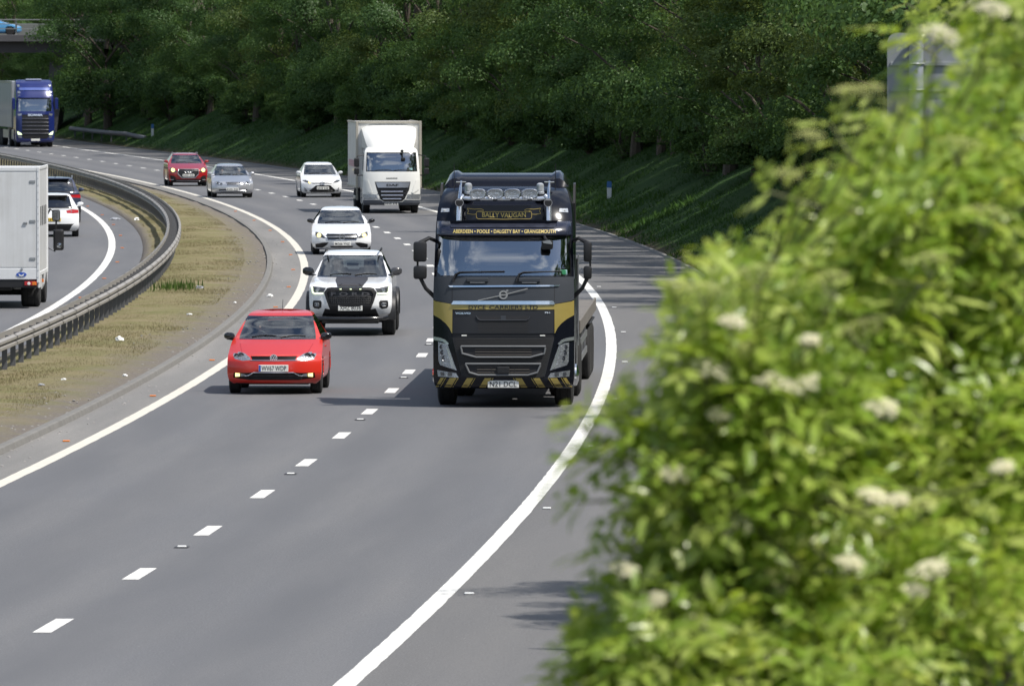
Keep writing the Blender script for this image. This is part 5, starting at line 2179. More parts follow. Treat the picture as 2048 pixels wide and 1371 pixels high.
def white_supermini():
    c = [('grille', [(-0.25, 0.52), (0.36, 0.52), (0.60, 0.29), (0.52, 0.225), (-0.45, 0.225), (-0.53, 0.29)], M_BLACK, 0.03, False),
         ('upper_slot', [(-0.44, 0.625), (0.46, 0.625), (0.42, 0.585), (-0.40, 0.585)], M_BLACK, 0.01, False),
         ('headlight', [(-0.80, 0.80), (-0.62, 0.72), (-0.44, 0.635), (-0.46, 0.60), (-0.66, 0.635), (-0.80, 0.70)], M_LAMPDARK, 0.0, True),
         ('fog_surround', [(-0.74, 0.43), (-0.63, 0.34), (-0.62, 0.25), (-0.72, 0.27)], M_BLACK, 0.01, True)]
    root, h, S = simple_car('supermini', 'small white car with black trapezoid lower grille beside the white box lorry', 'car', 644, 395, 1.72, 3.95, 1.49, M_WHITE,
                            dict(hz0=0.70, hz1=0.98, yc=1.1, yh=1.95, zh=1.36, wr=0.545, screen=(0.66, 0.56, 0.985, 1.35), cuts=c))
    m = MB()
    y = S(0.02, 0.60) - 0.02
    for rx, rz in ((0.095, 0.062),):
        pts = [(0.02 + rx * math.cos(a * math.pi / 12), y, 0.60 + rz * math.sin(a * math.pi / 12)) for a in range(25)]
        m.tube(pts, 0.012, 6, False)
        m.tube([(0.02 + 0.05 * math.cos(a * math.pi / 12), y, 0.625 + 0.028 * math.sin(a * math.pi / 12)) for a in range(25)], 0.009, 6, False)
        m.tube([(0.02 + 0.028 * math.cos(a * math.pi / 12), y, 0.60 + 0.058 * math.sin(a * math.pi / 12)) for a in range(25)], 0.009, 6, False)
    m.build('oval_badge', M_CHROME, root)
    lit_disc(root, 'lit_headlamp', -0.52, 0.64, S, 0.04, M_LIT)
    for s_ in (-1, 1):
        disc_y(root, 'fog_lamp', s_ * 0.675, 0.325, S, 0.04, M_REFLECTOR)
    plate(root, '#', 0.04, 0.40, S, 0.52, 0.115)
    hbars(root, 'grille_bar', lambda z: 0.44, (0.30, 0.265), S, M_GLOSSBLACK, 0.010, -0.01)
    return root


white_supermini()


def silver_coupe():
    paint = car_paint('silver_paint', (0.50, 0.51, 0.54), 0.55, 0.30)
    c = [('grille', [(-0.30, 0.665), (0.31, 0.665), (0.27, 0.55), (0.22, 0.525), (-0.20, 0.525), (-0.26, 0.55)], pmat('grille_dark', (0.025, 0.026, 0.03), 0.35), 0.03, False),
         ('lower_intake', [(-0.60, 0.36), (0.62, 0.36), (0.55, 0.225), (-0.52, 0.225)], M_BLACK, 0.03, False),
         ('headlight', [(-0.77, 0.705), (-0.60, 0.70), (-0.42, 0.585), (-0.44, 0.55), (-0.62, 0.53), (-0.76, 0.565)], M_REFLECTOR, 0.0, True)]
    root, h, S = simple_car('coupe', 'silver coupe with two people in the front beside the red crossover', 'car', 466, 395.5, 1.75, 4.64, 1.42, paint,
                            dict(hz0=0.66, hz1=0.945, yc=1.35, yh=2.2, zh=1.30, wr=0.52, screen=(0.685, 0.545, 0.95, 1.29), cuts=c))
    for s_ in (-1, 1):
        for cx, cz, rx, rz in ((0.63, 0.61, 0.09, 0.075), (0.49, 0.58, 0.06, 0.055)):
            pts = [(s_ * cx + rx * math.cos(a * math.pi / 10), cz + rz * math.sin(a * math.pi / 10)) for a in range(20)]
            path_trim(root, 'lamp_ring', pts, S, 0.010, M_CHROME, 0.004, True, 1, 6)
            disc_y(root, 'lamp_bowl', s_ * cx, cz, S, min(rx, rz) * 0.75, M_LAMPDARK)
    hbars(root, 'grille_bar', lambda z: 0.27, (0.635, 0.605, 0.575, 0.548), S, M_SATIN, 0.008, 0.0)
    path_trim(root, 'grille_trim', [(-0.30, 0.665), (0.31, 0.665), (0.27, 0.55), (0.22, 0.525), (-0.20, 0.525), (-0.26, 0.55)], S, 0.012, M_CHROME, 0.004, True)
    plate(root, '#', -0.02, 0.36, S, 0.52, 0.115)
    hbars(root, 'lower_bar', lambda z: 0.54, (0.30, 0.26), S, paint, 0.016, 0.0)
    return root


sc_ = silver_coupe()
seated(sc_, -0.36, 2.2, 0.40, 'driver behind the windscreen of the silver coupe', pmat('shirt_pale', (0.35, 0.36, 0.38), 0.85), M_HAIRD)
seated(sc_, 0.36, 2.2, 0.40, 'front passenger beside the driver of the silver coupe', pmat('shirt_dark', (0.06, 0.065, 0.08), 0.85), M_HAIR)


def red_crossover():
    paint = car_paint('deep_red_paint', (0.32, 0.010, 0.014), rough=0.3)
    c = [('grille', [(-0.46, 0.79), (0.46, 0.79), (0.48, 0.57), (0.30, 0.385), (-0.30, 0.385), (-0.48, 0.57)], M_BLACK, 0.03, False),
         ('headlight', [(-0.84, 0.86), (-0.60, 0.80), (-0.52, 0.66), (-0.58, 0.63), (-0.78, 0.64), (-0.84, 0.74)], M_LAMPDARK, 0.0, True),
         ('corner_intake', [(-0.84, 0.50), (-0.66, 0.48), (-0.55, 0.38), (-0.62, 0.30), (-0.80, 0.30)], M_BLACK, 0.02, True),
         ('lower_cladding', [(-0.80, 0.31), (0.80, 0.31), (0.78, 0.215), (-0.78, 0.215)], M_BLACK, 0.0, False)]
    root, h, S = simple_car('crossover', 'red crossover with octagonal grille and lit yellow headlamps beside the silver coupe', 'car', 377, 372.5, 1.80, 4.19, 1.52, paint,
                            dict(hz0=0.80, hz1=1.06, yc=1.15, yh=2.0, zh=1.41, wr=0.56, screen=(0.69, 0.56, 1.07, 1.40), cuts=c, lo=0.21, wheel=0.35))
    for s_ in (-1, 1):
        lit_disc(root, 'lit_headlamp', s_ * 0.70, 0.745, S, 0.085, M_LIT)
        path_trim(root, 'intake_trim', [(s_ * 0.80, 0.30), (s_ * 0.66, 0.30)], S, 0.016, M_SATIN, 0.004)
    path_trim(root, 'grille_trim', [(-0.46, 0.79), (0.46, 0.79), (0.48, 0.57), (0.30, 0.385), (-0.30, 0.385), (-0.48, 0.57)], S, 0.016, M_SATIN, 0.004, True)
    m = MB()
    for k in range(4):
        pts = [(-0.12 + k * 0.08 + 0.055 * math.cos(a * math.pi / 9), S(0, 0.69) - 0.015, 0.69 + 0.055 * math.sin(a * math.pi / 9)) for a in range(19)]
        m.tube(pts, 0.009, 5, False)
    m.build('ring_badge', M_CHROME, root)
    plate(root, '#', 0.0, 0.50, S, 0.54, 0.12)
    hbars(root, 'lower_bar', lambda z: 0.55, (0.25,), S, M_SATIN, 0.014, 0.004)
    for s_ in (-1, 1):
        MB().tube([(s_ * 0.55, 2.1, 1.47), (s_ * 0.56, 2.3, 1.53), (s_ * 0.55, 3.3, 1.50)], 0.016, 6).build('roof_rail', M_SATIN, root, True)
    return root


red_crossover()


# ---- cars seen from behind in the far carriageway
def rear_car(name, label, cat, px, py, W, L, H, paint, kind):
    root = vehicle(name, label, cat, px, py, 0.0, True, L)
    hw = W / 2
    suv = kind == 'suv'
    hz1 = 1.08 if suv else 0.98
    zh = H - 0.12
    lv = levels_for(L, W, H, 0.75, hz1, 1.2, 2.0, zh, 0.60 if suv else 0.55, yrt=L - (0.32 if suv else 0.48), yrb=L - 0.10, lo=0.24 if suv else 0.20)
    wr = 0.35 if suv else 0.32
    h = Hull(lv, wheels=((0.85, wr), (L - 0.78, wr)), wr=wr, dz=0.028, nf=28, ns=36)
    rb, rt = (0.66, 0.56) if suv else (0.60, 0.50)
    z0 = hz1 + 0.05 if suv else hz1 + 0.02
    h.cut('window_seal', [(-rb - 0.04, z0 - 0.04), (rb + 0.04, z0 - 0.04), (rt + 0.04, zh + 0.02), (-rt - 0.04, zh + 0.02)], 'r', M_GLOSSBLACK, 0.0)
    h.cut('rear_window', [(-rb, z0), (rb, z0), (rt, zh), (-rt, zh)], 'r', glassmat('rear_glass', (0.22, 0.26, 0.26), 0.09), 0.003)
    h.cut('side_window', [(1.6, hz1 + 0.02), (L - 0.5, hz1 + 0.04), (L - 0.75, zh), (2.15, zh)], 'l', M_TINT, 0.006, mirror=True)
    h.cut('windscreen', [(-0.66, hz1 + 0.02), (0.66, hz1 + 0.02), (0.56, zh), (-0.56, zh)], 'f', M_GLASS, 0.004, keep=lambda c: c.y < 2.3)
    if suv:
        h.cut('tail_lamp', [(-hw, 1.03), (-0.50, 1.01), (-0.48, 0.96), (-0.62, 0.92), (-hw, 0.90)], 'r', M_RED, -0.004, mirror=True)
        h.cut('rear_bumper', [(-hw, 0.55), (hw, 0.55), (hw, 0.22), (-hw, 0.22)], 'r', M_BLACK, 0.0)
    else:
        h.cut('tail_lamp', [(-hw + 0.02, 0.90), (-0.66, 0.92), (-0.44, 0.88), (-0.47, 0.80), (-0.66, 0.785), (-hw + 0.02, 0.80)], 'r', M_RED, -0.004, mirror=True)
        h.cut('rear_diffuser', [(-0.62, 0.36), (-0.70, 0.44), (0.70, 0.44), (0.62, 0.36), (0.55, 0.21), (-0.55, 0.21)], 'r', M_BLACK, 0.0)
    o = h.finish(root, paint)
    S = h.yr
    for s_ in (-1, 1):
        door_mirror(root, s_ * (hw - 0.06), 1.42, hz1 + 0.07, paint, s_, 0.20, 0.14)
        if not suv:
            y = S(s_ * 0.60, 0.85)
            MB().box(s_ * 0.58 - 0.05, s_ * 0.58 + 0.05, y - 0.002, y + 0.008, 0.825, 0.865, 0.003).build('reversing_lamp', M_REFLECTOR, root)
    plate(root, '#' if not suv else None, 0, 0.72 if suv else 0.58, S, 0.52, 0.11, M_YPLATE, flip=True)
    m = MB()
    m.box(-0.5, 0.5, L - (0.50 if suv else 0.66), L - (0.22 if suv else 0.36), H - 0.075, H - 0.05, 0.01)
    m.build('roof_spoiler', paint, root)
    if suv:
        for s_ in (-1, 1):
            MB().tube([(s_ * 0.60, 1.9, H - 0.06), (s_ * 0.62, 2.1, H + 0.01), (s_ * 0.62, L - 0.9, H + 0.01), (s_ * 0.60, L - 0.7, H - 0.06)], 0.018, 6).build('roof_rail', M_SATIN, root, True)
        MB().lathe([(-0.0, 0.02), (0.06, 0.015), (0.1, 0.004)], (0.0, L - 0.8, H + 0.0), 'z', 8).build('aerial', M_BLACK, root)
    std_wheels(root, hw, 0.85, L - 0.78, wr, 0.22)
    under(root, hw, L, 0.18, 0.45)
    cabin(root, 1.35, hz1 - 0.02, hw - 0.2, 2.15, hz1 - 0.42)
    return root


rc1 = rear_car('white_hatchback', 'white hatchback seen from behind next to the white box van', 'car', 106, 474, 1.74, 4.06, 1.46, M_WHITE, 'hatch')
lt = MB().box(-0.44, -0.12, 3.40, 3.41, 1.27, 1.31)
lt.build('window_sticker', M_YPLATE, rc1)
rear_car('dark_suv', 'dark blue estate car seen from behind ahead of the white hatchback', 'car', 111, 446, 1.85, 4.5, 1.66, car_paint('navy_paint', (0.045, 0.055, 0.095), 0.3, 0.25), 'suv')


# ---- black and gold lorry
M_LBLACK = pmat('lorry_black', (0.006, 0.007, 0.012), 0.18, coat=0.1, var=0.03, scale=3.0, spec=0.32)
M_LGREY = pmat('lorry_grey', (0.046, 0.052, 0.062), 0.5, coat=0.0, spec=0.35)
M_GOLD = pmat('lorry_gold', (0.40, 0.31, 0.085), 0.38, 0.35, coat=0.4)
M_GOLDTXT = pmat('gold_lettering', (0.62, 0.48, 0.15), 0.5)
M_MESHG = pmat('lorry_mesh', (0.013, 0.014, 0.017), 0.7, var=0.9, scale=60)


def lorry():
    root = vehicle('flatbed_lorry', 'black and gold articulated flatbed lorry with four roof spotlights coming down the inner lane', 'lorry', 1006.5, 815)
    lv = [(0.33, 1.17, 0.10, 2.4, 0.26, 0.02), (0.38, 1.20, 0.03, 2.4, 0.28, 0.02), (0.52, 1.22, 0.0, 2.4, 0.28, 0.02), (0.9, 1.225, 0.0, 2.4, 0.26, 0.02), (1.3, 1.225, 0.02, 2.4, 0.24, 0.02), (1.85, 1.225, 0.07, 2.4, 0.22, 0.02),
          (2.26, 1.215, 0.13, 2.4, 0.20, 0.02), (2.95, 1.195, 0.33, 2.4, 0.20, 0.02), (3.20, 1.185, 0.42, 2.4, 0.22, 0.02), (3.45, 1.16, 0.58, 2.4, 0.26, 0.02), (3.65, 1.11, 0.82, 2.4, 0.30, 0.02), (3.78, 1.05, 1.12, 2.4, 0.32, 0.02), (3.83, 0.95, 1.5, 2.38, 0.2, 0.02)]
    h = Hull(lv, pf=5.0, pr=8, dz=0.05, wheels=((1.42, 0.52),), wr=0.52, inset=0.45, nf=40, ns=30)
    WB, WT = 1.155, 1.135
    kp = lambda c: c.y < 0.9
    # apparent heights in the photo converted to metres on the cab front
    zs0, zs1 = 2.285, 2.955
    h.cut('windscreen_seal', [(-WB - .02, zs0 - .02), (WB + .02, zs0 - .02), (WT + .02, zs1 + .03), (-WT - .02, zs1 + .03)], 'f', M_GLOSSBLACK, 0.0, keep=kp)
    h.cut('windscreen', [(-WB + .06, zs0), (WB - .06, zs0), (WB, zs0 + 0.06), (WT, zs1), (-WT, zs1), (-WB, zs0 + 0.06)], 'f', glassmat('lorry_glass', (0.45, 0.53, 0.55), 0.32), 0.004, keep=kp)
    h.cut('side_window', [(0.45, 2.2), (1.45, 2.2), (1.45, 2.95), (0.62, 2.95)], 'l', M_TINT, 0.006, mirror=True)
    # grey band under the windscreen
    h.cut('grey_panel', [(-1.222, 1.87), (-1.18, 1.848), (-0.91, 1.80), (0.91, 1.80), (1.18, 1.848), (1.222, 1.87), (1.222, 2.262), (-1.222, 2.262)], 'f', M_LGREY, 0.0)
    # gold band sweeping down beside the dark upper panel
    gold = [(-1.222, 1.856), (-1.18, 1.836), (-0.91, 1.793), (0.0, 1.793), (0.0, 1.70), (-0.885, 1.70), (-0.888, 1.285), (-0.90, 1.30), (-0.935, 1.375), (-1.0, 1.455), (-1.10, 1.535), (-1.222, 1.60)]
    h.cut('gold_band', gold, 'f', M_GOLD, 0.0)
    h.cut('gold_band', mx(gold), 'f', M_GOLD, 0.0)
    h.cut('upper_panel', [(-0.88, 1.695), (0.88, 1.695), (0.88, 1.289), (-0.88, 1.289)], 'f', pmat('upper_panel_grey', (0.022, 0.024, 0.029), 0.55, spec=0.3), 0.006)
    h.cut('panel_gap', [(-0.90, 1.280), (0.90, 1.280), (0.90, 1.222), (-0.90, 1.222)], 'f', M_INK, 0.02)
    lowp = [(-0.885, 1.215), (0.885, 1.215), (0.87, 1.145), (0.72, 0.54), (0.58, 0.525), (-0.58, 0.525), (-0.72, 0.54), (-0.87, 1.145)]
    h.cut('grille_panel', lowp, 'f', M_MESHG, -0.006)
    hl = [(-1.137, 1.135), (-0.968, 1.10), (-0.945, 1.03), (-0.808, 0.646), (-1.10, 0.735), (-1.13, 0.80)]
    h.cut('headlight', hl, 'f', M_REFLECTOR, 0.0, mirror=True)
    fg = [(-1.155, 0.645), (-0.82, 0.60), (-0.772, 0.52), (-1.14, 0.535)]
    h.cut('fog_lamp', fg, 'f', M_REFLECTOR, 0.0, mirror=True)
    o = h.finish(root, M_LBLACK, 'cab')
    S = h.yf
    # striped bumper edge: slanting gold bars, each with a thin gold line beside it, leaning to the middle from both sides
    for a, b in ((-1.19, -1.13), (-1.03, -0.91), (-0.73, -0.615), (-0.42, -0.305)):
        for s_ in (-1, 1):
            q = [(a, 0.350), (b, 0.350), (b + 0.10, 0.515), (a + 0.10, 0.515)]
            draped('bumper_stripe', q if s_ < 0 else mx(q), S, M_GOLD, root, 0.006, 0.06, 0.004)
            e = [(b + 0.022, 0.350), (b + 0.036, 0.350), (b + 0.136, 0.515), (b + 0.122, 0.515)]
            draped('stripe_line', e if s_ < 0 else mx(e), S, M_GOLD, root, 0.006, 0.06, 0.002)
    plate(root, 'N21 DCL', 0.0, 0.410, S, 0.54, 0.128)
    M_STC = pmat('strip_chrome', (0.66, 0.72, 0.80), 0.16, 1.0)
    draped('chrome_strip', [(-0.906, 1.787), (0.885, 1.787), (0.90, 1.80), (0.86, 1.85), (-0.87, 1.848)], S, M_STC, root, 0.012, 0.08, 0.01)
    draped('chrome_strip', [(-0.93, 2.085), (0.95, 2.10), (0.98, 2.125), (-0.96, 2.112)], S, M_STC, root, 0.012, 0.08, 0.006)
    # round badge with diagonal bar
    y = S(0, 1.954) - 0.02
    m = MB()
    ring_y(m, 0.0, y, 1.954, 0.050, 0.078, 0.012)
    m.prism([(0.04, 2.009), (0.085, 2.009), (0.085, 2.044), (0.055, 2.044)], y - 0.004, y + 0.01)
    m.box(-0.05, 0.05, y - 0.004, y + 0.006, 1.941, 1.967)
    m.build('badge', M_CHROME, root)
    stroke(m := MB(), [(-0.44, 1.857), (-0.075, 1.936)], 0.018, y + 0.004)
    stroke(m, [(0.075, 1.974), (0.42, 2.062)], 0.018, y + 0.004)
    m.build('badge_bar', M_CHROME, root)
    # seams
    for x in (-0.89, 0.885):
        draped('seam', [(x - 0.006, 1.86), (x + 0.006, 1.86), (x + 0.006, 2.09), (x - 0.006, 2.09)], S, M_INK, root, 0.002)
    for wd, xa, xb in (('DYCE', -0.603, -0.305), ('CARRIERS', -0.245, 0.335), ('LTD', 0.385, 0.597)):
        lettering('company_lettering', wd, xa, xb, 1.704, 1.776, S, M_INK, root, 0.02, eps=0.008)
    lettering('maker_lettering', 'VOLVO', -0.835, -0.568, 1.618, 1.652, S, M_CHROME, root, 0.03, eps=0.008)
    lettering('model_lettering', 'FH', 0.72, 0.81, 1.632, 1.660, S, M_CHROME, root, 0.02, eps=0.008)
    draped('panel_slot', [(-0.47, 1.59), (0.47, 1.59), (0.44, 1.535), (0.40, 1.518), (-0.40, 1.518), (-0.44, 1.535)], S, M_INK, root, 0.003)
    path_trim(root, 'slot_trim', [(-0.47, 1.59), (-0.44, 1.535), (-0.40, 1.518), (0.40, 1.518), (0.44, 1.535), (0.47, 1.59)], S, 0.007, M_LGREY, 0.006)
    draped('slot_centre', [(-0.045, 1.595), (0.045, 1.595), (0.045, 1.52), (-0.045, 1.52)], S, M_LGREY, root, 0.008)
    # honeycomb rows on the upper panel and grille
    def honey(name, hwf, z0, z1, eps):
        m = MB()
        z = z0
        k = 0
        while z < z1:
            w_ = hwf(z)
            x = -w_ + (0.018 if k % 2 else 0)
            while x < w_ - 0.02:
                y = S(x, z) - eps
                m.add([(x, y, z), (x + 0.018, y, z + 0.008), (x + 0.024, y, z + 0.004), (x + 0.006, y, z - 0.004)], [(0, 3, 2, 1)])
                m.add([(x + 0.018, y, z + 0.008), (x + 0.036, y, z), (x + 0.036, y, z - 0.006), (x + 0.018, y, z + 0.002)], [(0, 3, 2, 1)])
                x += 0.036
            z += 0.024
            k += 1
        return m.build(name, pmat('mesh_highlight', (0.045, 0.042, 0.038), 0.6, 0.1), root)
    honey('panel_mesh', lambda z: 0.45, 1.30, 1.50, 0.004)
    honey('grille_mesh', lambda z: min(0.84, 0.68 + (z - 0.53) * 0.27), 0.54, 1.20, 0.012)
    for x in (-0.68, 0.68):
        MB().box(x - 0.045, x + 0.045, S(x, 1.25) - 0.012, S(x, 1.25) + 0.01, 1.238, 1.260, 0.004).build('marker_lamp', M_PLATE, root)
    # two trapezoid grille openings
    for zt, zb, wt, wm, wb, zm in ((1.064, 0.877, 0.735, 0.71, 0.47, 0.94), (0.762, 0.568, 0.655, 0.588, 0.435, 0.612)):
        q = [(-wt, zt), (wt, zt), (wm, zm), (wb, zb), (-wb, zb), (-wm, zm)]
        draped('grille_opening', q, S, M_INK, root, 0.016)
        path_trim(root, 'grille_frame', q, S, 0.018, pmat('frame_grey', (0.20, 0.205, 0.21), 0.45, 0.4), 0.03, True)
        hbars(root, 'grille_bar', lambda z: wb + 0.02, [zb + 0.045 + k * (zt - zb - 0.05) / 3 for k in range(3)], S, pmat('bar_brown', (0.06, 0.052, 0.045), 0.6), 0.010, 0.022)
        m = MB()
        for x in (-0.2, 0, 0.2):
            m.box(x - 0.006, x + 0.006, S(x, zb + 0.1) - 0.03, S(x, zb + 0.1) - 0.015, zb + 0.02, zt - 0.02)
        m.build('grille_rib', M_BLACK, root)
    MB().box(-0.11, 0.11, S(0, 0.6) - 0.06, S(0, 0.6), 0.59, 0.715, 0.015).build('radar_box', M_BLACK, root)
    for s_ in (-1, 1):
        # bright eyebrow of the headlamp
        bw = [(-1.225, 1.225), (-1.222, 1.165), (-1.06, 1.145), (-0.965, 1.09), (-0.945, 1.11), (-1.01, 1.175), (-1.09, 1.205)]
        draped('lamp_brow', bw if s_ < 0 else mx(bw), S, pmat('brow_silver', (0.62, 0.66, 0.70), 0.25, 0.8), root, 0.012, 0.05, 0.012)
        for cx, cz, r_ in ((1.07, 1.045, 0.045), (1.055, 0.945, 0.05), (1.03, 0.85, 0.045)):
            y = S(s_ * cx, cz)
            MB().lathe([(0.004, r_), (-0.008, r_ * 0.95), (0.006, r_ * 0.6), (-0.002, r_ * 0.35), (-0.006, 0.004)], (s_ * cx, y - 0.003, cz), 'y', 18).build('lamp_bowl', M_LAMPDARK, root, True)
        draped('lamp_blade', [(s_ * 0.985, 1.03), (s_ * 0.955, 1.03), (s_ * 0.825, 0.665), (s_ * 0.90, 0.69)], S, pmat('brow_silver', (0.62, 0.66, 0.70), 0.25, 0.8), root, 0.006)
        for cx in (1.05, 0.92):
            m = MB()
            y = S(s_ * cx, 0.58)
            m.box(s_ * cx - 0.042, s_ * cx + 0.042, y - 0.012, y - 0.002, 0.55, 0.615, 0.004)
            m.build('fog_bowl', M_LAMPDARK, root)
    # sun visor with the place names
    vis = [(-1.165, 3.00), (1.165, 3.00), (1.15, 3.22), (-1.15, 3.22)]
    m = MB()
    n = 24
    v, f = [], []
    for i in range(n + 1):
        x = -1.17 + 2.34 * i / n
        for z, e in ((2.975, 0.17), (3.0, 0.185), (3.10, 0.16), (3.22, 0.05), (3.23, -0.03), (2.985, -0.02)):
            v.append((x * (1 - 0.01 * (z - 3)), S(x * 0.99, z) - e * (1 - 0.25 * abs(x / 1.17) ** 4), z))
    for i in range(n):
        for j in range(6):
            f.append((i * 6 + j, i * 6 + (j + 1) % 6, (i + 1) * 6 + (j + 1) % 6, (i + 1) * 6 + j))
    f += [tuple(range(6))[::-1], tuple(n * 6 + k for k in range(6))]
    visor = mesh_obj('sun_visor', v, f, pmat('visor_smoked', (0.018, 0.021, 0.038), 0.2, coat=0.6), root, True)
    vb = BVHTree.FromPolygons([Vector(q) for q in v], f)
    def SV(x, z):
        q = vb.ray_cast(Vector((x, -4, z)), Vector((0, 1, 0)))
        return q[0].y if q[0] else S(x, z) - 0.12
    lettering('place_lettering', 'ABERDEEN \u2022 POOLE \u2022 DALGETY BAY \u2022 GRANGEMOUTH', -0.88, 0.90, 3.018, 3.082, SV, M_GOLDTXT, visor, 0.012, eps=0.008)
    draped('visor_pod', [(-0.94, 3.235), (0.94, 3.235), (0.88, 3.12), (-0.92, 3.12)], SV, pmat('visor_pod', (0.022, 0.025, 0.04), 0.3, coat=0.4), visor, 0.004, 0.08, 0.02)
    # illuminated roof sign panel with ribbon
    zt_, zb_ = 3.50, 3.24
    yp = S(0, 3.24) - 0.02
    sp_ = MB()
    sp_.prism([(-0.66, zb_), (0.66, zb_), (0.66, zt_), (-0.66, zt_)], yp, yp + 0.30)
    sb = sp_.build('roof_sign', pmat('sign_navy', (0.015, 0.018, 0.032), 0.35), root)
    fy = lambda X_, Z_: yp
    lettering('sign_lettering', 'BALLY VAUGAN', -0.38, 0.38, 3.283, 3.368, fy, M_GOLDTXT, sb, 0.02, arc=-0.012, eps=0.006)
    gm = pmat('gold_line', (0.50, 0.38, 0.12), 0.5)
    def rib(pts):
        q = MB()
        stroke(q, pts, 0.010, yp - 0.006, 0.005)
        return q.build('ribbon_line', gm, sb)
    for s_ in (-1, 1):
        rib([(s_ * x, z) for x, z in ((0.0, 3.385), (0.20, 3.388), (0.40, 3.382), (0.47, 3.39), (0.48, 3.36), (0.48, 3.285), (0.45, 3.262), (0.25, 3.262), (0.0, 3.255))])
        rib([(s_ * x, z) for x, z in ((0.47, 3.39), (0.42, 3.405), (0.36, 3.40), (0.36, 3.42), (0.40, 3.435), (0.52, 3.43), (0.64, 3.445), (0.615, 3.40), (0.64, 3.355), (0.55, 3.34), (0.48, 3.345))])
    # light bar of bright tube with spotlights, beacons and air horns
    M_BAR = pmat('bar_steel', (0.70, 0.74, 0.80), 0.22, 0.85)
    bar = MB()
    yb = yp - 0.05
    for s_ in (-1, 1):
        bar.tube([(s_ * 0.78, yb - 0.02, 3.225), (s_ * 0.775, yb + 0.04, 3.45), (s_ * 0.765, yb + 0.12, 3.60), (s_ * 0.70, yb + 0.15, 3.655)], 0.05, 10)
    bar.tube([(-0.74, yb + 0.14, 3.625), (-0.62, yb + 0.13, 3.61), (0, yb + 0.10, 3.605), (0.62, yb + 0.13, 3.61), (0.74, yb + 0.14, 3.625)], 0.042, 10)
    bo = bar.build('light_bar', M_BAR, root, True)
    for x in (-0.455, -0.153, 0.148, 0.45):
        m = MB()
        yl = yb - 0.02
        n = 24
        v, f = [], []
        for a, sc2 in ((0.10, 0.55), (0.05, 0.85), (0.0, 0.98), (-0.02, 1.0), (-0.035, 0.93), (-0.02, 0.55), (-0.03, 0.02)):
            for k in range(n):
                q = 2 * math.pi * k / n
                cx_, cz_ = math.copysign(abs(math.cos(q)) ** 0.7, math.cos(q)), math.copysign(abs(math.sin(q)) ** 0.7, math.sin(q))
                v.append((x + cx_ * 0.135 * sc2, yl + a, 3.695 + cz_ * 0.085 * sc2))
        for i in range(6):
            for k in range(n):
                f.append((i * n + k, i * n + (k + 1) % n, (i + 1) * n + (k + 1) % n, (i + 1) * n + k))
        m.add(v, f)
        lo_ = m.build('spotlight', M_REFLECTOR, root, True)
        MB().box(x - 0.04, x + 0.04, yl + 0.0, yl + 0.06, 3.58, 3.625, 0.006).build('lamp_bracket', M_BLACK, lo_)
        b2 = MB()
        pts = [(x + math.copysign(abs(math.cos(q)) ** 0.7, math.cos(q)) * 0.137, yl - 0.015, 3.695 + math.copysign(abs(math.sin(q)) ** 0.7, math.sin(q)) * 0.087) for q in [2 * math.pi * k / 24 for k in range(25)]]
        b2.tube(pts, 0.008, 6, False)
        b2.build('lamp_rim', M_CHROME, lo_, True)
    for x in (-0.63, 0.62):
        m = MB().lathe([(3.69, 0.075), (3.72, 0.075), (3.73, 0.065), (3.76, 0.07), (3.79, 0.062), (3.82, 0.068), (3.86, 0.06), (3.88, 0.035), (3.885, 0.002)], (x, yb + 0.35, 0), 'z', 20)
        bc = m.build('beacon', pmat('beacon_clear', (0.42, 0.44, 0.47), 0.2, 0.3, var=0.4, scale=30), root, True)
        MB().lathe([(3.60, 0.085), (3.69, 0.08), (3.695, 0.005)], (x, yb + 0.35, 0), 'z', 18).build('beacon_base', M_BLACK, bc, True)
    for s_ in (-1, 1):
        x = s_ * 0.77
        m = MB().tube([(x, yb - 0.10, 3.545), (x, yb - 0.06, 3.555), (x, yb + 0.05, 3.60), (x, yb + 0.5, 3.80), (x, yb + 0.8, 3.90)], [0.075, 0.058, 0.040, 0.024, 0.018], 14)
        hn = m.build('air_horn', M_CHROME, root, True)
        MB().lathe([(-0.002, 0.064), (0.004, 0.060), (0.02, 0.02), (0.03, 0.002)], (x, yb - 0.108, 3.545), 'y', 16).build('horn_mouth', M_INK, hn, True)
        MB().box(x - 0.09, x + 0.09, yb + 0.70, yb + 0.82, 3.875, 3.90, 0.006).build('horn_plate', M_CHROME, root)
        MB().tube([(s_ * 0.88, yb + 0.5, 3.75), (s_ * 0.885, yb + 0.52, 4.22)], 0.006, 5).build('aerial', M_BLACK, root)
        q = [(s_ * 1.10, 3.44), (s_ * 0.96, 3.44), (s_ * 0.95, 3.38), (s_ * 1.11, 3.37)]
        draped('roof_marker', q, S, pmat('marker_pale', (0.30, 0.33, 0.38), 0.3), root, 0.006, 0.05, 0.006)
        MB().box(s_ * 1.03 - 0.035, s_ * 1.03 + 0.035, S(s_ * 1.03, 3.405) - 0.02, S(s_ * 1.03, 3.405), 3.395, 3.415, 0.004).build('roof_lamp', M_PLATE, root)
    # roof spoiler with raised ends, and the side fairings behind the cab
    m = MB()
    n = 30
    v, f = [], []
    for i in range(n + 1):
        x = -1.08 + 2.16 * i / n
        e = 0.045 if abs(x) > 0.86 else 0.0
        dr = -0.22 * max(0, (abs(x) - 0.92) / 0.16) ** 2
        for y_, z_ in ((1.55, 3.80), (1.62, 3.90 + e + dr * 0.6), (1.9, 4.0 + e + dr), (2.4, 4.03 + e + dr), (2.4, 3.96 + e + dr), (1.7, 3.80)):
            v.append((x, y_, z_))
    for i in range(n):
        for j in range(6):
            f.append((i * 6 + j, i * 6 + (j + 1) % 6, (i + 1) * 6 + (j + 1) % 6, (i + 1) * 6 + j))
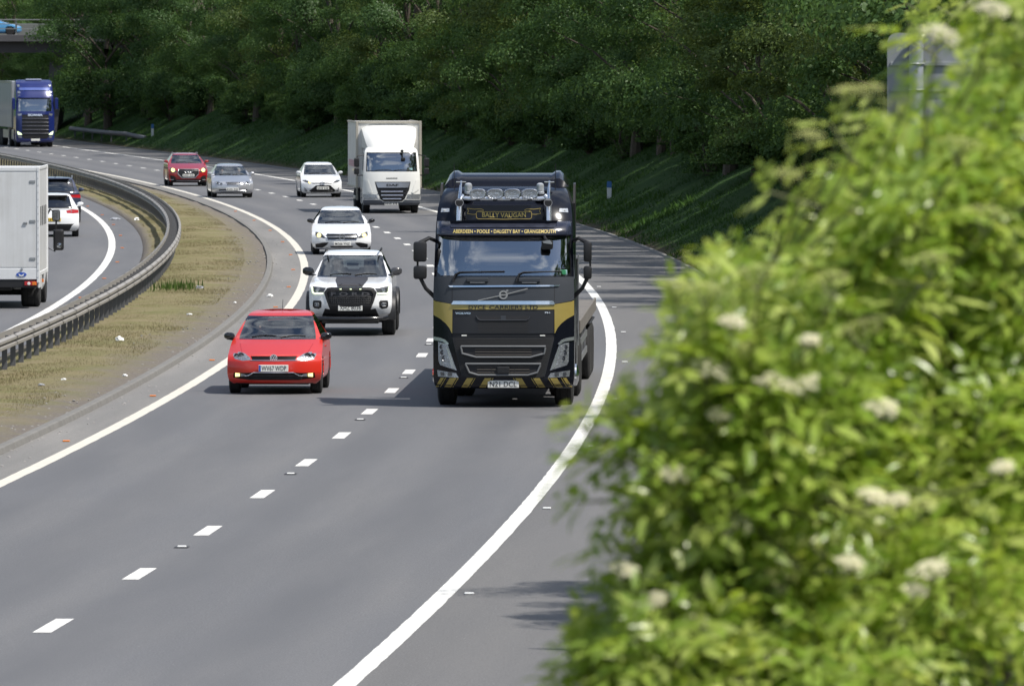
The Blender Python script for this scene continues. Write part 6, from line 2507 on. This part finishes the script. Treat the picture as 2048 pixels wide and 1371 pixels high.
    f += [tuple(range(6))[::-1], tuple(n * 6 + k for k in range(6))]
    m.add(v, f).build('roof_spoiler', M_LBLACK, root, True)
    for s_ in (-1, 1):
        m = MB().prism([(2.42, 1.2), (3.0, 1.2), (3.0, 3.85), (2.7, 3.83), (2.42, 3.5)], s_ * 1.15, s_ * 1.19, 'x')
        m.build('side_fairing', M_BLACK, root)
    # mirrors on arms
    for s_ in (-1, 1):
        x0 = s_ * 1.20
        mm = MB()
        mm.tube([(x0, 0.55, 2.88), (s_ * 1.30, 0.36, 2.93), (s_ * 1.47, 0.30, 2.84)], [0.035, 0.035, 0.04], 8)
        mm.tube([(s_ * 1.47, 0.30, 2.28), (s_ * 1.36, 0.34, 2.06), (x0, 0.42, 1.90)], [0.035, 0.035, 0.04], 8)
        mm.tube([(s_ * 1.50, 0.36, 2.84), (s_ * 1.50, 0.36, 2.25)], 0.02, 6)
        arm = mm.build('mirror_arm', M_BLACK, root, True)
        cx = s_ * 1.455
        hw_ = 0.115 if s_ < 0 else 0.07
        MB().box(cx - hw_, cx + hw_, 0.24, 0.40, 2.52, 2.87, 0.04).build('wing_mirror', M_BLACK, root, True)
        MB().box(cx - hw_, cx + hw_, 0.24, 0.40, 2.22, 2.45, 0.04).build('wing_mirror', M_BLACK, root, True)
    # kerb mirror hanging over the windscreen corner
    m = MB().box(0.66, 0.86, 0.06, 0.18, 2.74, 2.90, 0.03, Matrix.Translation((0, 0, 0)))
    m.tube([(0.70, 0.25, 2.98), (0.72, 0.12, 2.94), (0.76, 0.11, 2.88)], 0.025, 6)
    m.build('kerb_mirror', M_BLACK, root, True)
    draped_sil = MB().prism([(0.675, 2.88), (0.80, 2.905), (0.85, 2.85), (0.84, 2.83), (0.70, 2.85)], 0.05, 0.062)
    draped_sil.build('mirror_trim', M_SATIN, root)
    # wipers and wiper boxes
    for x0, x1 in ((-0.88, 0.02), (0.22, 1.02)):
        pts = [(x0, 2.18), (x0 + 0.05, 2.31), (x0 + 0.12, 2.345), (x1, 2.36)]
        MB().tube([(a, S(a, b) - 0.035, b) for a, b in pts], [0.022, 0.018, 0.014, 0.010], 6).build('wiper', M_BLACK, root, True)
    for x in (-0.45, 0.45):
        MB().box(x - 0.19, x + 0.19, S(x, 2.21) - 0.045, S(x, 2.21), 2.175, 2.245, 0.012).build('step_handle', M_LGREY, root)
        MB().box(x - 0.13, x + 0.13, S(x, 2.21) - 0.05, S(x, 2.21) - 0.04, 2.16, 2.172, 0.002).build('handle_edge', M_SATIN, root)
    MB().box(0.80, 1.08, S(0.95, 2.32) - 0.002 + 0.03, S(0.95, 2.32) + 0.05, 2.30, 2.38, 0.008).build('green_cloth', pmat('green_cloth', (0.05, 0.30, 0.13), 0.8, var=0.4, scale=18), root)
    MB().box(1.00, 1.10, S(1.05, 2.33) + 0.02, S(1.05, 2.33) + 0.04, 2.30, 2.385, 0.004).build('permit_card', pmat('permit_blue', (0.42, 0.66, 0.68), 0.6), root)
    # interior
    MB().box(-1.1, 1.1, 0.32, 0.8, 1.9, 2.27, 0.05).build('dashboard', M_DARKIN, root, True)
    MB().box(-1.1, 1.1, 0.3, 2.3, 1.0, 1.2, 0.02).build('floor_pan', M_DARKIN, root)
    MB().box(-1.1, 1.1, 2.2, 2.35, 1.2, 3.4).build('bunk_wall', M_DARKIN, root)
    for x in (-0.62, 0.62):
        seat(root, x, 1.35, 1.78, 1.05)
    steering(root, -0.62, 0.72, 2.25, 0.23)
    # wheels, steps and chassis of the tractor
    for s_ in (-1, 1):
        wheel(root, s_ * 1.02, 1.42, 0.52, 0.32, M_CHROME, spokes=8, side=s_)
        MB().lathe([(s_ * 0.0, 0.20), (s_ * 0.05, 0.19), (s_ * 0.09, 0.10), (s_ * 0.095, 0.01)], (s_ * 1.19, 1.42, 0.52), 'x', 18).build('hub_cap', M_CHROME, root, True)
        for y in (5.1,):
            wheel(root, s_ * 0.95, y, 0.51, 0.55, M_ALLOY, spokes=8, side=s_)
        MB().box(min(s_ * 0.72, s_ * 1.19), max(s_ * 0.72, s_ * 1.19), 2.3, 4.2, 0.42, 1.05, 0.06).build('fuel_tank', M_SATIN if s_ > 0 else M_BLACK, root)
        MB().box(min(s_ * 0.6, s_ * 1.2), max(s_ * 0.6, s_ * 1.2), 4.45, 5.75, 1.06, 1.10, 0.015).build('mudguard', M_BLACK, root)
    MB().box(-0.42, 0.42, 0.5, 6.3, 0.62, 0.95, 0.02).build('chassis', M_BLACK, root)
    MB().box(-0.95, 0.95, 0.25, 1.0, 0.36, 0.60, 0.03).build('underbody', M_BLACK, root)
    # flatbed trailer
    tr_ = MB()
    tr_.box(-1.25, 1.25, 3.5, 17.0, 1.24, 1.36, 0.01)
    tr_.box(-1.26, -1.22, 3.5, 17.0, 1.16, 1.40, 0.008)
    tr_.box(1.22, 1.26, 3.5, 17.0, 1.16, 1.40, 0.008)
    tb = tr_.build('trailer_bed', pmat('weathered_deck', (0.15, 0.138, 0.125), 0.85, var=0.35, scale=2.5, bump=0.3, bscale=20), root)
    MB().box(-1.22, 1.22, 3.46, 3.52, 1.36, 2.5, 0.01).build('headboard', M_BLACK, root)
    MB().box(-0.5, 0.5, 6.0, 16.8, 0.85, 1.24, 0.02).build('trailer_frame', M_BLACK, root)
    for y in (12.6, 13.9, 15.2):
        for s_ in (-1, 1):
            wheel(root, s_ * 1.05, y, 0.50, 0.38, M_ALLOY, spokes=8, side=s_)
            MB().box(min(s_ * 0.85, s_ * 1.26), max(s_ * 0.85, s_ * 1.26), y - 0.55, y + 0.55, 1.04, 1.08, 0.02).build('mudguard', M_BLACK, root)
    for s_ in (-1, 1):
        m = MB()
        m.box(s_ * 1.19 - 0.015, s_ * 1.19 + 0.015, 6.6, 11.6, 0.55, 0.67, 0.005)
        m.box(s_ * 1.19 - 0.015, s_ * 1.19 + 0.015, 6.6, 11.6, 0.85, 0.97, 0.005)
        for y in (6.8, 9.1, 11.4):
            m.box(s_ * 1.17 - 0.03, s_ * 1.17 + 0.01, y - 0.03, y + 0.03, 0.55, 1.18)
        m.build('side_guard', M_SATIN, root)
        MB().box(s_ * 1.245 - 0.012, s_ * 1.245 + 0.012, 2.36, 2.45, 1.0, 2.6, 0.004).build('fairing_edge', M_SATIN, root)
        MB().lathe([(0, 0.035), (s_ * 0.02, 0.03), (s_ * 0.022, 0.002)], (s_ * 1.20, 2.35, 0.80), 'x', 10).build('side_marker', M_AMBER, root)
    return root


lr = lorry()
seated(lr, -0.62, 1.30, 1.78, 'driver high behind the wide windscreen of the black lorry', pmat('shirt_pale', (0.35, 0.36, 0.38), 0.85), M_HAIRD, 1.0)


# ---- white box lorry
def box_lorry():
    root = vehicle('box_lorry', 'white box lorry with rounded roof deflector and chrome barred grille behind the black lorry', 'lorry', 784, 427)
    M_CREAM = car_paint('lorry_cream', (0.81, 0.81, 0.78), rough=0.35, coat=0.6)
    M_GRP = panelmat('box_panel_white', (0.68, 0.68, 0.67), 0.5, 0.1, 0.25)
    lv = [(0.32, 1.05, 0.10, 1.9, 0.28, 0.02), (0.40, 1.09, 0.03, 1.9, 0.30, 0.02), (0.62, 1.10, 0.0, 1.9, 0.28, 0.02), (1.1, 1.10, 0.03, 1.9, 0.24, 0.02), (1.5, 1.09, 0.07, 1.9, 0.22, 0.02), (1.62, 1.08, 0.09, 1.9, 0.22, 0.02),
          (2.30, 1.02, 0.30, 1.9, 0.20, 0.02), (2.44, 0.98, 0.42, 1.9, 0.2, 0.02), (2.52, 0.90, 0.62, 1.88, 0.2, 0.02), (2.55, 0.6, 0.9, 1.8, 0.05, 0.02)]
    h = Hull(lv, pf=4.0, pr=8, dz=0.05, wheels=((1.2, 0.45),), wr=0.45, inset=0.4, nf=34, ns=24)
    h.cut('windscreen_seal', [(-0.985, 1.60), (0.985, 1.60), (0.95, 2.335), (-0.95, 2.335)], 'f', M_GLOSSBLACK, 0.0, keep=lambda c: c.y < 0.6)
    h.cut('windscreen', [(-0.95, 1.64), (0.95, 1.64), (0.915, 2.30), (-0.915, 2.30)], 'f', glassmat('lorry_glass', (0.45, 0.53, 0.55), 0.32), 0.004, keep=lambda c: c.y < 0.6)
    h.cut('side_window', [(0.4, 1.65), (1.3, 1.65), (1.3, 2.3), (0.55, 2.3)], 'l', M_TINT, 0.006, mirror=True)
    h.cut('grille', [(-0.66, 1.215), (0.72, 1.215), (0.66, 0.90), (0.485, 0.545), (0.37, 0.46), (-0.31, 0.46), (-0.445, 0.545), (-0.58, 0.90)], 'f', M_BLACK, 0.02)
    h.cut('headlight', [(-1.10, 0.74), (-0.60, 0.73), (-0.525, 0.55), (-1.08, 0.53)], 'f', M_REFLECTOR, 0.0, mirror=True)
    h.cut('bumper', [(-1.12, 0.515), (-0.52, 0.525), (-0.46, 0.525), (-0.325, 0.44), (0.385, 0.44), (0.50, 0.525), (0.52, 0.525), (1.12, 0.515), (1.12, 0.32), (-1.12, 0.32)], 'f', pmat('bumper_grey', (0.085, 0.095, 0.115), 0.55), -0.004)
    o = h.finish(root, M_CREAM, 'cab')
    S = h.yf
    draped('maker_panel', [(-0.62, 1.19), (0.70, 1.19), (0.62, 0.99), (-0.54, 0.99)], S, pmat('panel_silver', (0.36, 0.38, 0.43), 0.3, 0.6), root, 0.006, 0.08, 0.006)
    lettering('maker_lettering', 'DAF', -0.21, 0.25, 1.04, 1.13, S, M_INK, root, 0.04, eps=0.018)
    ob_ = MB()
    for k in range(7):
        xx = -0.21 + k * 0.062
        ob_.box(xx, xx + 0.045, S(xx, 1.345) - 0.008, S(xx, 1.345) - 0.003, 1.322, 1.368)
    ob_.build('owner_lettering', pmat('faded_ink', (0.15, 0.15, 0.15), 0.6), root)
    for z, w_ in ((0.84, 0.42), (0.70, 0.42), (0.56, 0.36)):
        hbars(root, 'grille_bar', lambda q: w_, (z,), lambda X_, Z_: S(X_ * 0.9, Z_), M_CHROME, 0.024, 0.02)
        hbars(root, 'grille_slot', lambda q: 0.55 if z > 0.6 else 0.45, (z + 0.07,), S, M_GLOSSBLACK, 0.014, 0.01)
    for s_ in (-1, 1):
        draped('corner_deflector', [(s_ * 1.06, 1.30), (s_ * 0.93, 1.28), (s_ * 0.76, 0.80), (s_ * 0.84, 0.78), (s_ * 1.05, 0.92)], S, M_CREAM, root, 0.010, 0.06, 0.02)
        m = MB()
        m.box(s_ * 1.34 - 0.10, s_ * 1.34 + 0.10, 0.20, 0.34, 1.78, 2.12, 0.04)
        m.box(s_ * 1.34 - 0.10, s_ * 1.34 + 0.10, 0.20, 0.34, 1.50, 1.74, 0.04)
        m.tube([(s_ * 1.02, 0.5, 2.24), (s_ * 1.3, 0.32, 2.2), (s_ * 1.33, 0.28, 2.10)], 0.022, 6)
        m.tube([(s_ * 1.07, 0.5, 1.46), (s_ * 1.3, 0.32, 1.45), (s_ * 1.33, 0.28, 1.55)], 0.022, 6)
        m.build('wing_mirror', M_BLACK, root)
        wheel(root, s_ * 0.93, 1.2, 0.45, 0.27, M_ALLOY, spokes=6, side=s_)
        wheel(root, s_ * 0.88, 5.6, 0.45, 0.50, M_ALLOY, spokes=6, side=s_)
    m = MB().box(0.36, 0.52, 0.10, 0.24, 2.02, 2.14, 0.03)
    m.tube([(0.40, 0.45, 2.40), (0.40, 0.18, 2.42), (0.42, 0.14, 2.12)], 0.02, 6)
    m.box(0.34, 0.46, 0.16, 0.28, 2.34, 2.44, 0.03)
    m.build('kerb_mirror', M_BLACK, root)
    wipers(root, h, 1.64, 0.85)
    MB().box(0.64, 0.80, 0.15, 0.16, 1.66, 1.74).build('screen_sticker', pmat('permit_blue', (0.42, 0.66, 0.68), 0.6), root)
    # roof deflector: curved shell from the cab roof up to the box front
    v, f = [], []
    n = 16
    prof = [(0.55, 2.50, 0.84), (0.72, 2.72, 0.92), (1.05, 3.02, 1.0), (1.50, 3.26, 1.04), (1.95, 3.36, 1.06)]
    for y_, z_, w_ in prof:
        for i in range(n + 1):
            a = -1 + 2 * i / n
            v.append((w_ * a, y_ + 0.20 * abs(a) ** 4, z_ - 0.10 * abs(a) ** 6))
    for i in range(len(prof) - 1):
        for k in range(n):
            f.append((i * (n + 1) + k, i * (n + 1) + k + 1, (i + 1) * (n + 1) + k + 1, (i + 1) * (n + 1) + k))
    df = MB().add(v, f)
    for s_ in (0, n):
        b_ = len(df.v)
        df.add([v[i * (n + 1) + s_] for i in range(len(prof))] + [(v[(len(prof) - 1) * (n + 1) + s_][0], 1.95, 2.5), (v[s_][0], 0.9, 2.45)], [list(range(len(prof) + 2))])
    df.build('roof_deflector', M_CREAM, root, True)
    # body box with corner posts and rails
    bx_ = MB().box(-1.22, 1.22, 2.02, 8.3, 0.98, 3.48, 0.02).build('box_body', M_GRP, root)
    fr_ = MB()
    M_TRIM = pmat('box_trim', (0.45, 0.42, 0.36), 0.5, 0.3)
    for s_ in (-1, 1):
        fr_.box(s_ * 1.225 - 0.045, s_ * 1.225 + 0.045, 1.98, 2.10, 0.95, 3.52, 0.012)
        fr_.box(s_ * 1.22 - 0.03, s_ * 1.22 + 0.03, 2.10, 8.3, 3.44, 3.51, 0.012)
        fr_.box(s_ * 1.22 - 0.03, s_ * 1.22 + 0.03, 2.10, 8.3, 0.94, 1.03, 0.012)
    fr_.box(-1.18, 1.18, 1.985, 2.07, 3.43, 3.52, 0.012)
    fr_.build('box_frame', M_TRIM, root)
    MB().box(-1.24, -1.232, 3.4, 7.4, 1.75, 2.0, 0).build('side_reflection', pmat('reflection_pink', (0.52, 0.30, 0.33), 0.6), root)  # reflection of a red car painted onto the box side as a faint pink strip
    MB().box(-0.42, 0.42, 0.6, 8.2, 0.55, 0.95, 0.02).build('chassis', M_BLACK, root)
    MB().box(-0.95, 0.95, 0.3, 1.6, 0.40, 0.62, 0.02).build('underbody', M_BLACK, root)
    MB().box(-1.18, -0.75, 2.4, 3.6, 0.45, 0.92, 0.03).build('side_locker', M_BLACK, root)
    MB().box(-1.2, -1.15, 3.7, 5.0, 0.5, 0.62, 0.01).build('side_guard', M_SATIN, root)
    plate(root, '#', -0.02, 0.375, S, 0.52, 0.1)
    MB().box(-0.95, 0.95, 0.35, 0.7, 1.35, 1.62, 0.04).build('dashboard', pmat('dash_pale', (0.14, 0.14, 0.14), 0.8), root)
    MB().box(-1.0, 1.0, 1.75, 1.85, 0.8, 2.4).build('cab_wall', M_DARKIN, root)
    for x in (-0.55, 0.55):
        seat(root, x, 1.3, 1.25)
    return root


box_lorry()


# ---- blue lorry with pale semi-trailer near the bridge
def blue_lorry():
    root = vehicle('blue_lorry', 'blue lorry with lit headlamps pulling a pale trailer out from under the bridge', 'lorry', 71, 294.5)
    M_BLUEP = car_paint('lorry_blue', (0.011, 0.022, 0.135), 0.1, 0.3, 0.6)
    lv = [(0.30, 1.14, 0.10, 2.4, 0.28, 0.02), (0.42, 1.20, 0.02, 2.4, 0.28, 0.02), (0.9, 1.22, 0.0, 2.4, 0.26, 0.02), (1.6, 1.22, 0.03, 2.4, 0.24, 0.02), (2.1, 1.21, 0.10, 2.4, 0.22, 0.02), (2.95, 1.18, 0.34, 2.4, 0.22, 0.02),
          (3.2, 1.17, 0.48, 2.4, 0.24, 0.02), (3.6, 1.14, 0.80, 2.4, 0.26, 0.02), (3.95, 1.12, 1.3, 2.4, 0.26, 0.02), (4.02, 1.0, 1.6, 2.36, 0.1, 0.02)]
    h = Hull(lv, pf=4.5, pr=8, dz=0.07, wheels=((1.42, 0.52),), wr=0.52, inset=0.4, nf=30, ns=20)
    h.cut('windscreen', [(-1.06, 2.15), (1.06, 2.15), (1.04, 2.98), (-1.04, 2.98)], 'f', glassmat('lorry_glass', (0.45, 0.53, 0.55), 0.32), 0.004, keep=lambda c: c.y < 0.8)
    h.cut('side_window', [(0.45, 2.15), (1.4, 2.15), (1.4, 2.95), (0.6, 2.95)], 'l', M_TINT, 0.006, mirror=True)
    h.cut('grille', [(-0.84, 1.95), (0.84, 1.95), (0.86, 0.62), (0.70, 0.50), (-0.70, 0.50), (-0.86, 0.62)], 'f', M_BLACK, 0.02)
    h.cut('headlight', [(-1.18, 1.00), (-0.96, 0.88), (-0.93, 0.70), (-1.14, 0.72)], 'f', M_REFLECTOR, 0.0, mirror=True)
    h.finish(root, M_BLUEP, 'cab')
    S = h.yf
    for s_ in (-1, 1):
        draped('lit_headlamp', [(s_ * 1.14, 0.95), (s_ * 0.92, 0.84), (s_ * 0.84, 0.74), (s_ * 1.10, 0.76)], S, M_LITW, root, 0.012, 0.06, 0.01)
        draped('fog_lamp', [(s_ * 1.08, 0.66), (s_ * 0.86, 0.66), (s_ * 0.86, 0.56), (s_ * 1.05, 0.56)], S, M_REFLECTOR, root, 0.01)
        draped('corner_vent', [(s_ * 1.12, 1.98), (s_ * 0.86, 2.02), (s_ * 0.88, 1.90), (s_ * 1.06, 1.88)], S, M_SATIN, root, 0.01)
        for z in (3.75, 3.35, 3.12):
            draped('roof_lamp', [(s_ * 1.08, z), (s_ * 0.93, z), (s_ * 0.93, z - 0.14), (s_ * 1.08, z - 0.14)], S, M_REFLECTOR, root, 0.03, 0.06, 0.02)
        MB().box(s_ * 1.36 - 0.11, s_ * 1.36 + 0.11, 0.25, 0.42, 2.25, 2.95, 0.05).build('wing_mirror', M_BLUEP, root)
        wheel(root, s_ * 1.02, 1.42, 0.52, 0.32, M_ALLOY, spokes=8, side=s_)
        wheel(root, s_ * 0.95, 5.2, 0.51, 0.55, M_ALLOY, spokes=8, side=s_)
        for y in (11.6, 12.9, 14.2):
            wheel(root, s_ * 1.05, y, 0.50, 0.38, M_ALLOY, spokes=8, side=s_)
    lettering('maker_lettering', 'SCANIA', -0.47, 0.47, 1.86, 1.99, S, M_CHROME, root, 0.05, eps=0.02)
    hbars(root, 'grille_bar', lambda z: 0.84, (1.70, 1.48, 1.26, 1.04, 0.82), S, pmat('bar_blue_grey', (0.05, 0.055, 0.08), 0.4), 0.025, 0.0)
    draped('sun_visor', [(-1.08, 3.08), (1.08, 3.08), (1.06, 2.95), (-1.06, 2.95)], S, M_BLUEP, root, 0.03, 0.1, 0.10)
    draped('roof_step', [(-1.0, 3.56), (1.0, 3.56), (0.98, 3.40), (-0.98, 3.40)], S, car_paint('lorry_blue_pale', (0.06, 0.10, 0.34), 0.1, 0.35), root, 0.02, 0.1, 0.03)
    MB().box(-0.5, 0.5, 1.35, 1.55, 4.0, 4.08, 0.01).build('roof_board', pmat('board_pale', (0.4, 0.45, 0.6), 0.5), root)
    plate(root, None, 0, 0.44, S, 0.56, 0.13)
    MB().box(-1.0, 1.0, 0.35, 0.7, 1.9, 2.15, 0.04).build('dashboard', M_DARKIN, root)
    MB().box(-1.1, 1.1, 2.2, 2.35, 1.0, 3.6).build('bunk_wall', M_DARKIN, root)
    MB().box(-0.42, 0.42, 0.6, 6.0, 0.6, 0.95, 0.02).build('chassis', M_BLACK, root)
    MB().box(-0.95, 0.95, 0.3, 1.0, 0.34, 0.55, 0.02).build('underbody', M_BLACK, root)
    tr_ = MB().box(-1.27, 1.27, 3.0, 16.4, 1.15, 3.92, 0.03)
    tb = tr_.build('trailer_body', panelmat('trailer_pale', (0.30, 0.33, 0.37), 0.5, 0.1, 0.25), root)
    m = MB()
    for s_ in (-1, 1):
        m.box(s_ * 1.27 - 0.02, s_ * 1.27 + 0.02, 2.98, 3.1, 1.15, 3.94, 0.008)
        m.box(s_ * 1.27 - 0.02, s_ * 1.27 + 0.02, 3.1, 16.4, 3.84, 3.94, 0.008)
    m.build('trailer_rail', M_SATIN, tb)
    MB().box(-0.5, 0.5, 5.5, 16, 0.8, 1.14, 0.02).build('trailer_frame', M_BLACK, root)
    for s_ in (-1, 1):
        MB().box(s_ * 1.2 - 0.015, s_ * 1.2 + 0.015, 6.3, 10.8, 0.5, 1.0, 0.008).build('side_guard', M_SATIN, root)
        MB().box(min(s_ * 0.72, s_ * 1.19), max(s_ * 0.72, s_ * 1.19), 2.4, 4.2, 0.42, 1.05, 0.06).build('fuel_tank', M_SATIN, root)
    return root


blue_lorry().scale = (1.03, 1.03, 1.09)


# ---- white box van seen from behind
def box_van():
    LV = 6.0
    root = vehicle('box_van', 'white box van seen from behind with black door mirrors sticking out', 'van', -12, 617, 0.0, True, LV)
    M_VW = panelmat('van_white', (0.68, 0.69, 0.70), 0.45, 0.2)
    M_VFR = pmat('van_frame', (0.74, 0.75, 0.76), 0.4, 0.1)
    # local +y is the rear; the cab is at y 0..2.1
    lv = [(0.35, 0.92, 0.12, 2.3, 0.2, 0.02), (0.5, 0.98, 0.0, 2.3, 0.22, 0.02), (0.9, 1.0, 0.02, 2.3, 0.25, 0.02), (1.15, 0.99, 0.25, 2.3, 0.3, 0.02), (1.35, 0.96, 0.75, 2.3, 0.26, 0.02), (1.9, 0.86, 1.3, 2.3, 0.2, 0.02), (2.2, 0.75, 1.6, 2.3, 0.15, 0.02), (2.26, 0.5, 1.9, 2.25, 0.05, 0.02)]
    h = Hull(lv, wheels=((0.95, 0.35),), wr=0.35, dz=0.05)
    h.cut('side_window', [(1.0, 1.36), (1.9, 1.36), (1.9, 1.9), (1.35, 1.9)], 'l', M_TINT, 0.006, mirror=True)
    h.cut('windscreen', [(-0.8, 1.38), (0.8, 1.38), (0.7, 1.95), (-0.7, 1.95)], 'f', M_GLASS, 0.004)
    h.finish(root, M_VW, 'cab')
    MB().box(-1.08, 1.08, 2.2, LV, 0.80, 3.38, 0.012).build('box_body', M_VW, root)
    fr_ = MB()
    for s_ in (-1, 1):
        fr_.box(s_ * 1.065 - 0.035, s_ * 1.065 + 0.035, LV - 0.05, LV + 0.02, 0.62, 3.40, 0.012)
        fr_.box(s_ * 1.075 - 0.02, s_ * 1.075 + 0.02, 2.2, LV - 0.05, 3.33, 3.41, 0.012)
        fr_.box(s_ * 1.075 - 0.02, s_ * 1.075 + 0.02, 2.2, LV - 0.05, 0.78, 0.88, 0.012)
        fr_.box(s_ * 1.08 - 0.025, s_ * 1.08 + 0.025, 2.17, 2.27, 0.78, 3.41, 0.012)
    fr_.box(-1.03, 1.03, LV - 0.03, LV + 0.015, 3.30, 3.40, 0.012)
    fr_.box(-1.03, 1.03, LV - 0.03, LV + 0.01, 0.70, 0.97, 0.012)
    fr_.build('box_frame', M_VFR, root)
    # rear doors: local x is mirrored to the picture because we look at the back
    for s_ in (-1, 1):
        a, b = sorted((s_ * 0.012, s_ * 1.02))
        dr = MB().box(a, b, LV - 0.02, LV + 0.008, 0.99, 3.28, 0.008).build('rear_door', M_VW, root)
        MB().box(s_ * 0.76 - 0.05, s_ * 0.76 + 0.05, LV + 0.008, LV + 0.04, 2.04, 2.08, 0.01).build('door_handle', M_SATIN, dr)
        hm = MB()
        for z in (1.2, 2.1, 3.05):
            hm.box(s_ * 0.93 - 0.07, s_ * 0.93 + 0.07, LV + 0.008, LV + 0.022, z - 0.03, z + 0.03, 0.004)
        hm.build('door_hinge', M_SATIN, dr)
        MB().box(s_ * 0.09 - 0.012, s_ * 0.09 + 0.012, LV + 0.012, LV + 0.035, 1.02, 3.25, 0.006).build('lock_rod', M_VFR, dr)
        q = MB().box(s_ * 0.88 - 0.15, s_ * 0.88 + 0.15, LV - 0.02, LV + 0.022, 0.555, 0.655, 0.012).build('tail_lamp', M_RED, root)
        MB().lathe([(0.0, 0.04), (0.008, 0.036), (0.010, 0.002)], (s_ * 0.84, LV + 0.020, 0.605), 'y', 16).build('reversing_lens', M_PLATE, q)
        MB().box(s_ * 0.97 - 0.05, s_ * 0.97 + 0.05, LV + 0.016, LV + 0.027, 0.565, 0.645, 0.006).build('indicator_lens', M_AMBER, q)
    rv = MB()
    for s_ in (-1, 1):
        for k in range(16):
            rv.box(s_ * 1.065 - 0.008, s_ * 1.065 + 0.008, LV + 0.02, LV + 0.026, 0.75 + k * 0.17 - 0.008, 0.75 + k * 0.17 + 0.008)
    rv.build('rivets', M_SATIN, root)
    # vents on the side
    for k in range(4):
        y = 2.85 + k * 0.74
        for s_ in (-1, 1):
            MB().box(s_ * 1.083 - 0.004, s_ * 1.083 + 0.006, y - 0.13, y + 0.13, 1.98, 2.44, 0.002).build('side_vent', M_BLACK, root)
    MB().box(-1.02, 1.02, LV - 0.25, LV - 0.01, 0.50, 0.695, 0.02).build('rear_bumper', M_BLACK, root)
    for s_ in (-1, 1):
        MB().box(s_ * 1.075 - 0.02, s_ * 1.075 + 0.02, 4.9, LV - 0.02, 0.50, 0.77, 0.01).build('side_skirt', M_VW, root)
        MB().box(s_ * 1.10 - 0.03, s_ * 1.10 + 0.03, 4.72, 4.80, 0.60, 0.68, 0.008).build('side_marker', M_AMBER, root)
    # oval maker badge
    bd = MB()
    n = 24
    pts = [(-0.66 + 0.125 * math.cos(2 * math.pi * k / n), 0.82 + 0.055 * math.sin(2 * math.pi * k / n)) for k in range(n)]
    bd.prism(pts, LV + 0.008, LV + 0.022)
    bo = bd.build('oval_badge', M_BLUE, root)
    MB().prism([(-0.73, 0.845), (-0.66, 0.80), (-0.59, 0.845), (-0.61, 0.79), (-0.66, 0.775), (-0.71, 0.79)], LV + 0.022, LV + 0.026).build('badge_emblem', M_PLATE, bo)
    MB().lathe([(0.0, 0.03), (0.03, 0.028), (0.035, 0.002)], (-0.67, LV + 0.008, 0.945), 'y', 12).build('lock_knob', M_SATIN, root)
    for s_ in (-1, 1):
        m = MB()
        m.box(s_ * 1.24 - 0.10, s_ * 1.24 + 0.10, 0.95, 1.06, 2.00, 2.28, 0.04)
        m.box(s_ * 1.30 - 0.13, s_ * 1.30 + 0.13, 0.95, 1.08, 1.28, 1.80, 0.05)
        m.tube([(s_ * 0.90, 1.15, 1.95), (s_ * 1.10, 1.05, 2.30), (s_ * 1.20, 1.02, 2.2)], 0.025, 6)
        m.tube([(s_ * 0.95, 1.15, 1.4), (s_ * 1.2, 1.02, 1.25), (s_ * 1.25, 1.02, 2.1)], 0.025, 6)
        mo = m.build('wing_mirror', M_BLACK, root)
        MB().box(s_ * 1.25 - 0.075, s_ * 1.25 + 0.075, 1.058, 1.066, 2.03, 2.25, 0.003).build('mirror_glass', pmat('mirror_glass', (0.35, 0.37, 0.40), 0.05, 1.0), mo)
        MB().lathe([(0.0, 0.07), (0.012, 0.05), (0.015, 0.002)], (s_ * 1.32, 1.076, 1.40), 'y', 14).build('mirror_glass', pmat('mirror_glass', (0.35, 0.37, 0.40), 0.05, 1.0), mo, True)
        wheel(root, s_ * 0.88, 0.95, 0.35, 0.22, M_ALLOY, spokes=6, side=s_)
        wheel(root, s_ * 0.80, 4.35, 0.35, 0.44, M_ALLOY, spokes=6, side=s_)
    MB().box(-0.40, 0.40, 0.6, LV - 0.3, 0.42, 0.79, 0.02).build('chassis', M_BLACK, root)
    MB().tube([(-0.9, 4.35, 0.35), (0.9, 4.35, 0.35)], 0.07, 8).build('rear_axle', M_BLACK, root)
    return root


box_van()


# ---- blue car on the bridge, side on
def bridge_car():
    paint = car_paint('sky_blue_paint', (0.10, 0.36, 0.66), 0.2, 0.3)
    p = at(42, 70, BD + 1.4)
    root = tag(empty('blue_car', (p.x, BD + 2.6, 7.38), R(90)), 'light blue car crossing the bridge behind its railing', 'car')
    W, L = 1.75, 4.1
    lv = levels_for(L, W, 1.48, 0.70, 0.96, 1.15, 2.0, 1.36, 0.55, yrt=L - 0.45)
    h = Hull(lv, wheels=((0.82, 0.32), (L - 0.75, 0.32)), wr=0.32, dz=0.03, nf=24, ns=40)
    glaze(h, dict(screen=(0.66, 0.56, 0.98, 1.35), ymid=2.3, side=(1.55, 2.1, 3.3, 3.6, 0.98, 1.36), rear=(0.5, 0.45, 1.02, 1.3)))
    h.cut('headlight', [(-0.78, 0.78), (-0.50, 0.70), (-0.46, 0.62), (-0.76, 0.66)], 'f', M_REFLECTOR, 0.0, mirror=True)
    h.finish(root, paint)
    std_wheels(root, W / 2, 0.82, L - 0.75, 0.32, 0.21)
    under(root, W / 2, L, 0.17, 0.4)
    cabin(root, 1.28, 0.94, 0.66, 2.15, 0.55)
    return root


bridge_car()
